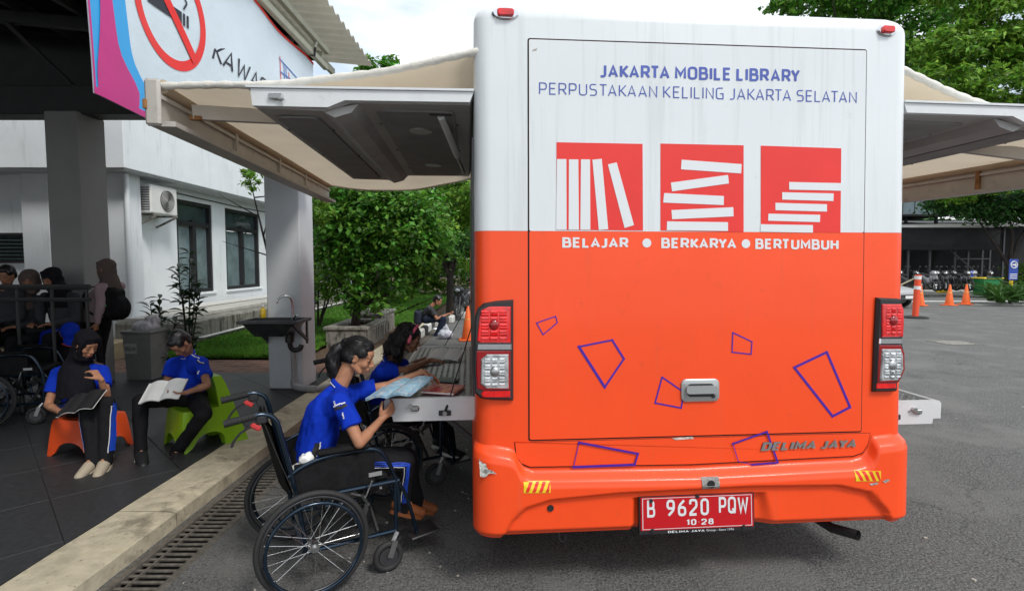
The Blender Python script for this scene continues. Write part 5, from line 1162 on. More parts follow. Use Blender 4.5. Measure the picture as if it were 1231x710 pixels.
# ------------------------------------------------------------------ waste bin (grey) and green bin
a = G(165, 457, .1); wb = thing('waste_bin', 'grey open waste bin lined with a pale bag beside the standing woman', 'bin', (a.x, a.y + .2, .1))
mt['bing'] = M('bin_grey_plastic', (.22, .22, .21), .6, nz=(5, .12), stain=(6, (.1, .1, .09), .58, .5))
def frust(m, c, w0, d0, w1, d1, h, th=0):
    c = V(c); m.add([c + V((sx * w0 / 2, sy * d0 / 2, 0)) for sx, sy in ((-1, -1), (1, -1), (1, 1), (-1, 1))] + [c + V((sx * w1 / 2, sy * d1 / 2, h)) for sx, sy in ((-1, -1), (1, -1), (1, 1), (-1, 1))], [(3, 2, 1, 0), (4, 5, 6, 7), (0, 1, 5, 4), (1, 2, 6, 5), (2, 3, 7, 6), (3, 0, 4, 7)])
m = MB(); frust(m, (a.x, a.y + .2, .1), .32, .32, .37, .37, .62); m.build('bin_body', mt['bing'], wb)
m = MB(); m.box((a.x, a.y + .2, .735), (.41, .41, .04), bev=.01); m.build('rim', mt['bing'], wb)
m = MB(); q = V((a.x, a.y + .2, .76)); m.ell(q + V((.02, 0, .03)), (.17, .17, .09)); m.ell(q + V((.08, .02, .1)), (.1, .1, .09)); organic(m, 'bag', M('pale_bin_bag', (.5, .48, .5), .4), wb, .012, 3, .02, 12)
m = MB(); m.box((a.x - .08, a.y + .01, .52), (.16, .006, .13)); m.build('label_plate', M('label_plate', (.4, .4, .38), .5), wb)
m = MB(); m.box((a.x - .13, a.y - .0045, .52), (.14, .002, .11)); 
letters('ORGANIK', lambda u, v: V((a.x - .15 + .14 * u, a.y + .004, .49 + .06 * v)), 'label_letter', mt['blackink'], wb, world=True, t=.2)
a = G(1204, 357, .1); a.x += .9 + .35; gb = thing('green_wheelie_bin', 'green rubbish container with yellow lid near the blue parking sign', 'bin', (a.x - .9, a.y + 1.2, .1)); q = V((a.x - .9, a.y + 1.2, .1))
m = MB(); frust(m, q, .72, .6, .9, .7, .8); m.build('container', M('green_plastic', (.015, .2, .06), .5), gb); m = MB(); m.box(q + V((0, 0, .83)), (.98, .78, .07), bev=.03); m.build('lid', M('yellow_plastic', (.75, .55, .03), .5), gb)
m = MB(); m.beam(q + V((-.35, -.4, .86)), q + V((.35, -.4, .86)), .05, .05); m.build('lid_handle', M('dark_green', (.01, .1, .04), .5), gb)
# cones and delineator
mt['cone'] = M('cone_orange', (.85, .14, .02), .55, nz=(6, .1), stain=(9, (.3, .12, .05), .64, .4)); mt['refl'] = M('reflective_band', (.8, .45, .1), .4)
def cone(label, c, h=.72):
    t = thing('traffic_cone', label, 'traffic cone', c, rnd.uniform(0, 1), 'orange traffic cones')
    m = MB(); m.box((0, 0, .02), (h * .52, h * .52, .035), bev=.012); m.build('base', mt['cone'], t, world=False)
    r = lambda z: h * (.185 - .15 * z)
    m = MB(); m.lathe((0, 0, 0), [(r(0) , .036), (r(0) * .98, .06), (r(1), h * .985), (r(1) * .6, h), (0, h)], 20); m.build('cone_body', mt['cone'], t, world=False, smooth=True)
    m = MB(); z0, z1 = .52, .64; m.lathe((0, 0, 0), [(r(z0) * .98 + .003, h * z0), (r(z1) * .98 + .003, h * z1)], 20); m.build('band', mt['refl'], t, world=False, smooth=True)
cone('orange traffic cone standing alone beside the bus, behind the fold-out table', tuple(G(562.5, 409)), .74)
for px, py, l in ((1141, 367, 'single cone in the middle of the lane, nearer the white bollard'), (1161, 366, 'cone closer to the green rubbish container, first of the pair on open lane'), (1106, 367.5, 'cone mostly hidden behind the orange delineator post')): cone(l, tuple(G(px, py)), .82)
a = G(1100, 382); dl = thing('delineator_post', 'orange plastic delineator post with white bands on a flat black base', 'post', tuple(a))
m = MB(); m.lathe((0, 0, 0), [(.34, 0), (.34, .03), (.26, .05), (.08, .06)], 24); m.build('base', mt['rubber'], dl, world=False, smooth=True)
lean = lambda z: V((.03 * z, 0, z)); m = MB(); m.tube([lean(.05), lean(1.3)], .085, 16); m.build('tube', M('delineator_orange', (.85, .09, .03), .45), dl, world=False, smooth=True)
for z in (.86, 1.16): m = MB(); m.tube([lean(z), lean(z + .1)], .088, 16); m.build('band', mt['white'], dl, world=False, smooth=True)
m = MB(); m.tube([lean(1.24), V((-.4, .2, .95)), V((-.9, .4, .8)), V((-1.6, .6, .9))], .02, 6, smoothpath=1); m.build('rope', M('rope', (.5, .45, .3), .9), dl, world=False)
a = G(1228 - 98.5 + 5, 352, .1); bl = thing('bollard', 'short white bollard with yellow foot at the lane edge', 'bollard', tuple(a)); m = MB(); m.tube([V((0, 0, .2)), V((0, 0, 1.0))], .09, 14); m.build('post', mt['white'], bl, world=False, smooth=True); m = MB(); m.box((0, 0, .1), (.6, .4, .2), bev=.04); m.build('foot', mt['yellow'], bl, world=False)
# blue sign
a = G(1214, 365, 0); sg = thing('parking_sign', 'small blue arrow sign on a yellow and black striped post', 'sign', tuple(a))
for k in range(5): m = MB(); m.tube([V((0, 0, k * .22)), V((0, 0, (k + 1) * .22))], .06, 12); m.build('post_band', mt['yellow'] if k in (1, 3, 4) else mt['blackpl'], sg, world=False, smooth=True)
m = MB(); m.box((0, -.07, 1.38), (.36, .03, .84), bev=.01); m.build('panel', M('sign_blue', (.02, .06, .35), .4), sg, world=False)
m = MB(); m.torus((0, -.092, 1.58), (0, 1, 0), .13, .02, 24, 5); m.build('ring_symbol', mt['white'], sg, world=False)
m = MB(); m.beam((-.08, -.09, 1.58), (.04, -.09, 1.58), .012, .05, up=(0, 0, 1)); m.add([(.03, -.096, 1.5), (.03, -.096, 1.66), (.11, -.096, 1.58)], [(0, 1, 2)]); m.build('arrow_symbol', mt['white'], sg, world=False)
m = MB(); text_on(m, 'PARKIR', lambda u, v: V((-.17 + .34 * u, -.0875, 1.12 + .12 * v)), bold=.02) if False else m.box((0, -.088, 1.2), (.3, .004, .03)); m.box((0, -.088, 1.12), (.3, .004, .03)); m.box((0, -.088, 1.04), (.3, .004, .03)); m.build('text_lines', mt['white'], sg, world=False, kind='stuff')
# manhole and road marks
a = G(1147, 412); mh = thing('manhole_cover', 'square pale concrete manhole cover set in the asphalt', 'manhole cover', (a.x, a.y, 0)); MB().box((0, 0, .004), (.6, .5, .012), bev=.004).build('slab', mt['conc'], mh, world=False); MB().box((0, 0, .002), (.72, .62, .006)).build('frame', mt['iron'], mh, world=False)
for k, (px, py, w, d_) in enumerate([(1165, 362, 5.5, .22), (1222, 366, 4, .25)]):
    a = G(px, py); MB().box((a.x, a.y, .004), (w, d_ * 2.2, .004)).build('road_marking', mt['kerbwhite'], kind='structure')
a = G(1120, 354.5); ck = MB().box((a.x + 7.5, a.y + 3, .06), (24, .22, .12), bev=.02).build('far_kerb', mt['kerbwhite'], kind='structure')
MB().box((a.x + 7.5, a.y + 3.4, .04), (24.2, .7, .08)).build('kerb_apron', mt['soil'], kind='structure'); MB().box((a.x + 7.5, a.y + 12.6, .15), (24.2, 17.7, .3)).build('far_pavement', M('brown_paving', (.085, .07, .055), .9, nz=(3, .3), stain=(8, (.04, .035, .03), .55, .6), bump=(20, .5, .02)), kind='structure')

# ------------------------------------------------------------------ parking shed on the right
ps = thing('parking_shed', 'long dark motorcycle parking shed with thin posts and pale roof edge', 'shed', (24, 36, 0))
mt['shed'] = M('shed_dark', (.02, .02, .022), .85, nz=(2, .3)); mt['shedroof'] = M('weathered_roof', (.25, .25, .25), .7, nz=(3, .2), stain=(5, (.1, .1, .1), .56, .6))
def sx(px, Y): return P(px, 300, Y).x
YS = 31.5; x0 = sx(1030, YS); x1 = sx(1192, YS); zr_ = P(1100, 272, YS).z
m = MB(); m.grid(4, 160, lambda u, v: V((x0 + (x1 + 9 - x0) * v, YS + 8 * u, zr_ + .9 * u + .03 * math.sin(v * 500)))); m.build('roof', mt['shedroof'], ps, smooth='all', fixn=False)
MB().box(((x0 + x1) / 2 + 0, YS - .02, zr_ + .0), (x1 - x0, .1, .14), bev=.01).build('fascia', mt['white'], ps)
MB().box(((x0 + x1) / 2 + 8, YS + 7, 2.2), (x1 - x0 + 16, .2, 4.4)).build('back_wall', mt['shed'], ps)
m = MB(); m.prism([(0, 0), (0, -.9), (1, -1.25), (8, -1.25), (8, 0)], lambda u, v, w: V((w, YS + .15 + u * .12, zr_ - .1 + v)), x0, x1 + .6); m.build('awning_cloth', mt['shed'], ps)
for px in (1092, 1118, 1148, 1164, 1181, 1190, 1206): x = sx(px, YS + 1.4); MB().beam((x, YS + 1.4, .1), (x, YS + 1.4, zr_), .1, .1).build('post', mt['dsteel'], ps)
for z in (1.9, 2.6): MB().beam((sx(1148, YS + 1.4), YS + 1.36, z), (sx(1190, YS + 1.4), YS + 1.36, z), .06, .06).build('rail', mt['dsteel'], ps)
MB().beam((sx(1130, YS + 1), YS + 1, 2.9), (sx(1172, YS + 1), YS + 1, 1.2), .06, .06).build('rail', mt['dsteel'], ps)
tb_ = thing('roof_cabin', 'pale blue grey metal cabin above the shed roof beside the bus', 'cabin', (24, 37, 0)); YC = 34.; a = P(1060, 258, YC); b = P(1137, 234, YC)
MB().box(((a.x + b.x) / 2, YC + 1.5, (a.z + b.z) / 2), (b.x - a.x, 3, b.z - a.z), bev=.03).build('cabin_box', M('cabin_blue_grey', (.25, .33, .38), .6, nz=(1, .1)), tb_); MB().box(((a.x + b.x) / 2, YC + 1.5, a.z - .05), (b.x - a.x + .3, 3.3, .1)).build('ledge', mt['shed'], tb_)
for dx in (0.3, 2.2): 
    MB().beam((b.x - dx, YC + .3, 0), (b.x - dx, YC + .3, a.z), .14, .14).build('leg', mt['shed'], tb_)
for k in range(6): MB().box((b.x - .4 - k * .75, YC - .01, (a.z + b.z) / 2), (.03, .02, b.z - a.z - .1)).build('seam', mt['dsteel'], tb_)
rf = thing('low_roofs', 'grey corrugated low roofs between the shed and the trees', 'roof', (27, 40, 0)); 
m = MB(); m.grid(3, 120, lambda u, v: V((18 + 22 * v, 39.5 + 4 * u, 5.0 + .9 * u + .04 * math.sin(v * 330)))); m.build('roof_sheet', mt['shedroof'], rf, smooth='all', fixn=False)
MB().box((29, 41.5, 2.4), (21.5, 3.6, 4.8)).build('wall', mt['shed'], rf)

# ------------------------------------------------------------------ motorcycles, built nose toward +x
def motorcycle(label, loc, rz, paint, group='motorcycles parked in the shed'):
    t = thing('motorcycle', label, 'motorcycle', loc, rz, group)
    for x in (-.62, .62):
        m = MB(); m.torus((x, 0, .3), (0, 1, 0), .25, .05, 26, 7); w = m.build('wheel', mt['rubber'], t, world=False, smooth='all'); m = MB(); m.torus((x, 0, .3), (0, 1, 0), .19, .012, 20, 5); m.tube([(x, -.05, .3), (x, .05, .3)], .04, 8)
        for k in range(5): a_ = k * 1.257; m.beam((x, 0, .3), (x + .19 * math.cos(a_), 0, .3 + .19 * math.sin(a_)), .02, .03, up=(0, 1, 0))
        m.build('rim', mt['steel'], w, world=False)
    m = MB(); m.chain([(-.75, 0, .72), (-.3, 0, .66), (.02, 0, .5)], [.1, .14, .1]); m.chain([(.02, 0, .42), (.3, 0, .45), (.42, 0, .75)], [.11, .09, .09]); m.ell((-.3, 0, .45), (.28, .11, .14)); organic(m, 'body_shell', paint, t, .02, 3, world=False)
    m = MB(); m.chain([(-.72, 0, .8), (-.35, 0, .77), (-.05, 0, .72)], [.07, .1, .07]); organic(m, 'seat', mt['rubber'], t, .02, 3, world=False)
    m = MB(); m.ell((.44, 0, .86), (.1, .17, .13)); m.ell((.42, 0, .62), (.07, .2, .22)); organic(m, 'front_fairing', paint, t, .02, 3, world=False)
    m = MB(); m.ell((.53, 0, .86), (.035, .08, .05)); m.build('headlight', mt['clearlens'], t, world=False, smooth=True)
    m = MB(); m.tube([(.45, .06, .7), (.62, .07, .3)], .022, 8); m.tube([(.45, -.06, .7), (.62, -.07, .3)], .022, 8); m.box((.62, 0, .57), (.36, .11, .02), bev=.006); m.build('front_fork', mt['dsteel'], t, world=False)
    m = MB(); m.tube([(.28, -.34, .98), (.36, -.16, .98), (.4, 0, .96), (.36, .16, .98), (.28, .34, .98)], .016, 8, smoothpath=1); m.build('handlebar', mt['rubber'], t, world=False)
    for s_ in (-1, 1):
        m = MB(); m.tube([(.34, s_ * .22, .98), (.36, s_ * .3, 1.14)], .007, 6); m.ell((.36, s_ * .32, 1.17), (.012, .06, .04)); m.build('mirror', mt['rubber'], t, world=False)
    m = MB(); m.tube([(-.1, -.12, .24), (-.5, -.16, .3), (-.8, -.17, .4)], [.02, .045, .05], 10); m.build('exhaust', mt['steel'], t, world=False, smooth=True)
    m = MB(); m.box((-.82, 0, .68), (.03, .1, .05)); m.build('tail_light', mt['redlens'], t, world=False)
    return t
pk = [M('bike_black', (.02, .02, .022), .3, coat=.5), M('bike_white', (.22, .22, .23), .35, coat=.5), M('bike_blue', (.02, .06, .45), .35, coat=.5)]
YM = 26.5
proto = [motorcycle('black scooter closest to the bus in the shed row', (sx(1092, YM), YM, .3), R(-75), pk[0]), motorcycle('white fronted scooter among the black ones in the shed row', (sx(1112, YM), YM - .3, .3), R(-100), pk[1]), motorcycle('scooter with bright blue top parked toward the end of the shed row', (sx(1163, YM), YM + .3, .3), R(-70), pk[2])]
lab = ['black scooter third along the shed row, next to the white one', 'black scooter half hidden behind the white bollard', 'black scooter right behind the middle traffic cone', 'black scooter between the blue one and the shed post', 'white scooter deep inside the shed, beyond the blue one', 'black scooter last in the row, next to the green container', 'black scooter in the second row behind the white one']
for k, (px, dy, pi_, rz) in enumerate([(1122, .2, 0, -85), (1133, 0, 0, -110), (1145, .4, 0, -80), (1154, -.1, 0, -95), (1174, .6, 1, -80), (1184, .2, 0, -75), (1101, 1.4, 0, -95)]):
    copy_tree(proto[pi_], (sx(px, YM), YM + dy, .3), R(rz), lab[k])
motorcycle('black motorcycle parked beside the lane next to the bus and the lone cone', tuple(G(556, 382)), R(-100), pk[0], group=None)
# silver car beyond the bus
def car(label, loc, rz):
    t = thing('parked_car', label, 'car', loc, rz); mc = M('car_silver', (.55, .56, .57), .35, .2, coat=.6)
    st = [(-2.0, .55, .62, .35), (-1.92, .72, .78, .3), (-1.3, .8, .86, .26), (0, .84, .9, .24), (1.2, .82, .84, .26), (1.85, .74, .72, .3), (2.02, .55, .6, .38)]
    m = MB(); vs_ = []; n = 12
    for x, w, zt, z0 in st:
        for k in range(n): a_ = 2 * PI * k / n + PI / n; c, s_ = math.cos(a_), math.sin(a_); vs_.append((x, w * math.copysign(abs(c) ** .5, c), (zt + z0) / 2 + (zt - z0) / 2 * math.copysign(abs(s_) ** .5, s_)))
    k7 = len(st); m.add(vs_, [(i * n + j, i * n + (j + 1) % n, (i + 1) * n + (j + 1) % n, (i + 1) * n + j) for i in range(k7 - 1) for j in range(n)] + [tuple(range(n)), tuple((k7 - 1) * n + j for j in range(n))[::-1]]); m.build('body', mc, t, world=False, smooth=True)
    m = MB(); m.add([(-1.75, -.72, .84), (-1.75, .72, .84), (-1.1, .6, 1.42), (-1.1, -.6, 1.42), (1.1, -.74, .86), (1.1, .74, .86), (.35, .6, 1.45), (.35, -.6, 1.45)], [(0, 1, 2, 3), (4, 7, 6, 5), (0, 3, 7, 4), (1, 5, 6, 2), (3, 2, 6, 7)]); m.build('glasshouse', mt['glassd'], t, world=False)
    m = MB(); m.box((-.38, 0, 1.455), (1.45, 1.2, .05), bev=.02); m.build('roof', mc, t, world=False)
    for x in (-1.25, 1.3):
        for y in (-.72, .72): m = MB(); m.torus((x, y, .31), (0, 1, 0), .23, .08, 24, 8); w = m.build('wheel', mt['rubber'], t, world=False, smooth='all'); m = MB(); m.tube([(x, y - .06, .31), (x, y + .06, .31)], .17, 16); m.build('rim', mt['steel'], w, world=False)
    for y in (-.6, .6): m = MB(); m.ell((1.9, y, .64), (.12, .16, .08)); m.build('headlight', mt['clearlens'], t, world=False, smooth=True)
    m = MB(); m.box((2.02, 0, .45), (.04, .8, .12)); m.build('grille', mt['blackpl'], t, world=False); m = MB(); m.box((2.05, 0, .42), (.01, .42, .1)); m.build('number_plate', mt['white'], t, world=False)
a = G(1092, 371); car('silver hatchback car mostly hidden behind the right side of the bus', (a.x - .6, a.y + 1.95, 0), R(-72))
# litter and small stones on the asphalt
m = MB()
for k in range(420):
    if k % 2: x = rnd.uniform(-1.7, -.25); y = rnd.uniform(2.2, 17)
    else: x = rnd.uniform(2.2, 16); y = rnd.uniform(2.5, 22)
    s_ = rnd.uniform(.003, .009); m.box((x, y, s_ * .4), (s_ * 2, s_ * 1.6, s_), Matrix.Rotation(rnd.uniform(0, 3), 3, 'Z'))
m.build('grit', M('pale_grit', (.45, .42, .36), .9), kind='stuff', fixn=False)
m = MB()
for k in range(240):
    x = rnd.uniform(-3.4, 0); y = rnd.uniform(8, 18) if x > -2.2 else rnd.uniform(13, 18); a_ = rnd.uniform(0, 6.3); s_ = rnd.uniform(.012, .03)
    m.add([(x, y, .008), (x + s_ * math.cos(a_), y + s_ * math.sin(a_), .014), (x + s_ * 2 * math.cos(a_ + .5), y + s_ * 2 * math.sin(a_ + .5), .008), (x + s_ * math.cos(a_ + 1.2), y + s_ * math.sin(a_ + 1.2), .012)], [(0, 1, 2, 3)])
m.build('fallen_leaves', M('dry_leaf', (.35, .22, .08), .9, nz=(3, .4)), kind='stuff', fixn=False)
# ------------------------------------------------------------------ wheelchairs: x forward, y left, origin on the ground under the axle
mt['frameblue'] = M('wheelchair_blue_tube', (.012, .03, .055), .25, .7, coat=.6); mt['upholst'] = M('black_upholstery', (.012, .012, .013), .8, spec=.12, nz=(30, .3), bump=(90, .4, .004)); mt['redlever'] = M('red_lever', (.5, .04, .04), .45)
mt['tyre'] = M('tyre_rubber', (.022, .022, .023), .7, bump=(120, .4, .003)); mt['spoke'] = M('spoke_steel', (.6, .6, .6), .25, 1)
def wheelchair(label, loc, rz, group='wheelchairs', mag=False, red=False):
    t = thing('wheelchair', label, 'wheelchair', loc, rz, group); bl = lambda m, n, mat, p=None, **k: m.build(n, mat, p or t, world=False, smooth=k.pop('smooth', True), **k)
    fr = mt['frameblue']; Wy = .33; r = .27
    for s in (-1, 1):
        y = s * Wy; c = (0, y, r + .003)
        m = MB(); m.torus(c, (0, 1, 0), r - .014, .015, 60, 8, rz=.017); tw = bl(m, 'drive_wheel', mt['tyre'], smooth='all')
        m = MB(); m.torus(c, (0, 1, 0), r - .033, .009, 48, 6); bl(m, 'rim', mt['blackpl'] if mag else mt['dsteel'], tw, smooth='all')
        if mag:
            for k in range(6): a = k * PI / 3 + .3; m = MB(); m.beam((.03 * math.cos(a), y, r + .03 * math.sin(a)), ((r - .035) * math.cos(a), y, r + (r - .035) * math.sin(a)), .025, .028, up=(0, 1, 0)); bl(m, 'spoke', mt['blackpl'], tw, smooth=False)
        else:
            sm_ = MB(); sm_.tube([(0, 0, 0), (0, 0, 1)], .0013, 4); sme = sm_.mesh('spoke', mt['spoke'])
            for k in range(28):
                a = 2 * PI * k / 28; a2 = a + (.75 if k % 2 else -.75); p = V((.024 * math.cos(a2), y + (.022 if k % 4 < 2 else -.022), r + .003 + .024 * math.sin(a2))); q = V(((r - .038) * math.cos(a), y, r + .003 + (r - .038) * math.sin(a)))
                o = inst('spoke', sme, tw, p); d = q - p; o.rotation_mode = 'QUATERNION'; o.rotation_quaternion = V((0, 0, 1)).rotation_difference(d); o.scale = (1, 1, d.length)
        m = MB(); m.tube([(0, y - .035, r), (0, y + .035, r)], .022, 12); m.tube([(0, y - s * .045, r), (0, y + s * .05, r)], .012, 10); bl(m, 'hub', mt['steel'], tw)
        m = MB(); m.torus((0, y + s * .045, r + .003), (0, 1, 0), r - .048, .0095, 48, 6); bl(m, 'hand_rim', fr, tw, smooth='all')
        m = MB()
        for k in range(6): a = k * PI / 3 + .2; m.tube([((r - .05) * math.cos(a), y + s * .045, r + (r - .05) * math.sin(a)), ((r - .034) * math.cos(a), y, r + (r - .034) * math.sin(a))], .004, 5)
        bl(m, 'hand_rim_tabs', fr, tw, kind='stuff')
        # frame side
        f = s * .245
        m = MB(); m.tube([(-.02, f, .2), (-.06, f, .5), (-.13, f, .84), (-.15, f, .905), (-.2, f, .93), (-.25, f, .925)], .0125, 10, smoothpath=2); bl(m, 'back_post', fr)
        m = MB(); m.tube([(-.235, f, .926), (-.37, f, .905)], [.0175, .018], 12); g_ = bl(m, 'push_grip', mt['rubber'])
        m = MB()
        for k in range(8): m.torus((-.25 - k * .015, f, .924 - k * .0023), (1, 0, .15), .0175, .002, 12, 4)
        bl(m, 'grip_ridges', mt['rubber'], g_, kind='stuff', smooth='all')
        m = MB(); m.box((-.21, f, .905), (.05, .025, .04), bev=.006); m.tube([(-.21, f, .89), (-.29, f, .865), (-.33, f, .82), (-.34, f, .79)], .006, 6, smoothpath=1); br = bl(m, 'brake_lever', mt['blackpl'])
        m = MB(); m.box((-.235, f, .872), (.05, .022, .025), Matrix.Rotation(.6, 3, 'Y'), bev=.006); bl(m, 'red_tab', mt['redlever'], br, smooth=False)
        m = MB(); m.tube([(-.2, f, .89), (-.14, f + s * .02, .7), (-.05, f + s * .02, .45), (0, f, .33)], .0025, 5, smoothpath=2); bl(m, 'brake_cable', mt['rubber'])
        m = MB(); m.tube([(-.1, f, .6), (-.04, f, .64), (.08, f, .675), (.3, f, .68), (.37, f, .65), (.43, f, .53), (.455, f, .42), (.46, f, .3)], .0115, 10, smoothpath=2); bl(m, 'arm_tube', fr)
        m = MB(); m.box((.17, f, .695), (.27, .05, .032), bev=.012); bl(m, 'armrest_pad', mt['upholst'])
        m = MB(); m.box((.13, f - s * .005, .57), (.4, .008, .17), bev=.003); bl(m, 'side_panel', mt['upholst'])
        m = MB(); m.tube([(-.04, f, .475), (.46, f, .475)], .0115, 8); m.tube([(-.02, f, .2), (.44, f, .2)], .0115, 8); m.tube([(.44, f, .5), (.44, f, .16)], .0115, 8); m.tube([(0, f - s * .012, .27), (0, f + s * .06, .27)], .012, 8); bl(m, 'side_frame', fr)
        m = MB(); m.tube([(.44, f, .475), (.5, f * .92, .4), (.56, f * .8, .2), (.58, f * .75, .12)], .011, 8, smoothpath=2); bl(m, 'footrest_hanger', fr)
        m = MB(); m.box((.62, f * .6, .115), (.17, .15, .014), Matrix.Rotation(-.1, 3, 'Y'), bev=.005); bl(m, 'foot_plate', mt['blackpl'], smooth=False)
        m = MB(); m.tube([(.44, f + s * .02, .2), (.41, f + s * .035, .16)], .014, 8); m.beam((.42, f + s * .012, .17), (.39, f + s * .012, .085), .008, .03, up=(1, 0, 0)); m.beam((.42, f + s * .052, .17), (.39, f + s * .052, .085), .008, .03, up=(1, 0, 0)); ca = bl(m, 'castor_fork', mt['steel'])
        m = MB(); m.torus((.385, f + s * .032, .085), (0, 1, 0), .066, .0175, 28, 8); cw_ = bl(m, 'castor_wheel', mt['tyre'], ca, smooth='all') if False else bl(m, 'castor_wheel', mt['tyre'], smooth='all')
        m = MB(); m.tube([(.385, f + s * .02, .085), (.385, f + s * .044, .085)], .05, 16); m.tube([(.385, f + s * .01, .085), (.385, f + s * .054, .085)], .01, 8); bl(m, 'castor_rim', mt['dsteel'], cw_)
        m = MB(); m.tube([(.2, f + s * .02, .46), (.27, f + s * .04, .44), (.3, f + s * .05, .52)], .006, 6); m.tube([(.25, f + s * .04, .45), (.262, f + s * .12, .43)], .008, 6); bl(m, 'wheel_lock', mt['steel'])
    m = MB(); m.grid(8, 8, lambda u, v: V((-.075 - .085 * v - .02 * math.sin(PI * u), -.24 + .48 * u, .5 + .36 * v))); m.grid(8, 8, lambda u, v: V((-.09 - .085 * v - .03 * math.sin(PI * u), -.24 + .48 * u, .5 + .36 * v)), flip=True); bl(m, 'back_sling', mt['upholst'] if not red else M('red_sling', (.2, .015, .015), .8), smooth='all', fixn=False)
    m = MB(); m.box((.19, 0, .5), (.47, .45, .055), bev=.02); bl(m, 'seat_cushion', mt['upholst'], smooth=False)
    m = MB(); m.beam((.1, -.24, .21), (.1, .24, .46), .012, .03); m.beam((.12, .24, .21), (.12, -.24, .46), .012, .03); m.beam((.34, -.24, .21), (.34, .24, .46), .012, .03); m.beam((.36, .24, .21), (.36, -.24, .46), .012, .03); bl(m, 'cross_brace', mt['dsteel'], smooth=False)
    m = MB(); m.box((.33, -.2505, .535), (.07, .003, .022)); bl(m, 'name_plate', mt['silver'], smooth=False)
    m = MB(); m.beam((-.03, -.24, .2), (-.03, .24, .2), .02, .02); bl(m, 'axle_bar', fr, smooth=False)
    return t
hubN = P(371.5, 665, 2.57); hubF = V((-1.30, 3.14, .27)); wc0 = V((-1.135, 2.86, 0)); WZ = R(29.5)
w1_ = wheelchair('blue framed wheelchair in the foreground carrying the girl with the ponytail', tuple(wc0), WZ)
w2_ = copy_tree(w1_, (-1.04, 3.98, 0), R(30), 'wheelchair under the girl with the pink headband, behind the foreground wheelchair')
w4_ = wheelchair('wheelchair with black spoked wheels cut by the left edge of the picture', tuple(G(2, 505, .1)), R(20), mag=True)
w5_ = copy_tree(w4_, tuple(G(66, 478, .1)), R(-48), 'wheelchair pushed by the standing woman in the brown headscarf')

# ------------------------------------------------------------------ people
mt['skin'] = M('skin_tan', (.42, .20, .115), .55, spec=.3, nz=(22, .16), bump=(160, .1, .001)); mt['skin2'] = M('skin_brown', (.32, .155, .092), .55, spec=.3, nz=(22, .16), bump=(160, .1, .001)); mt['lips'] = M('lips', (.30, .085, .07), .4); mt['lips2'] = M('lips_dark', (.2, .06, .05), .4)
mt['hair'] = M('black_hair', (.010, .009, .010), .38, nz=(20, .3), bump=[(40, .35, .004, (3, 3, 3))], spec=.5); mt['curl'] = M('black_curly_hair', (.012, .010, .010), .6, bump=[(70, 1, .01)])
mt['blue'] = M('royal_blue_polo', (.004, .034, .44), .8, spec=.15, nz=(4, .1), bump=[(9, .5, .03), (24, .3, .012), (300, .15, .001)]); mt['pant'] = M('black_trousers', (.013, .013, .015), .8, spec=.12, bump=[(10, .4, .02)]); mt['navyp'] = M('navy_trousers', (.02, .028, .05), .8, spec=.12, bump=[(10, .4, .02)])
mt['bluepipe'] = M('blue_trim', (.008, .06, .5), .6); mt['wpipe'] = M('white_trim', (.7, .7, .72), .6); mt['bpipe'] = M('black_trim', (.012, .012, .014), .6)
mt['hijab'] = M('black_headscarf', (.012, .012, .016), .85, spec=.12, bump=[(6, .5, .03)]); mt['hijabb'] = M('brown_headscarf', (.11, .085, .075), .85, spec=.12, bump=[(6, .5, .03)]); mt['pinkshirt'] = M('dusty_pink_shirt', (.38, .27, .29), .85, bump=[(8, .4, .02)])
mt['shoeb'] = M('brown_shoe', (.22, .07, .02), .5); mt['shoek'] = M('black_shoe', (.015, .015, .016), .5); mt['shoet'] = M('beige_shoe', (.42, .36, .27), .7); mt['sole'] = M('white_sole', (.65, .65, .63), .6)
mt['lash'] = M('lash_black', (.008, .006, .006), .7); mt['eyew'] = M('eye_white', (.6, .58, .55), .2); mt['eyed'] = M('eye_dark', (.015, .008, .006), .15)
def basis(fwd, up):
    f = V(fwd).normalized(); r = f.cross(V(up)).normalized(); u = r.cross(f); return Matrix((r, f, u)).transposed()
def hand(m, w, d, n, thumb, k=1., curl=.5, spread=1.):
    """w wrist, d towards the fingertips, n the way the palm faces, thumb = side vector"""
    d = V(d).normalized(); n = (V(n) - d * V(n).dot(d)).normalized(); s = d.cross(n).normalized()
    if s.dot(V(thumb)) < 0: s = -s
    P_ = lambda a, b, c: w + d * a * k + s * b * k + n * c * k
    m.caps(w - d * .01, P_(.02, 0, 0), .021 * k, .022 * k)
    for b in (-.024, -.008, .008, .024): m.caps(P_(.012, b * .6, .002), P_(.072, b * 1.08, 0), .014 * k, .0115 * k, 10)
    L = [(-.027, .052, .0072), (-.009, .066, .0079), (.009, .071, .008), (.027, .062, .0078)]
    for i, (b, l, r) in enumerate(L):
        c = curl * (1 + .18 * (2 - i)); p = P_(.074, b, 0); a = c * .6; pr = p; pts = [p]
        for seg, f in enumerate((.45, .32, .23)):
            dd = d * math.cos(a) + n * math.sin(a) + s * (b * 3.2 * spread); dd.normalize(); pr = pr + dd * l * k * f; pts.append(pr); a += c * .75
        m.chain(pts, [r * k * 1.08, r * k, r * k * .93, r * k * .8], 8)
    pts = [P_(.012, .026, .004), P_(.034, .046, .012), P_(.056, .058, .02 + .01 * curl), P_(.074, .058, .028 + .02 * curl)]; m.chain(pts, [.0135 * k, .0115 * k, .0095 * k, .008 * k], 8)
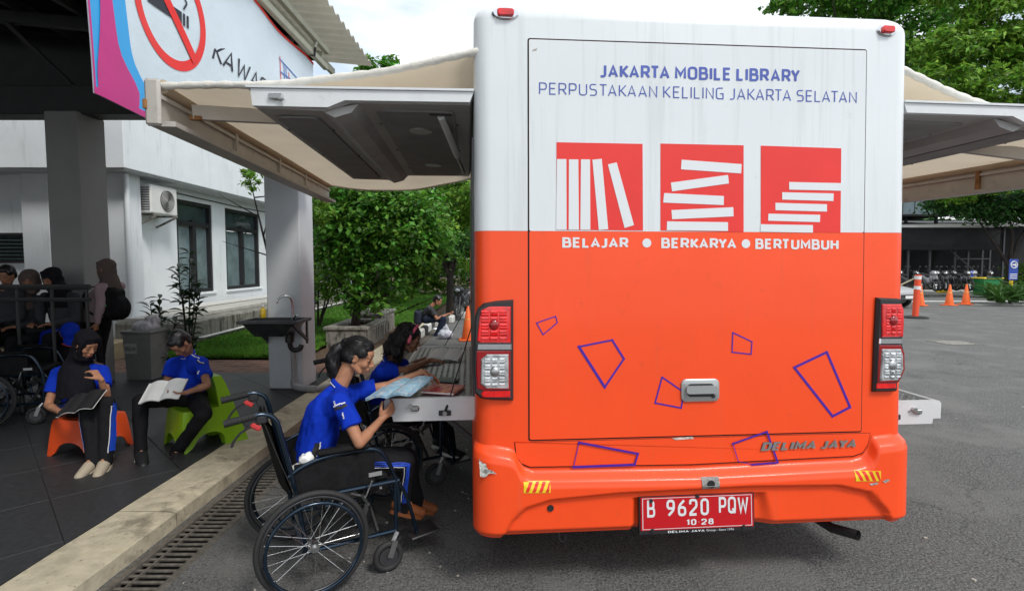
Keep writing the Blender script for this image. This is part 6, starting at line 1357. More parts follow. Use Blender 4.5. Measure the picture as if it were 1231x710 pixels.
def headgeo(m, c, Bm, k=1.):
    Q = lambda x, y, z: c + Bm @ V((x * k, y * k, z * k)); E = lambda x, y, z, a, b, d: m.ell(Q(x, y, z), (a * k, b * k, d * k), Bm)
    E(0, -.012, .035, .072, .090, .080); E(0, .025, -.018, .060, .062, .072); E(0, .043, -.052, .042, .040, .046); E(0, .062, -.083, .021, .02, .017)
    E(0, .052, .035, .052, .036, .042)
    for s in (-1, 1):
        E(s * .033, .055, -.026, .026, .026, .026); E(s * .031, .073, .006, .017, .010, .011); E(s * .028, .076, .024, .022, .010, .007); E(s * .010, .094, -.031, .0085, .009, .007); E(s * .069, -.004, -.008, .008, .017, .03)
        m.torus(Q(s * .076, -.006, -.004), Bm @ V((1, -.25 * s, 0)), .019 * k, .0045 * k, 16, 6); m.chain([Q(s * .05, .0, -.05), Q(s * .035, .045, -.08)], [.022 * k, .018 * k])
    m.chain([Q(0, .084, .012), Q(0, .094, -.008), Q(0, .104, -.026)], [.0075 * k, .0085 * k, .0115 * k]); E(0, .088, -.056, .022, .011, .007); E(0, .085, -.068, .018, .011, .007); E(0, .083, -.046, .014, .008, .009)
def facebits(t, c, Bm, k, lips='lips', down=True):
    Q = lambda x, y, z: c + Bm @ V((x * k, y * k, z * k))
    for s in (-1, 1):
        m = MB(); m.tube([Q(s * .015, .0845, .0265), Q(s * .03, .0855, .031), Q(s * .047, .074, .026)], [.0022 * k, .003 * k, .0015 * k], 6, smoothpath=1); m.build('eyebrow', mt['lash'], t, smooth='all')
        if down:
            m = MB(); m.tube([Q(s * .017, .083, .002), Q(s * .030, .0845, -.0035), Q(s * .045, .076, .001)], [.0013 * k, .0026 * k, .0014 * k], 6, smoothpath=1); m.build('eyelash', mt['lash'], t, smooth='all')
        else:
            m = MB(); m.ell(Q(s * .03, .0765, .003), (.013 * k, .009 * k, .0065 * k), Bm); e = m.build('eye', mt['eyew'], t, smooth='all'); m = MB(); m.ell(Q(s * .03, .0835, .002), (.0055 * k, .003 * k, .0055 * k), Bm); m.build('iris', mt['eyed'], e, smooth='all')
    m = MB(); m.ell(Q(0, .091, -.0565), (.019 * k, .0095 * k, .0048 * k), Bm); m.ell(Q(0, .089, -.067), (.0165 * k, .0095 * k, .0052 * k), Bm); m.build('lips', mt[lips], t, smooth='all', kind='stuff')
def person(label, J, k=1., skin='skin', shirt='blue', pants='pant', vox=.006, vox_c=.009, sleeves='short', name='person', group=None, face=True, lips='lips', base=None, wr=.009, legs=True, headk=None):
    pel, chest, neck, head = J['pel'], J['chest'], J['neck'], J['head']
    b_ = base or (pel.x, pel.y, 0); t = thing(name, label, 'person', b_, 0, group); lat = (J['shL'] - J['shR']).normalized(); Bm = basis(J['face'], J.get('up', (0, 0, 1))); hk = headk or k * .97
    m = MB(); headgeo(m, head, Bm, hk)
    nk = head + Bm @ V((0, -.028, -.075)) * hk; m.chain([nk + (nk - neck) * .1 + Bm @ V((0, 0, .03)), neck, chest], [.045 * k, .05 * k, .09 * k])
    m.tube([chest, pel], [.09 * k, .1 * k], 12, ra=[.11 * k, .11 * k], ref=lat)
    for s in 'RL':
        sh, el, wrs = J['sh' + s], J['el' + s], J['wr' + s]
        m.chain([chest.lerp(sh, .4), sh, el, wrs], [.07 * k, .042 * k, .033 * k, .0215 * k]); m.caps(el, el.lerp(wrs, .35), .033 * k, .034 * k)
        hd, hn, ht, cu = J['hand' + s]; hand(m, wrs, hd, hn, ht, k, cu)
        if legs: m.chain([J['hip' + s], J['kn' + s], J['an' + s]], [.06 * k, .042 * k, .03 * k]); m.caps(pel, J['hip' + s], .08 * k, .06 * k); m.caps(J['an' + s], J['an' + s].lerp(J['toe' + s], .25), .028 * k, .022 * k)
    body = organic(m, 'body', mt[skin], t, vox, 3)
    if face: facebits(t, head, Bm, hk, lips)
    # shirt
    m = MB(); mid = pel.lerp(chest, .5)
    m.tube([pel - (chest - pel).normalized() * .05 * k, pel, mid, chest, chest.lerp(neck, .55), neck], [x * k for x in (.115, .12, .112, .108, .085, .055)], 18, ra=[x * k for x in (.15, .155, .142, .155, .14, .06)], ref=lat, smoothpath=1)
    sl = {'short': .62, 'long': 1.}[sleeves]
    for s in 'RL':
        sh, el, wrs = J['sh' + s], J['el' + s], J['wr' + s]; m.chain([neck.lerp(sh, .25) - V((0, 0, .02)) * k, sh], [.052 * k, .058 * k]); m.chain([chest.lerp(sh, .5), sh], [.08 * k, .058 * k])
        e = sh.lerp(el, sl); 
        if sleeves == 'short': m.tube([sh, sh.lerp(el, .3), e], [.056 * k, .059 * k, .062 * k], 14)
        else: m.chain([sh, el, wrs - (wrs - el) * .1], [.058 * k, .05 * k, .037 * k])
    so = organic(m, 'shirt', mt[shirt], t, vox_c, 5, wr, 13)
    # collar
    up = (neck - chest).normalized(); m = MB(); cb = basis(V(J['face']) - up * V(J['face']).dot(up), up); pts = []
    for q in range(21): a = -PI * .5 + PI * 2 * q / 21; pts.append(neck + up * (.012 + .012 * math.sin(-a)) * k + cb @ V((math.cos(a) * .058 * k, math.sin(a) * .056 * k, 0)))
    m.tube(pts, .007 * k, 8, ra=.02 * k, ref=up, closed=True) if sleeves == 'short' else None
    if sleeves == 'short':
        cl = m.build('collar', mt[shirt], t, smooth='all'); m = MB(); m.tube([p - up * .014 * k + (p - neck) * .1 for p in pts], .0028 * k, 6, closed=True); m.build('collar_piping', mt['wpipe'], cl, smooth='all')
    po = None
    if legs:
        m = MB(); m.ell(pel - V((0, 0, .0)), (.15 * k, .14 * k, .11 * k))
        for s in 'RL':
            hp, kn, an = J['hip' + s], J['kn' + s], J['an' + s]; m.chain([pel.lerp(hp, .6), hp, kn], [.095 * k, .088 * k, .066 * k]); m.chain([kn, kn.lerp(an, .5), an + (an - kn).normalized() * .035], [.064 * k, .058 * k, .052 * k])
        po = organic(m, 'trousers', mt[pants], t, vox_c, 5, wr, 12)
    return t, body, so, po, Bm, lat
def shoe(t, an, toe, mat, sole='sole', k=1.):
    d = (toe - an).normalized(); up = V((0, 0, 1)); up = (up - d * up.dot(d)).normalized(); c = an - up * .03 * k; m = MB()
    m.chain([c - d * .035 * k + up * .01, c + d * .06 * k, c + d * .15 * k - up * .008 * k], [.037 * k, .04 * k, .033 * k]); m.caps(an, c, .036 * k, .038 * k); sh = organic(m, 'shoe', mat, t, .007, 3)
    s = d.cross(up); m = MB(); pts = []
    for q in range(20):
        a = 2 * PI * q / 20; pts.append((c + d * (.055 + .118 * math.cos(a)) * k + s * (.04 + .006 * math.cos(a)) * math.sin(a) * k))
    n = 20; m.add([p - up * .045 * k for p in pts] + [p - up * .022 * k for p in pts], [tuple(range(n)), tuple(range(n, 2 * n))[::-1]] + [(i, (i + 1) % n, n + (i + 1) % n, n + i) for i in range(n)]); m.build('sole', mt[sole], sh)
def rel(root, rz, off): return root + Matrix.Rotation(rz, 3, 'Z') @ V(off)
def hair_cap(m, c, Bm, k, bulk=1.):
    Q = lambda x, y, z: c + Bm @ V((x * k, y * k, z * k)); E = lambda x, y, z, a, b, d: m.ell(Q(x, y, z), (a * k, b * k, d * k), Bm, 18, 12)
    E(0, -.024, .046, .079 * bulk, .088 * bulk, .081 * bulk); E(0, -.05, .0, .072 * bulk, .062 * bulk, .075 * bulk); E(0, .03, .075, .054, .045, .042)
    for s in (-1, 1): E(s * .058, .012, .042, .024, .045, .038); E(s * .06, -.03, -.012, .02, .03, .04)
def strands(tree_, starts, end, n, par, mat, r=.0011, seed=1, jit=.012, lift=.002):
    rr = random.Random(seed); m = MB()
    for q in range(n):
        s_ = starts(rr); e = V(end) + V((rr.uniform(-1, 1), rr.uniform(-1, 1), rr.uniform(-1, 1))) * jit; pts = []
        for k in range(9):
            p = V(s_).lerp(e, k / 8); a, nn, _, _ = tree_.find_nearest(p); pts.append(a + nn * (lift * rr.uniform(.3, 1.6)))
        m.tube(pts, [r] * 8 + [r * .4], 3, caps=False)
    m.build('hair_strands', mat, par, smooth='all', kind='stuff', fixn=False)
# --- girl with the ponytail in the foreground wheelchair
J = {}
J['pel'] = rel(wc0, WZ, (.06, 0, .585)); J['head'] = P(431, 428, 2.97); J['neck'] = P(407, 466, 2.95) ; J['chest'] = J['neck'].lerp(J['pel'], .36) + V((-.03, -.01, 0))
J['shR'] = P(409, 481, 2.80); J['shL'] = P(425, 472, 3.08); J['elR'] = P(432, 532, 2.74); J['wrR'] = P(459, 503, 2.93); J['elL'] = P(467, 464, 3.14); J['wrL'] = P(508, 447, 3.24)
J['hipR'] = rel(wc0, WZ, (.09, -.09, .565)); J['hipL'] = rel(wc0, WZ, (.09, .09, .565)); J['knR'] = P(487, 555, 3.0); J['knL'] = P(489, 549, 3.22); J['anR'] = P(484, 604, 3.06); J['anL'] = P(500, 600, 3.25)
J['toeR'] = J['anR'] + V((.13, .07, -.06)); J['toeL'] = J['anL'] + V((.13, .07, -.06))
J['face'] = (.84, .06, -.36) ; J['up'] = (.36, 0, .93)
J['handR'] = (V((.5, .3, .5)), V((.3, .3, .4)), V((.0, -.5, .8)), .7); J['handL'] = (P(537, 458, 3.3) - J['wrL'], V((.1, 0, -1)), V((0, -1, 0)), .45)
g1, body, so, po, Bm, lat = person('girl in blue polo with black ponytail, reading in the foreground wheelchair', J, .9, vox=.0038, vox_c=.0065, wr=.011)
T = bvh_world(so); k = .87; c = J['head']; Q = lambda x, y, z: c + Bm @ V((x * k, y * k, z * k))
m = MB(); hair_cap(m, c, Bm, k); m.ell(Q(0, -.105, .045), (.03, .03, .034), Bm); ho = organic(m, 'hair', mt['hair'], g1, .005, 4, .0012, 60)
TH = bvh_world(ho); strands(TH, lambda r_: Q(math.cos(a_ := r_.uniform(-.3, PI + .3)) * .085, .07 * abs(math.sin(a_)) - .0, .06 + .06 * math.sin(a_) - (.06 if r_.random() < .3 else 0)), Q(0, -.1, .05), 260, ho, mt['hair'], seed=3)
m = MB(); a = Q(0, -.1, .035); m.tube([a, a + V((-.05, 0, -.02)), a + V((-.075, -.0, -.09)), a + V((-.06, -.0, -.17)), a + V((-.04, 0, -.21))], [.022, .04, .045, .035, .01], 14, smoothpath=2)
pt_ = organic(m, 'ponytail', mt['hair'], ho, .006, 2, .006, 40); m = MB(); rr2 = random.Random(6)
for q in range(120):
    an = rr2.uniform(0, 6.28); o_ = V((math.cos(an) * .04, math.sin(an) * .04, 0)); e = rr2.uniform(.17, .25); m.tube([a, a + V((-.05, 0, -.02)) + o_ * .8, a + V((-.075, 0, -.09)) + o_ * 1.1, a + V((-.06, 0, -.16)) + o_ * .95, a + V((-.045, 0, -e)) + o_ * rr2.uniform(.2, .9)], [.0012] * 4 + [.0004], 3, caps=False, smoothpath=1)
m.build('hair_strands', mt['hair'], ho, smooth='all', kind='stuff', fixn=False)
m = MB(); m.torus(Q(0, -.112, .05), Bm @ V((0, 1, -.3)), .02, .007, 18, 6); m.build('hair_tie', M('pink_hair_tie', (.6, .05, .15), .6), g1, smooth='all')
sl = J['shR'].lerp(J['elR'], .05); out = V((.1, -1, .1)); ax = (J['elR'] - J['shR']).normalized(); sd_ = ax.cross(out).normalized()
for i, (mat, w) in enumerate(((mt['wpipe'], .007), (mt['bpipe'], .016))):
    off = ax * (.0 + i * .014); strip_on(T, [sl + off + sd_ * .038 + out * .06, sl + off + out * .07, sl + off - sd_ * .038 + out * .06], w, 'sleeve_band', mat, so, off=.003)
strip_on(T, [rel(wc0, WZ, (.09, -.17, .71)), rel(wc0, WZ, (.08, -.17, .68)), rel(wc0, WZ, (.07, -.19, .62)), rel(wc0, WZ, (.05, -.19, .55))], .007, 'side_piping', mt['wpipe'], so, off=.003)
strip_on(T, [rel(wc0, WZ, (.06, -.17, .71)), rel(wc0, WZ, (.05, -.17, .67)), rel(wc0, WZ, (.03, -.19, .62)), rel(wc0, WZ, (.02, -.19, .55))], .03, 'side_panel', mt['bpipe'], so, off=.002)
TP = bvh_world(po); r0 = rel(wc0, WZ, (.14, -.3, .60))
for i, (dz, w, mm) in enumerate(((.03, .007, 'bluepipe'), (.014, .007, 'bluepipe'), (-.002, .007, 'bluepipe'), (-.02, .004, 'wpipe'))):
    dv = V((0, 0, dz)); strip_on(TP, [r0 + dv, J['hipR'].lerp(J['knR'], .6) + V((.04, -.1, .02)) + dv, J['knR'] + V((.035, -.08, .0)) + V((dz, 0, dz * .6)), J['knR'].lerp(J['anR'], .4) + V((.03 + dz, -.09, 0)), J['anR'] + V((.02 + dz, -.08, .02))], w, 'trouser_stripe', mt[mm], po, off=.003)
for s in 'RL': shoe(g1, J['an' + s], J['toe' + s], mt['shoeb'], 'shoeb', .9)
# embroidered lettering on the back of the shirt
m = MB(); rr2 = random.Random(2)
for q in range(9):
    p, n_, _, _ = T.find_nearest(P(388 + q * 1.1, 488 + q * 1.9, 2.6)); m.box(p + n_ * .002, (.006, .003, .009), basis(n_, (0, 0, 1)))
m.build('back_lettering', mt['wpipe'], so, kind='stuff')
# tissue tucked at the wheelchair back
q = rel(wc0, WZ, (-.03, -.2, .63)); ts_ = thing('folded_cloth', 'crumpled white cloth tucked at the backrest of the foreground wheelchair', 'cloth', tuple(q)); m = MB(); rr2 = random.Random(5)
for _ in range(7): m.ell(q + V((rr2.uniform(-.03, .04), rr2.uniform(-.02, .02), rr2.uniform(-.05, .05))), (.03, .018, .03), Matrix.Rotation(rr2.uniform(0, 3), 3, 'X'))
organic(m, 'cloth', mt['white'], ts_, .005, 1, .008, 40)

# --- girl with pink headband
J = {}; wc2 = V((-1.04, 3.98, 0)); W2 = R(30)
J['pel'] = rel(wc2, W2, (.08, 0, .585)); J['head'] = P(491, 407, 3.88); J['neck'] = P(469, 434, 3.88); J['chest'] = J['neck'].lerp(J['pel'], .36) + V((-.03, 0, 0))
J['shR'] = P(459, 447, 3.72); J['shL'] = P(476, 437, 4.02); J['elR'] = P(488, 445, 3.8); J['wrR'] = P(517, 433, 4.1); J['elL'] = P(492, 440, 4.15); J['wrL'] = P(520, 428, 4.3)
J['hipR'] = rel(wc2, W2, (.12, -.09, .565)); J['hipL'] = rel(wc2, W2, (.12, .09, .565)); J['knR'] = rel(wc2, W2, (.52, -.1, .58)); J['knL'] = rel(wc2, W2, (.52, .1, .58)); J['anR'] = rel(wc2, W2, (.58, -.1, .2)); J['anL'] = rel(wc2, W2, (.58, .1, .2))
J['toeR'] = J['anR'] + V((.13, .07, -.06)); J['toeL'] = J['anL'] + V((.13, .07, -.06)); J['face'] = (.92, .12, -.34); J['up'] = (.34, 0, .94)
J['handR'] = (V((1, .25, -.05)), V((0, 0, -1)), V((0, 1, 0)), .5); J['handL'] = (V((1, .1, -.2)), V((0, 0, -1)), V((0, -1, 0)), .5)
g2, body, so, po, Bm, lat = person('girl in blue polo with curly hair and pink headband leaning over the table', J, .9, skin='skin2', vox=.005, vox_c=.008, lips='lips2')
k = .87; c = J['head']; Q = lambda x, y, z: c + Bm @ V((x * k, y * k, z * k)); m = MB(); hair_cap(m, c, Bm, k, 1.08); rr2 = random.Random(9)
for _ in range(46):
    u = rr2.random(); v = rr2.uniform(-1, 1); p = Q(v * .075, -.05 - .09 * (1 - abs(v)) * (.4 + u), .06 - .26 * u); m.ell(p, (.035, .035, .04), nu=8, nv=6)
ch_ = organic(m, 'curly_hair', mt['curl'], g2, .007, 1, .014, 34); TC = bvh_world(ch_); m = MB()
for q in range(420):
    p = Q(rr2.uniform(-.1, .1), rr2.uniform(-.17, .04), rr2.uniform(-.2, .15)); a_, nn, _, _ = TC.find_nearest(p)
    if (a_ - J['head']).dot(Bm @ V((0, 1, 0))) > .05: continue
    ax = V((rr2.uniform(-.4, .4), rr2.uniform(-.4, .4), -1)).normalized(); u_ = ax.orthogonal().normalized(); w_ = ax.cross(u_); rd = rr2.uniform(.005, .009); L_ = rr2.uniform(.03, .07)
    m.tube([a_ + nn * .004 + ax * L_ * k / 12 + (u_ * math.cos(k * 1.3) + w_ * math.sin(k * 1.3)) * rd for k in range(13)], .0016, 3, caps=False)
m.build('curls', mt['curl'], ch_, smooth='all', kind='stuff', fixn=False)
m = MB(); pts = []
for q in range(25): a = PI * q / 24; pts.append(Q(math.cos(a) * .084, .042 - .03 * abs(math.cos(a)), -.02 + math.sin(a) * .155))
m.tube(pts, .005, 8, ra=.012, ref=Bm @ V((0, 1, .2))); m.build('headband', M('pink_headband', (.75, .12, .2), .55, nz=(40, .3)), g2, smooth='all')
for s in 'RL': shoe(g2, J['an' + s], J['toe' + s], mt['shoek'], 'sole', .9)

# --- boy on the green seat
J = {}; J['pel'] = P(228, 480, 4.62); J['pel'].z = .50; J['head'] = P(217, 412, 4.5); J['neck'] = P(226, 427, 4.66); J['chest'] = J['neck'].lerp(J['pel'], .38) + V((0, .03, 0))
J['shR'] = P(207, 438, 4.7); J['shL'] = P(243, 436, 4.52); J['elR'] = P(200, 462, 4.62); J['wrR'] = P(192, 470, 4.42); J['elL'] = P(249, 463, 4.34); J['wrL'] = P(223, 472, 4.26)
J['hipR'] = J['pel'] + V((-.09, .0, -.01)); J['hipL'] = J['pel'] + V((.09, -.05, -.01)); J['knR'] = P(168, 482, 4.3); J['knL'] = P(245, 497, 4.16); J['anR'] = P(169, 539, 4.2); J['anL'] = P(214, 540, 4.3)
J['toeR'] = J['anR'] + V((.05, -.15, -.05)); J['toeL'] = J['anL'] + V((.05, -.15, -.05)); J['toeR'] = J['anR'] + V((.1, -.12, -.05)); J['face'] = (-.22, -.5, -.85); J['up'] = (-.25, -.7, .6)
J['handR'] = (V((.3, -.5, -.1)), V((.2, 0, 1)), V((-.5, -.5, .3)), .5); J['handL'] = (V((-.7, -.2, 0)), V((0, -.1, 1)), V((0, -1, 0.2)), .5)
b1, body, so, po, Bm, lat = person('boy in blue polo and black trousers reading a book on the green seat', J, .93, skin='skin2', vox=.006, vox_c=.009, base=(J['pel'].x, J['pel'].y, .1))
k = .9; c = J['head']; m = MB(); hair_cap(m, c, Bm, k); organic(m, 'hair', mt['hair'], b1, .007, 3, .003, 60)
T = bvh_world(so)
strip_on(T, [J['neck'] + V((.06, -.05, .02)), J['shL'] + V((.0, -.06, .07))], .008, 'shoulder_piping', mt['wpipe'], so); strip_on(T, [J['shL'] + V((-.02, -.1, .06)), J['shL'] + V((.07, -.08, .01))], .016, 'sleeve_band', mt['bpipe'], so); strip_on(T, [J['shL'] + V((-.02, -.1, .075)), J['shL'] + V((.07, -.08, .03))], .006, 'sleeve_piping', mt['wpipe'], so, off=.004)
p, n_, _, _ = T.find_nearest(P(226, 443, 4.3)); m = MB(); m.box(p + n_ * .003, (.012, .004, .03), basis(n_, (0, 0, 1))); m.build('chest_badge', mt['wpipe'], so)
for s in 'RL': shoe(b1, J['an' + s], J['toe' + s], mt['shoek'], 'sole', 1.2)
# --- girl in black headscarf on the orange stool
J = {}; J['pel'] = P(97, 500, 4.42); J['pel'].z = .47; J['head'] = P(104, 414, 4.3); J['neck'] = P(96, 438, 4.36); J['chest'] = J['neck'].lerp(J['pel'], .38) + V((0, .03, 0))
J['shR'] = P(70, 448, 4.4); J['shL'] = P(122, 446, 4.36); J['elR'] = P(58, 487, 4.3); J['wrR'] = P(74, 496, 4.1); J['elL'] = P(128, 476, 4.2); J['wrL'] = P(121, 455, 4.12)
J['hipR'] = J['pel'] + V((-.08, 0, -.01)); J['hipL'] = J['pel'] + V((.08, 0, -.01)); J['knR'] = P(106, 486, 4.08); J['knL'] = P(128, 486, 4.1); J['anR'] = P(112, 550, 3.98); J['anL'] = P(127, 549, 4.0)
J['toeR'] = J['anR'] + V((-.0, -.16, -.06)); J['toeL'] = J['anL'] + V((.04, -.15, -.06)); J['face'] = (.8, -.3, -.45); J['up'] = (.4, -.1, .9)
J['handR'] = (V((.8, -.1, .1)), V((0, .1, 1)), V((0, -1, 0)), .6); J['handL'] = (V((-.4, -.1, .6)), V((-.6, 0, -.3)), V((0, -1, 0)), 1.0)
b2, body, so, po, Bm, lat = person('girl in black headscarf and blue sports shirt reading on the orange stool', J, .92, vox=.006, vox_c=.009, base=(J['pel'].x, J['pel'].y, .1))
def hood(t, c, Bm, k, neck, lat, mat, drape=.3, front=(0, 0, 0), w=.17, name='headscarf', wr=.008):
    Q = lambda x, y, z: c + Bm @ V((x * k, y * k, z * k)); m = MB(); m.ell(Q(0, -.02, .045), (.088 * k, .1 * k, .088 * k), Bm, 18, 12); m.ell(Q(0, -.035, -.02), (.084 * k, .08 * k, .1 * k), Bm, 18, 12); m.ell(Q(0, .01, -.112), (.07 * k, .075 * k, .045 * k), Bm)
    for s in (-1, 1): m.chain([Q(s * .062, .038, .05), Q(s * .066, .036, -.03), Q(s * .04, .045, -.1)], [.02 * k, .02 * k, .024 * k])
    m.chain([Q(-.05, .045, .082), Q(0, .056, .094), Q(.05, .045, .082)], [.02 * k, .021 * k, .02 * k])
    m.tube([Q(0, -.02, -.05), neck + V((0, 0, .03)), neck + V((0, 0, -.06)) + V(front) * .4, neck + V((0, 0, -drape)) + V(front)], [.075 * k, .09 * k, .13 * k, .13 * k], 18, ra=[.075 * k, .1 * k, w, w * .95], ref=lat, smoothpath=2); return organic(m, name, mat, t, .008, 4, wr, 16)
hood(b2, J['head'], Bm, .92, J['neck'], lat, mt['hijab'], .26, (.0, -.03, 0), .165)
T = bvh_world(po)
for s, dx in (('R', -.1), ('L', .1)):
    strip_on(T, [J['hip' + s] + V((dx, -.05, 0)), J['kn' + s] + V((dx, 0, 0)), J['an' + s] + V((dx, 0, .05))], .05, 'trouser_side_panel', mt['bluepipe'], po); strip_on(T, [J['hip' + s] + V((dx, -.05, -.05)), J['kn' + s] + V((dx * .8, -.04, 0)), J['an' + s] + V((dx * .7, -.04, .05))], .007, 'trouser_piping', mt['wpipe'], po, off=.005)
for s in 'RL': shoe(b2, J['an' + s], J['toe' + s], mt['shoet'], 'shoet', 1.05)
# --- standing woman with backpack
J = {}; a = G(128, 466, .1); X, Y = a.x, a.y - .1; J['pel'] = V((X, Y, .93)); J['head'] = P(127, 324, Y); J['neck'] = J['head'] + V((.05, .0, -.15)); J['chest'] = V((X + .02, Y, 1.2))
J['shR'] = J['neck'] + V((0, .16, -.06)); J['shL'] = J['neck'] + V((0, -.16, -.06)); J['elR'] = P(118, 368, Y + .15); J['wrR'] = P(112, 388, Y + .1); J['elL'] = P(120, 368, Y - .2); J['wrL'] = P(117, 389, Y - .18)
for s, y in (('R', .09), ('L', -.09)): J['hip' + s] = V((X, Y + y, .9)); J['kn' + s] = V((X - .02 + (.06 if s == 'L' else -.05), Y + y, .52)); J['an' + s] = V((X + (.08 if s == 'L' else -.06), Y + y, .17)); J['toe' + s] = J['an' + s] + V((-.16, -.02, -.06))
J['face'] = (-1, -.1, -.1); J['up'] = (0, 0, 1); J['handR'] = (V((-.3, 0, -1)), V((0, 0, 1)) + V((-1, 0, 0)), V((0, -1, 0)), .9); J['handL'] = (V((-.3, 0, -1)), V((-1, 0, .2)), V((0, -1, 0)), .9)
b3, body, so, po, Bm, lat = person('woman in brown headscarf and dusty pink shirt standing with a black backpack', J, 1.0, shirt='pinkshirt', sleeves='long', vox=.008, vox_c=.011, base=(X, Y, .1), wr=.01)
hood(b3, J['head'], Bm, 1.02, J['neck'], lat, mt['hijabb'], .17, (-.03, 0, 0), .15)
for s in 'RL': shoe(b3, J['an' + s], J['toe' + s], mt['shoek'], 'sole', 1.05)
bp_ = thing('backpack', 'black backpack with a small green badge worn by the standing woman', 'backpack', (X + .25, Y, 1.15)); m = MB(); q = V((X + .22, Y - .02, 1.17)); m.box(q, (.2, .3, .42), bev=.07); m.ell(q + V((.08, 0, -.06)), (.1, .14, .15)); organic(m, 'bag_body', mt['upholst'], bp_, .012, 4, .01, 12)
m = MB(); m.tube([q + V((-.05, -.13, .2)), q + V((-.16, -.15, .2)), q + V((-.24, -.17, .08)), q + V((-.2, -.18, -.08)), q + V((-.06, -.14, -.17))], .008, 8, ra=.022, ref=(0, 1, 0), smoothpath=2); m.build('strap', mt['upholst'], bp_, smooth='all'); m = MB(); p = q + V((.02, -.158, -.02)); m.add([p + V((-.02, 0, -.01)), p + V((.02, 0, -.01)), p + V((0, 0, .03))], [(0, 1, 2)]); m.build('green_badge', M('green_badge', (.02, .4, .1), .5), bp_)
# --- person in blue bending in the pushed wheelchair
J = {}; wc5 = G(66, 478, .1); W5 = R(-48); Y = wc5.y; J['pel'] = rel(wc5, W5, (.06, 0, .6)); J['head'] = P(84, 402, Y - .25); J['neck'] = P(72, 402, Y - .1); J['chest'] = J['neck'].lerp(J['pel'], .4) + V((-.06, 0, .03))
J['shR'] = J['neck'] + V((-.02, -.16, -.06)); J['shL'] = J['neck'] + V((-.02, .16, -.06)); J['elR'] = J['shR'] + V((.08, -.02, -.24)); J['wrR'] = J['elR'] + V((.2, .03, -.05)); J['elL'] = J['shL'] + V((.08, .02, -.24)); J['wrL'] = J['elL'] + V((.2, -.03, -.05))
for s, y in (('R', -.09), ('L', .09)): J['hip' + s] = rel(wc5, W5, (.1, y, .58)); J['kn' + s] = rel(wc5, W5, (.5, y, .6)); J['an' + s] = rel(wc5, W5, (.56, y, .2)); J['toe' + s] = J['an' + s] + V((.15, .04, -.05))
J['face'] = (.3, -.4, -.8); J['up'] = (.6, -.6, .6)
for s in 'RL': J['hand' + s] = (V((1, 0, -.3)), V((0, 0, -1)), V((0, 1, 0)), .6)
b4, body, so, po, Bm, lat = person('person in blue shirt and blue cap bent forward in the pushed wheelchair', J, .95, skin='skin2', vox=.009, vox_c=.011, base=(J['pel'].x, J['pel'].y, .1), face=False)
m = MB(); c = J['head']; Q = lambda x, y, z: c + Bm @ V((x, y, z)); m.ell(Q(0, -.02, .05), (.09, .105, .09), Bm); m.ell(Q(0, .1, .05), (.07, .07, .012), Bm); organic(m, 'cap', mt['blue'], b4, .009, 3)
m = MB(); m.tube([Q(-.07, .13, .045), Q(0, .17, .045), Q(.07, .13, .045)], .008, 8, smoothpath=2); m.build('cap_trim', mt['redlever'], b4)
for s in 'RL': shoe(b4, J['an' + s], J['toe' + s], mt['shoek'])
# --- man seated on the painted kerb
J = {}; Y = 12.3; a = P(518, 384, Y); J['pel'] = P(513, 389, Y); J['pel'].z = .38; J['head'] = P(526, 361, Y); J['neck'] = P(518, 369, Y); J['chest'] = P(513, 376, Y)
J['shR'] = P(519, 373, Y - .18); J['shL'] = P(516, 372, Y + .18); J['elR'] = P(525, 383, Y - .2); J['wrR'] = P(538, 378, Y - .1); J['elL'] = P(526, 382, Y + .2); J['wrL'] = P(539, 377, Y + .08)
for s, y in (('R', -.1), ('L', .1)): J['hip' + s] = J['pel'] + V((0, y, 0)); J['kn' + s] = P(533, 383, Y + y * 1.5); J['an' + s] = P(525 + (5 if s == 'L' else 0), 402, Y + y * 1.4); J['toe' + s] = J['an' + s] + V((.17, -.02, -.06))
J['face'] = (.9, -.1, -.4); J['up'] = (.4, 0, .9)
for s in 'RL': J['hand' + s] = (V((1, .2 if s == 'R' else -.2, .1)), V((0, 0, 1)), V((.3, 0, 1)), .8)
mt['charshirt'] = M('charcoal_shirt', (.035, .037, .045), .85)
b5, body, so, po, Bm, lat = person('man in dark shirt sitting on the white kerb looking at his phone', J, 1.05, shirt='charshirt', pants='navyp', vox=.01, vox_c=.013, base=(J['pel'].x, Y, 0)); m = MB(); hair_cap(m, J['head'], Bm, 1.02); organic(m, 'hair', mt['hair'], b5, .01, 2)
for s in 'RL': shoe(b5, J['an' + s], J['toe' + s], M('navy_shoe', (.02, .04, .12), .5), 'sole', 1.05)
ph = thing('mobile_phone', 'dark mobile phone held by the man on the kerb', 'phone', tuple(P(542, 376, Y))); m = MB(); m.box((0, 0, 0), (.075, .15, .01), Matrix.Rotation(-.6, 3, 'Y'), bev=.003); m.build('phone_body', mt['blackpl'], ph, world=False)
bg = thing('shoulder_bag', 'dark blue shoulder bag behind the back of the seated man', 'bag', tuple(P(500, 380, Y))); q = P(503, 381, Y); m = MB(); m.box(q, (.18, .3, .36), bev=.06); organic(m, 'bag_body', M('dark_blue_bag', (.02, .025, .05), .8), bg, .015, 3, .012, 10); m = MB(); m.tube([q + V((0, -.1, .17)), J['shR'] + V((0, 0, .07)), q + V((.1, -.12, 0))], .012, 6, smoothpath=2); m.build('strap', mt['upholst'], bg)
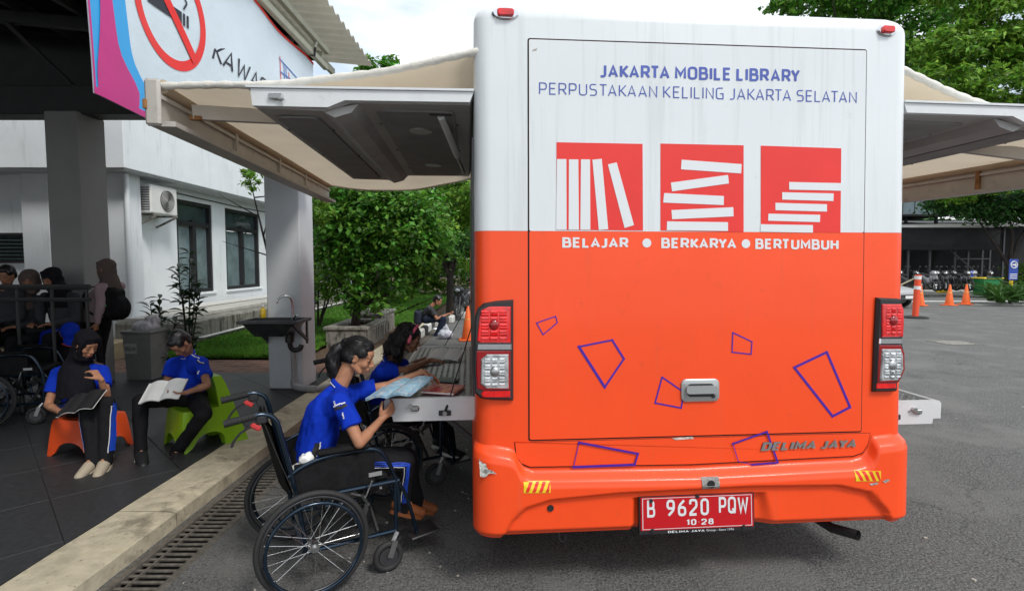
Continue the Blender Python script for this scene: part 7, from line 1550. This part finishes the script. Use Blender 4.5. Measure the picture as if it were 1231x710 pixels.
pb2 = thing('plastic_bag', 'knotted blue and white plastic bag on the lane by the man\'s feet', 'bag', tuple(G(535, 407))); q = G(535, 407); m = MB(); m.ell(q + V((0, 0, .1)), (.16, .13, .11)); m.ell(q + V((.02, 0, .2)), (.07, .06, .08)); m.ell(q + V((.03, 0, .28)), (.03, .02, .06)); organic(m, 'bag_body', M('white_blue_plastic', (.55, .58, .65), .35, stain=(9, (.05, .1, .4), .56, .9)), pb2, .012, 1, .025, 14)

# --- three people waiting behind the railing, dim
def waiting(label, px, py, Y, hm, sm_, dx=.0, scarf=False):
    J = {}; h = P(px, py, Y); J['head'] = h; J['neck'] = h + V((-dx * .3, .03, -.16)); J['chest'] = J['neck'] + V((0, .02, -.2)); J['pel'] = J['chest'] + V((0, .05, -.3)); z0 = J['pel'].z
    for s, q in (('R', -1), ('L', 1)):
        J['sh' + s] = J['neck'] + V((.17 * q, 0, -.05)); J['el' + s] = J['sh' + s] + V((.04 * q, -.06, -.25)); J['wr' + s] = J['el' + s] + V((-.1 * q, -.2, -.03)); J['hand' + s] = (V((-.4 * q, -.6, 0)), V((0, 0, -1)), V((-q, 0, 0)), .6)
        J['hip' + s] = J['pel'] + V((.09 * q, 0, 0)); J['kn' + s] = J['hip' + s] + V((.02 * q, -.38, .02)); J['an' + s] = J['kn' + s] + V((0, -.05, -.38)); J['toe' + s] = J['an' + s] + V((0, -.15, -.05))
    J['face'] = (dx, -1, -.35); J['up'] = (0, -.3, 1)
    t, body, so, po, Bm, lat = person(label, J, .95, skin='skin2', shirt=sm_, sleeves='long', vox=.011, vox_c=.014, base=(J['pel'].x, J['pel'].y, .1))
    if scarf: hood(t, J['head'], Bm, 1, J['neck'], lat, mt[hm], .16, (0, 0, 0), .15)
    else: m = MB(); hair_cap(m, J['head'], Bm, .98); organic(m, 'hair', mt[hm], t, .011, 2)
    return t
waiting('dim figure with dark hair at the picture edge behind the railing', 8, 331, 6.0, 'hair', 'charshirt', .2); waiting('dim figure in a mauve scarf, middle of three behind the railing', 36, 338, 6.1, 'hijabb', 'charshirt', .3, True); waiting('dim figure in black scarf behind the railing, nearest the pillar', 62, 335, 6.15, 'hijab', 'charshirt', -.2, True)
bnch = thing('bench', 'dark bench behind the railing under the porch where three people sit', 'bench', (-5.7, 6.25, .1)); MB().box((-6.2, 6.25, .72), (1.9, .4, .06), bev=.01).build('seat', mt['canopyd'], bnch)
for x in (-7.0, -6.2, -5.35): MB().box((x, 6.25, .4), (.06, .35, .6)).build('leg', mt['canopyd'], bnch)
rl = thing('porch_railing', 'dark steel railing with two bars in front of the seated figures', 'railing', (-5.5, 5.8, .1)); a = P(-60, 345, 5.55); b = P(108, 345, 5.55)
for z, r_ in ((a.z, .028), (a.z - .13, .022)): m = MB(); m.tube([(a.x, 5.55, z), (b.x, 5.55, z)], r_, 8); m.build('bar', mt['canopyd'], rl, smooth=True)
for k in range(4): m = MB(); x = a.x + (b.x - a.x) * (k + .9) / 4; m.tube([(x, 5.55, .1), (x, 5.55, a.z)], .016, 8); m.build('upright', mt['canopyd'], rl, smooth=True)

# ------------------------------------------------------------------ plastic seats
def stool(name, label, c, rz, mat, w, d, h, back, group=None):
    t = thing(name, label, 'seat', c, rz, group)
    def ringp(z, f, arch=0):
        pts = []; hw, hd = w / 2 * f, d / 2 * f; n = 10
        for (x0, y0, x1, y1) in ((-hw, -hd, hw, -hd), (hw, -hd, hw, hd), (hw, hd, -hw, hd), (-hw, hd, -hw, -hd)):
            for k in range(n):
                u = k / n; px = x0 + (x1 - x0) * u; py = y0 + (y1 - y0) * u; q = abs(u - .5) * 2; zz = z + (arch * max(0, 1 - (q / .62) ** 2) ** .5 if arch and q < .62 else 0)
                rr_ = 1 - .05 * q ** 8; pts.append(V((px * rr_, py * rr_, zz)))
        return pts
    m = MB(); rings = [ringp(0, 1.0, h * .42), ringp(h * .5, .93), ringp(h - .03, .86), ringp(h, .82)]; N = 40
    inn = [ringp(0, .96, h * .42), ringp(h * .5, .89), ringp(h - .03, .8)]
    vs_ = [p for r_ in rings for p in r_]; fs = [(i * N + j, i * N + (j + 1) % N, (i + 1) * N + (j + 1) % N, (i + 1) * N + j) for i in range(3) for j in range(N)] + [tuple(3 * N + j for j in range(N))]
    m.add(vs_, fs); b0_ = len(vs_); vs2 = [p for r_ in inn for p in r_]; m.add(vs2, [(i * N + j, (i + 1) * N + j, (i + 1) * N + (j + 1) % N, i * N + (j + 1) % N) for i in range(2) for j in range(N)] + [tuple(2 * N + j for j in range(N))[::-1]])
    m.f += [(j, b0_ + j, b0_ + (j + 1) % N, (j + 1) % N) for j in range(N)]; m.m += [0] * N
    m.build('seat_shell', mat, t, world=False, smooth=35, fixn=False)
    if back:
        m = MB(); m.prism([(-w * .49, 0), (-w * .3, 0), (-w * .2, h * .25), (w * .2, h * .25), (w * .3, 0), (w * .49, 0), (w * .38, h + back * .7), (w * .28, h + back), (-w * .28, h + back), (-w * .38, h + back * .7)], lambda u, v, q: V((u, d * .47 + q * (1.6 - v / (h + back)) - v * .2, v)), -.06, .06); m.build('backrest', mat, t, world=False, smooth=35)
    return t
mt['lime'] = M('lime_plastic', (.27, .50, .015), .4, nz=(4, .06), coat=.2); mt['oplast'] = M('orange_plastic', (.75, .08, .012), .42, nz=(4, .06), coat=.2)
a = P(236, 500, 4.6); stool('plastic_chair', 'lime green one piece plastic chair under the reading boy', (a.x + .03, 4.6, .1), R(-40), mt['lime'], .44, .46, .33, .25)
a = P(106, 500, 4.4); stool('plastic_stool', 'orange plastic stool under the girl in the black headscarf', (a.x, 4.42, .1), R(-8), mt['oplast'], .47, .38, .29, 0)

# ------------------------------------------------------------------ books
mt['page'] = M('paper_page', (.82, .82, .8), .8, nz=(4, .05), stain=(70, (.25, .25, .3), .6, .6, (1, 6, 1)))
mt['comic'] = M('blue_comic_page', (.30, .50, .64), .6, nz=(20, .2), stain=[(32, (.7, .7, .68), .53, .9), (38, (.65, .12, .12), .6, .9), (46, (.04, .07, .22), .57, .8), (28, (.7, .4, .06), .64, .8)]); mt['darkcov'] = M('dark_green_cover', (.03, .07, .05), .5); mt['redcover'] = M('red_orange_cover', (.6, .06, .06), .45, stain=[(30, (.85, .35, .05), .52, .9), (45, (.75, .65, .5), .58, .8)])
def book(label, c, fwd, right, w, h, open_=True, mat='page', cover='bluepipe', th=.012, bend=.02, tilt=0, name='open_book', nrm=None):
    c = V(c); r_ = V(right).normalized(); f_ = V(fwd).normalized(); n_ = r_.cross(f_).normalized(); f_ = n_.cross(r_); t = thing(name, label, 'book', tuple(c))
    for nm, o0, mm, k1 in (('cover', -.004, cover, 1.02), ('pages', 0, mat, 1.)):
        if open_:
            for s in (-1, 1):
                m = MB(); fn = lambda u, v, o: c + r_ * (s * u * w * k1) + f_ * ((v - .5) * h * k1) + n_ * (bend * math.sin(PI * min(1, u * 1.15)) * (1 if u < .87 else .6) + tilt * u * w + o)
                m.grid(8, 2, lambda u, v: fn(u, v, o0 + (th * .5 if nm == 'pages' else 0))); m.grid(8, 2, lambda u, v: fn(u, v, o0 - .003), flip=True)
                e = []
                for vv in (0, 1): m.add([fn(u / 8, vv, o) for u in range(9) for o in (o0 - .003, o0 + (th * .5 if nm == 'pages' else 0))], [(2 * q, 2 * q + 1, 2 * q + 3, 2 * q + 2) for q in range(8)])
                m.add([fn(1, 0, o0 - .003), fn(1, 1, o0 - .003), fn(1, 1, o0 + (th * .5 if nm == 'pages' else 0)), fn(1, 0, o0 + (th * .5 if nm == 'pages' else 0))], [(0, 1, 2, 3)])
                m.build('page_block' if nm == 'pages' else 'cover', mt[mm], t, fixn=False)
    if not open_:
        Bq = Matrix((r_, f_, n_)).transposed(); m = MB(); m.box(c + n_ * th / 2, (w, h, th * .7), Bq); m.build('page_block', mt['page'], t); m = MB(); m.box(c + n_ * (th + .001), (w + .006, h + .006, .003), Bq); m.build('front_cover', mt[mat], t); m = MB(); m.box(c + n_ * .0012, (w + .006, h + .006, .002), Bq); m.build('back_cover', mt[cover], t)
    return t
tt = .885
a = P(481, 482, 3.02); a.z = .945; book('large open picture book with pale blue pages held over the table corner', a, V((.3, .95, .14)), V((.93, -.32, .17)), .14, .28, mat='comic', cover='comic', bend=.012)
q = G(533, 469, tt); book('red and orange picture book lying closed on the fold out table', q, (.25, .97, 0), (.97, -.25, 0), .2, .2, False, 'redcover', 'redlever', .014, name='closed_book')
q = G(538, 457, tt + .002); book('thin dark green booklet partly under the girl\'s fingers', q, (.3, .95, 0), (.95, -.3, 0), .13, .1, False, 'darkcov', 'darkcov', .006, name='closed_book') 
q = G(536, 426, tt + .035); book('white open booklet with printed text under the hand of the girl with headband', q, (.2, .95, .22), (.98, -.2, 0), .13, .2, mat='page', cover='page', bend=.01)
q = P(197, 470, 4.25); book('open white book on the lap of the reading boy', q, V((-.1, .8, .5)), V((1, .1, .12)), .15, .22, mat='page', cover='bpipe', bend=.02)
q = P(98, 484, 4.02); book('open dark backed book on the lap of the girl on the orange stool', q, V((0, .85, .5)), V((1, .0, .25)), .14, .2, mat='bpipe', cover='page', bend=.02)
bpy.data.scenes.remove(_TS)
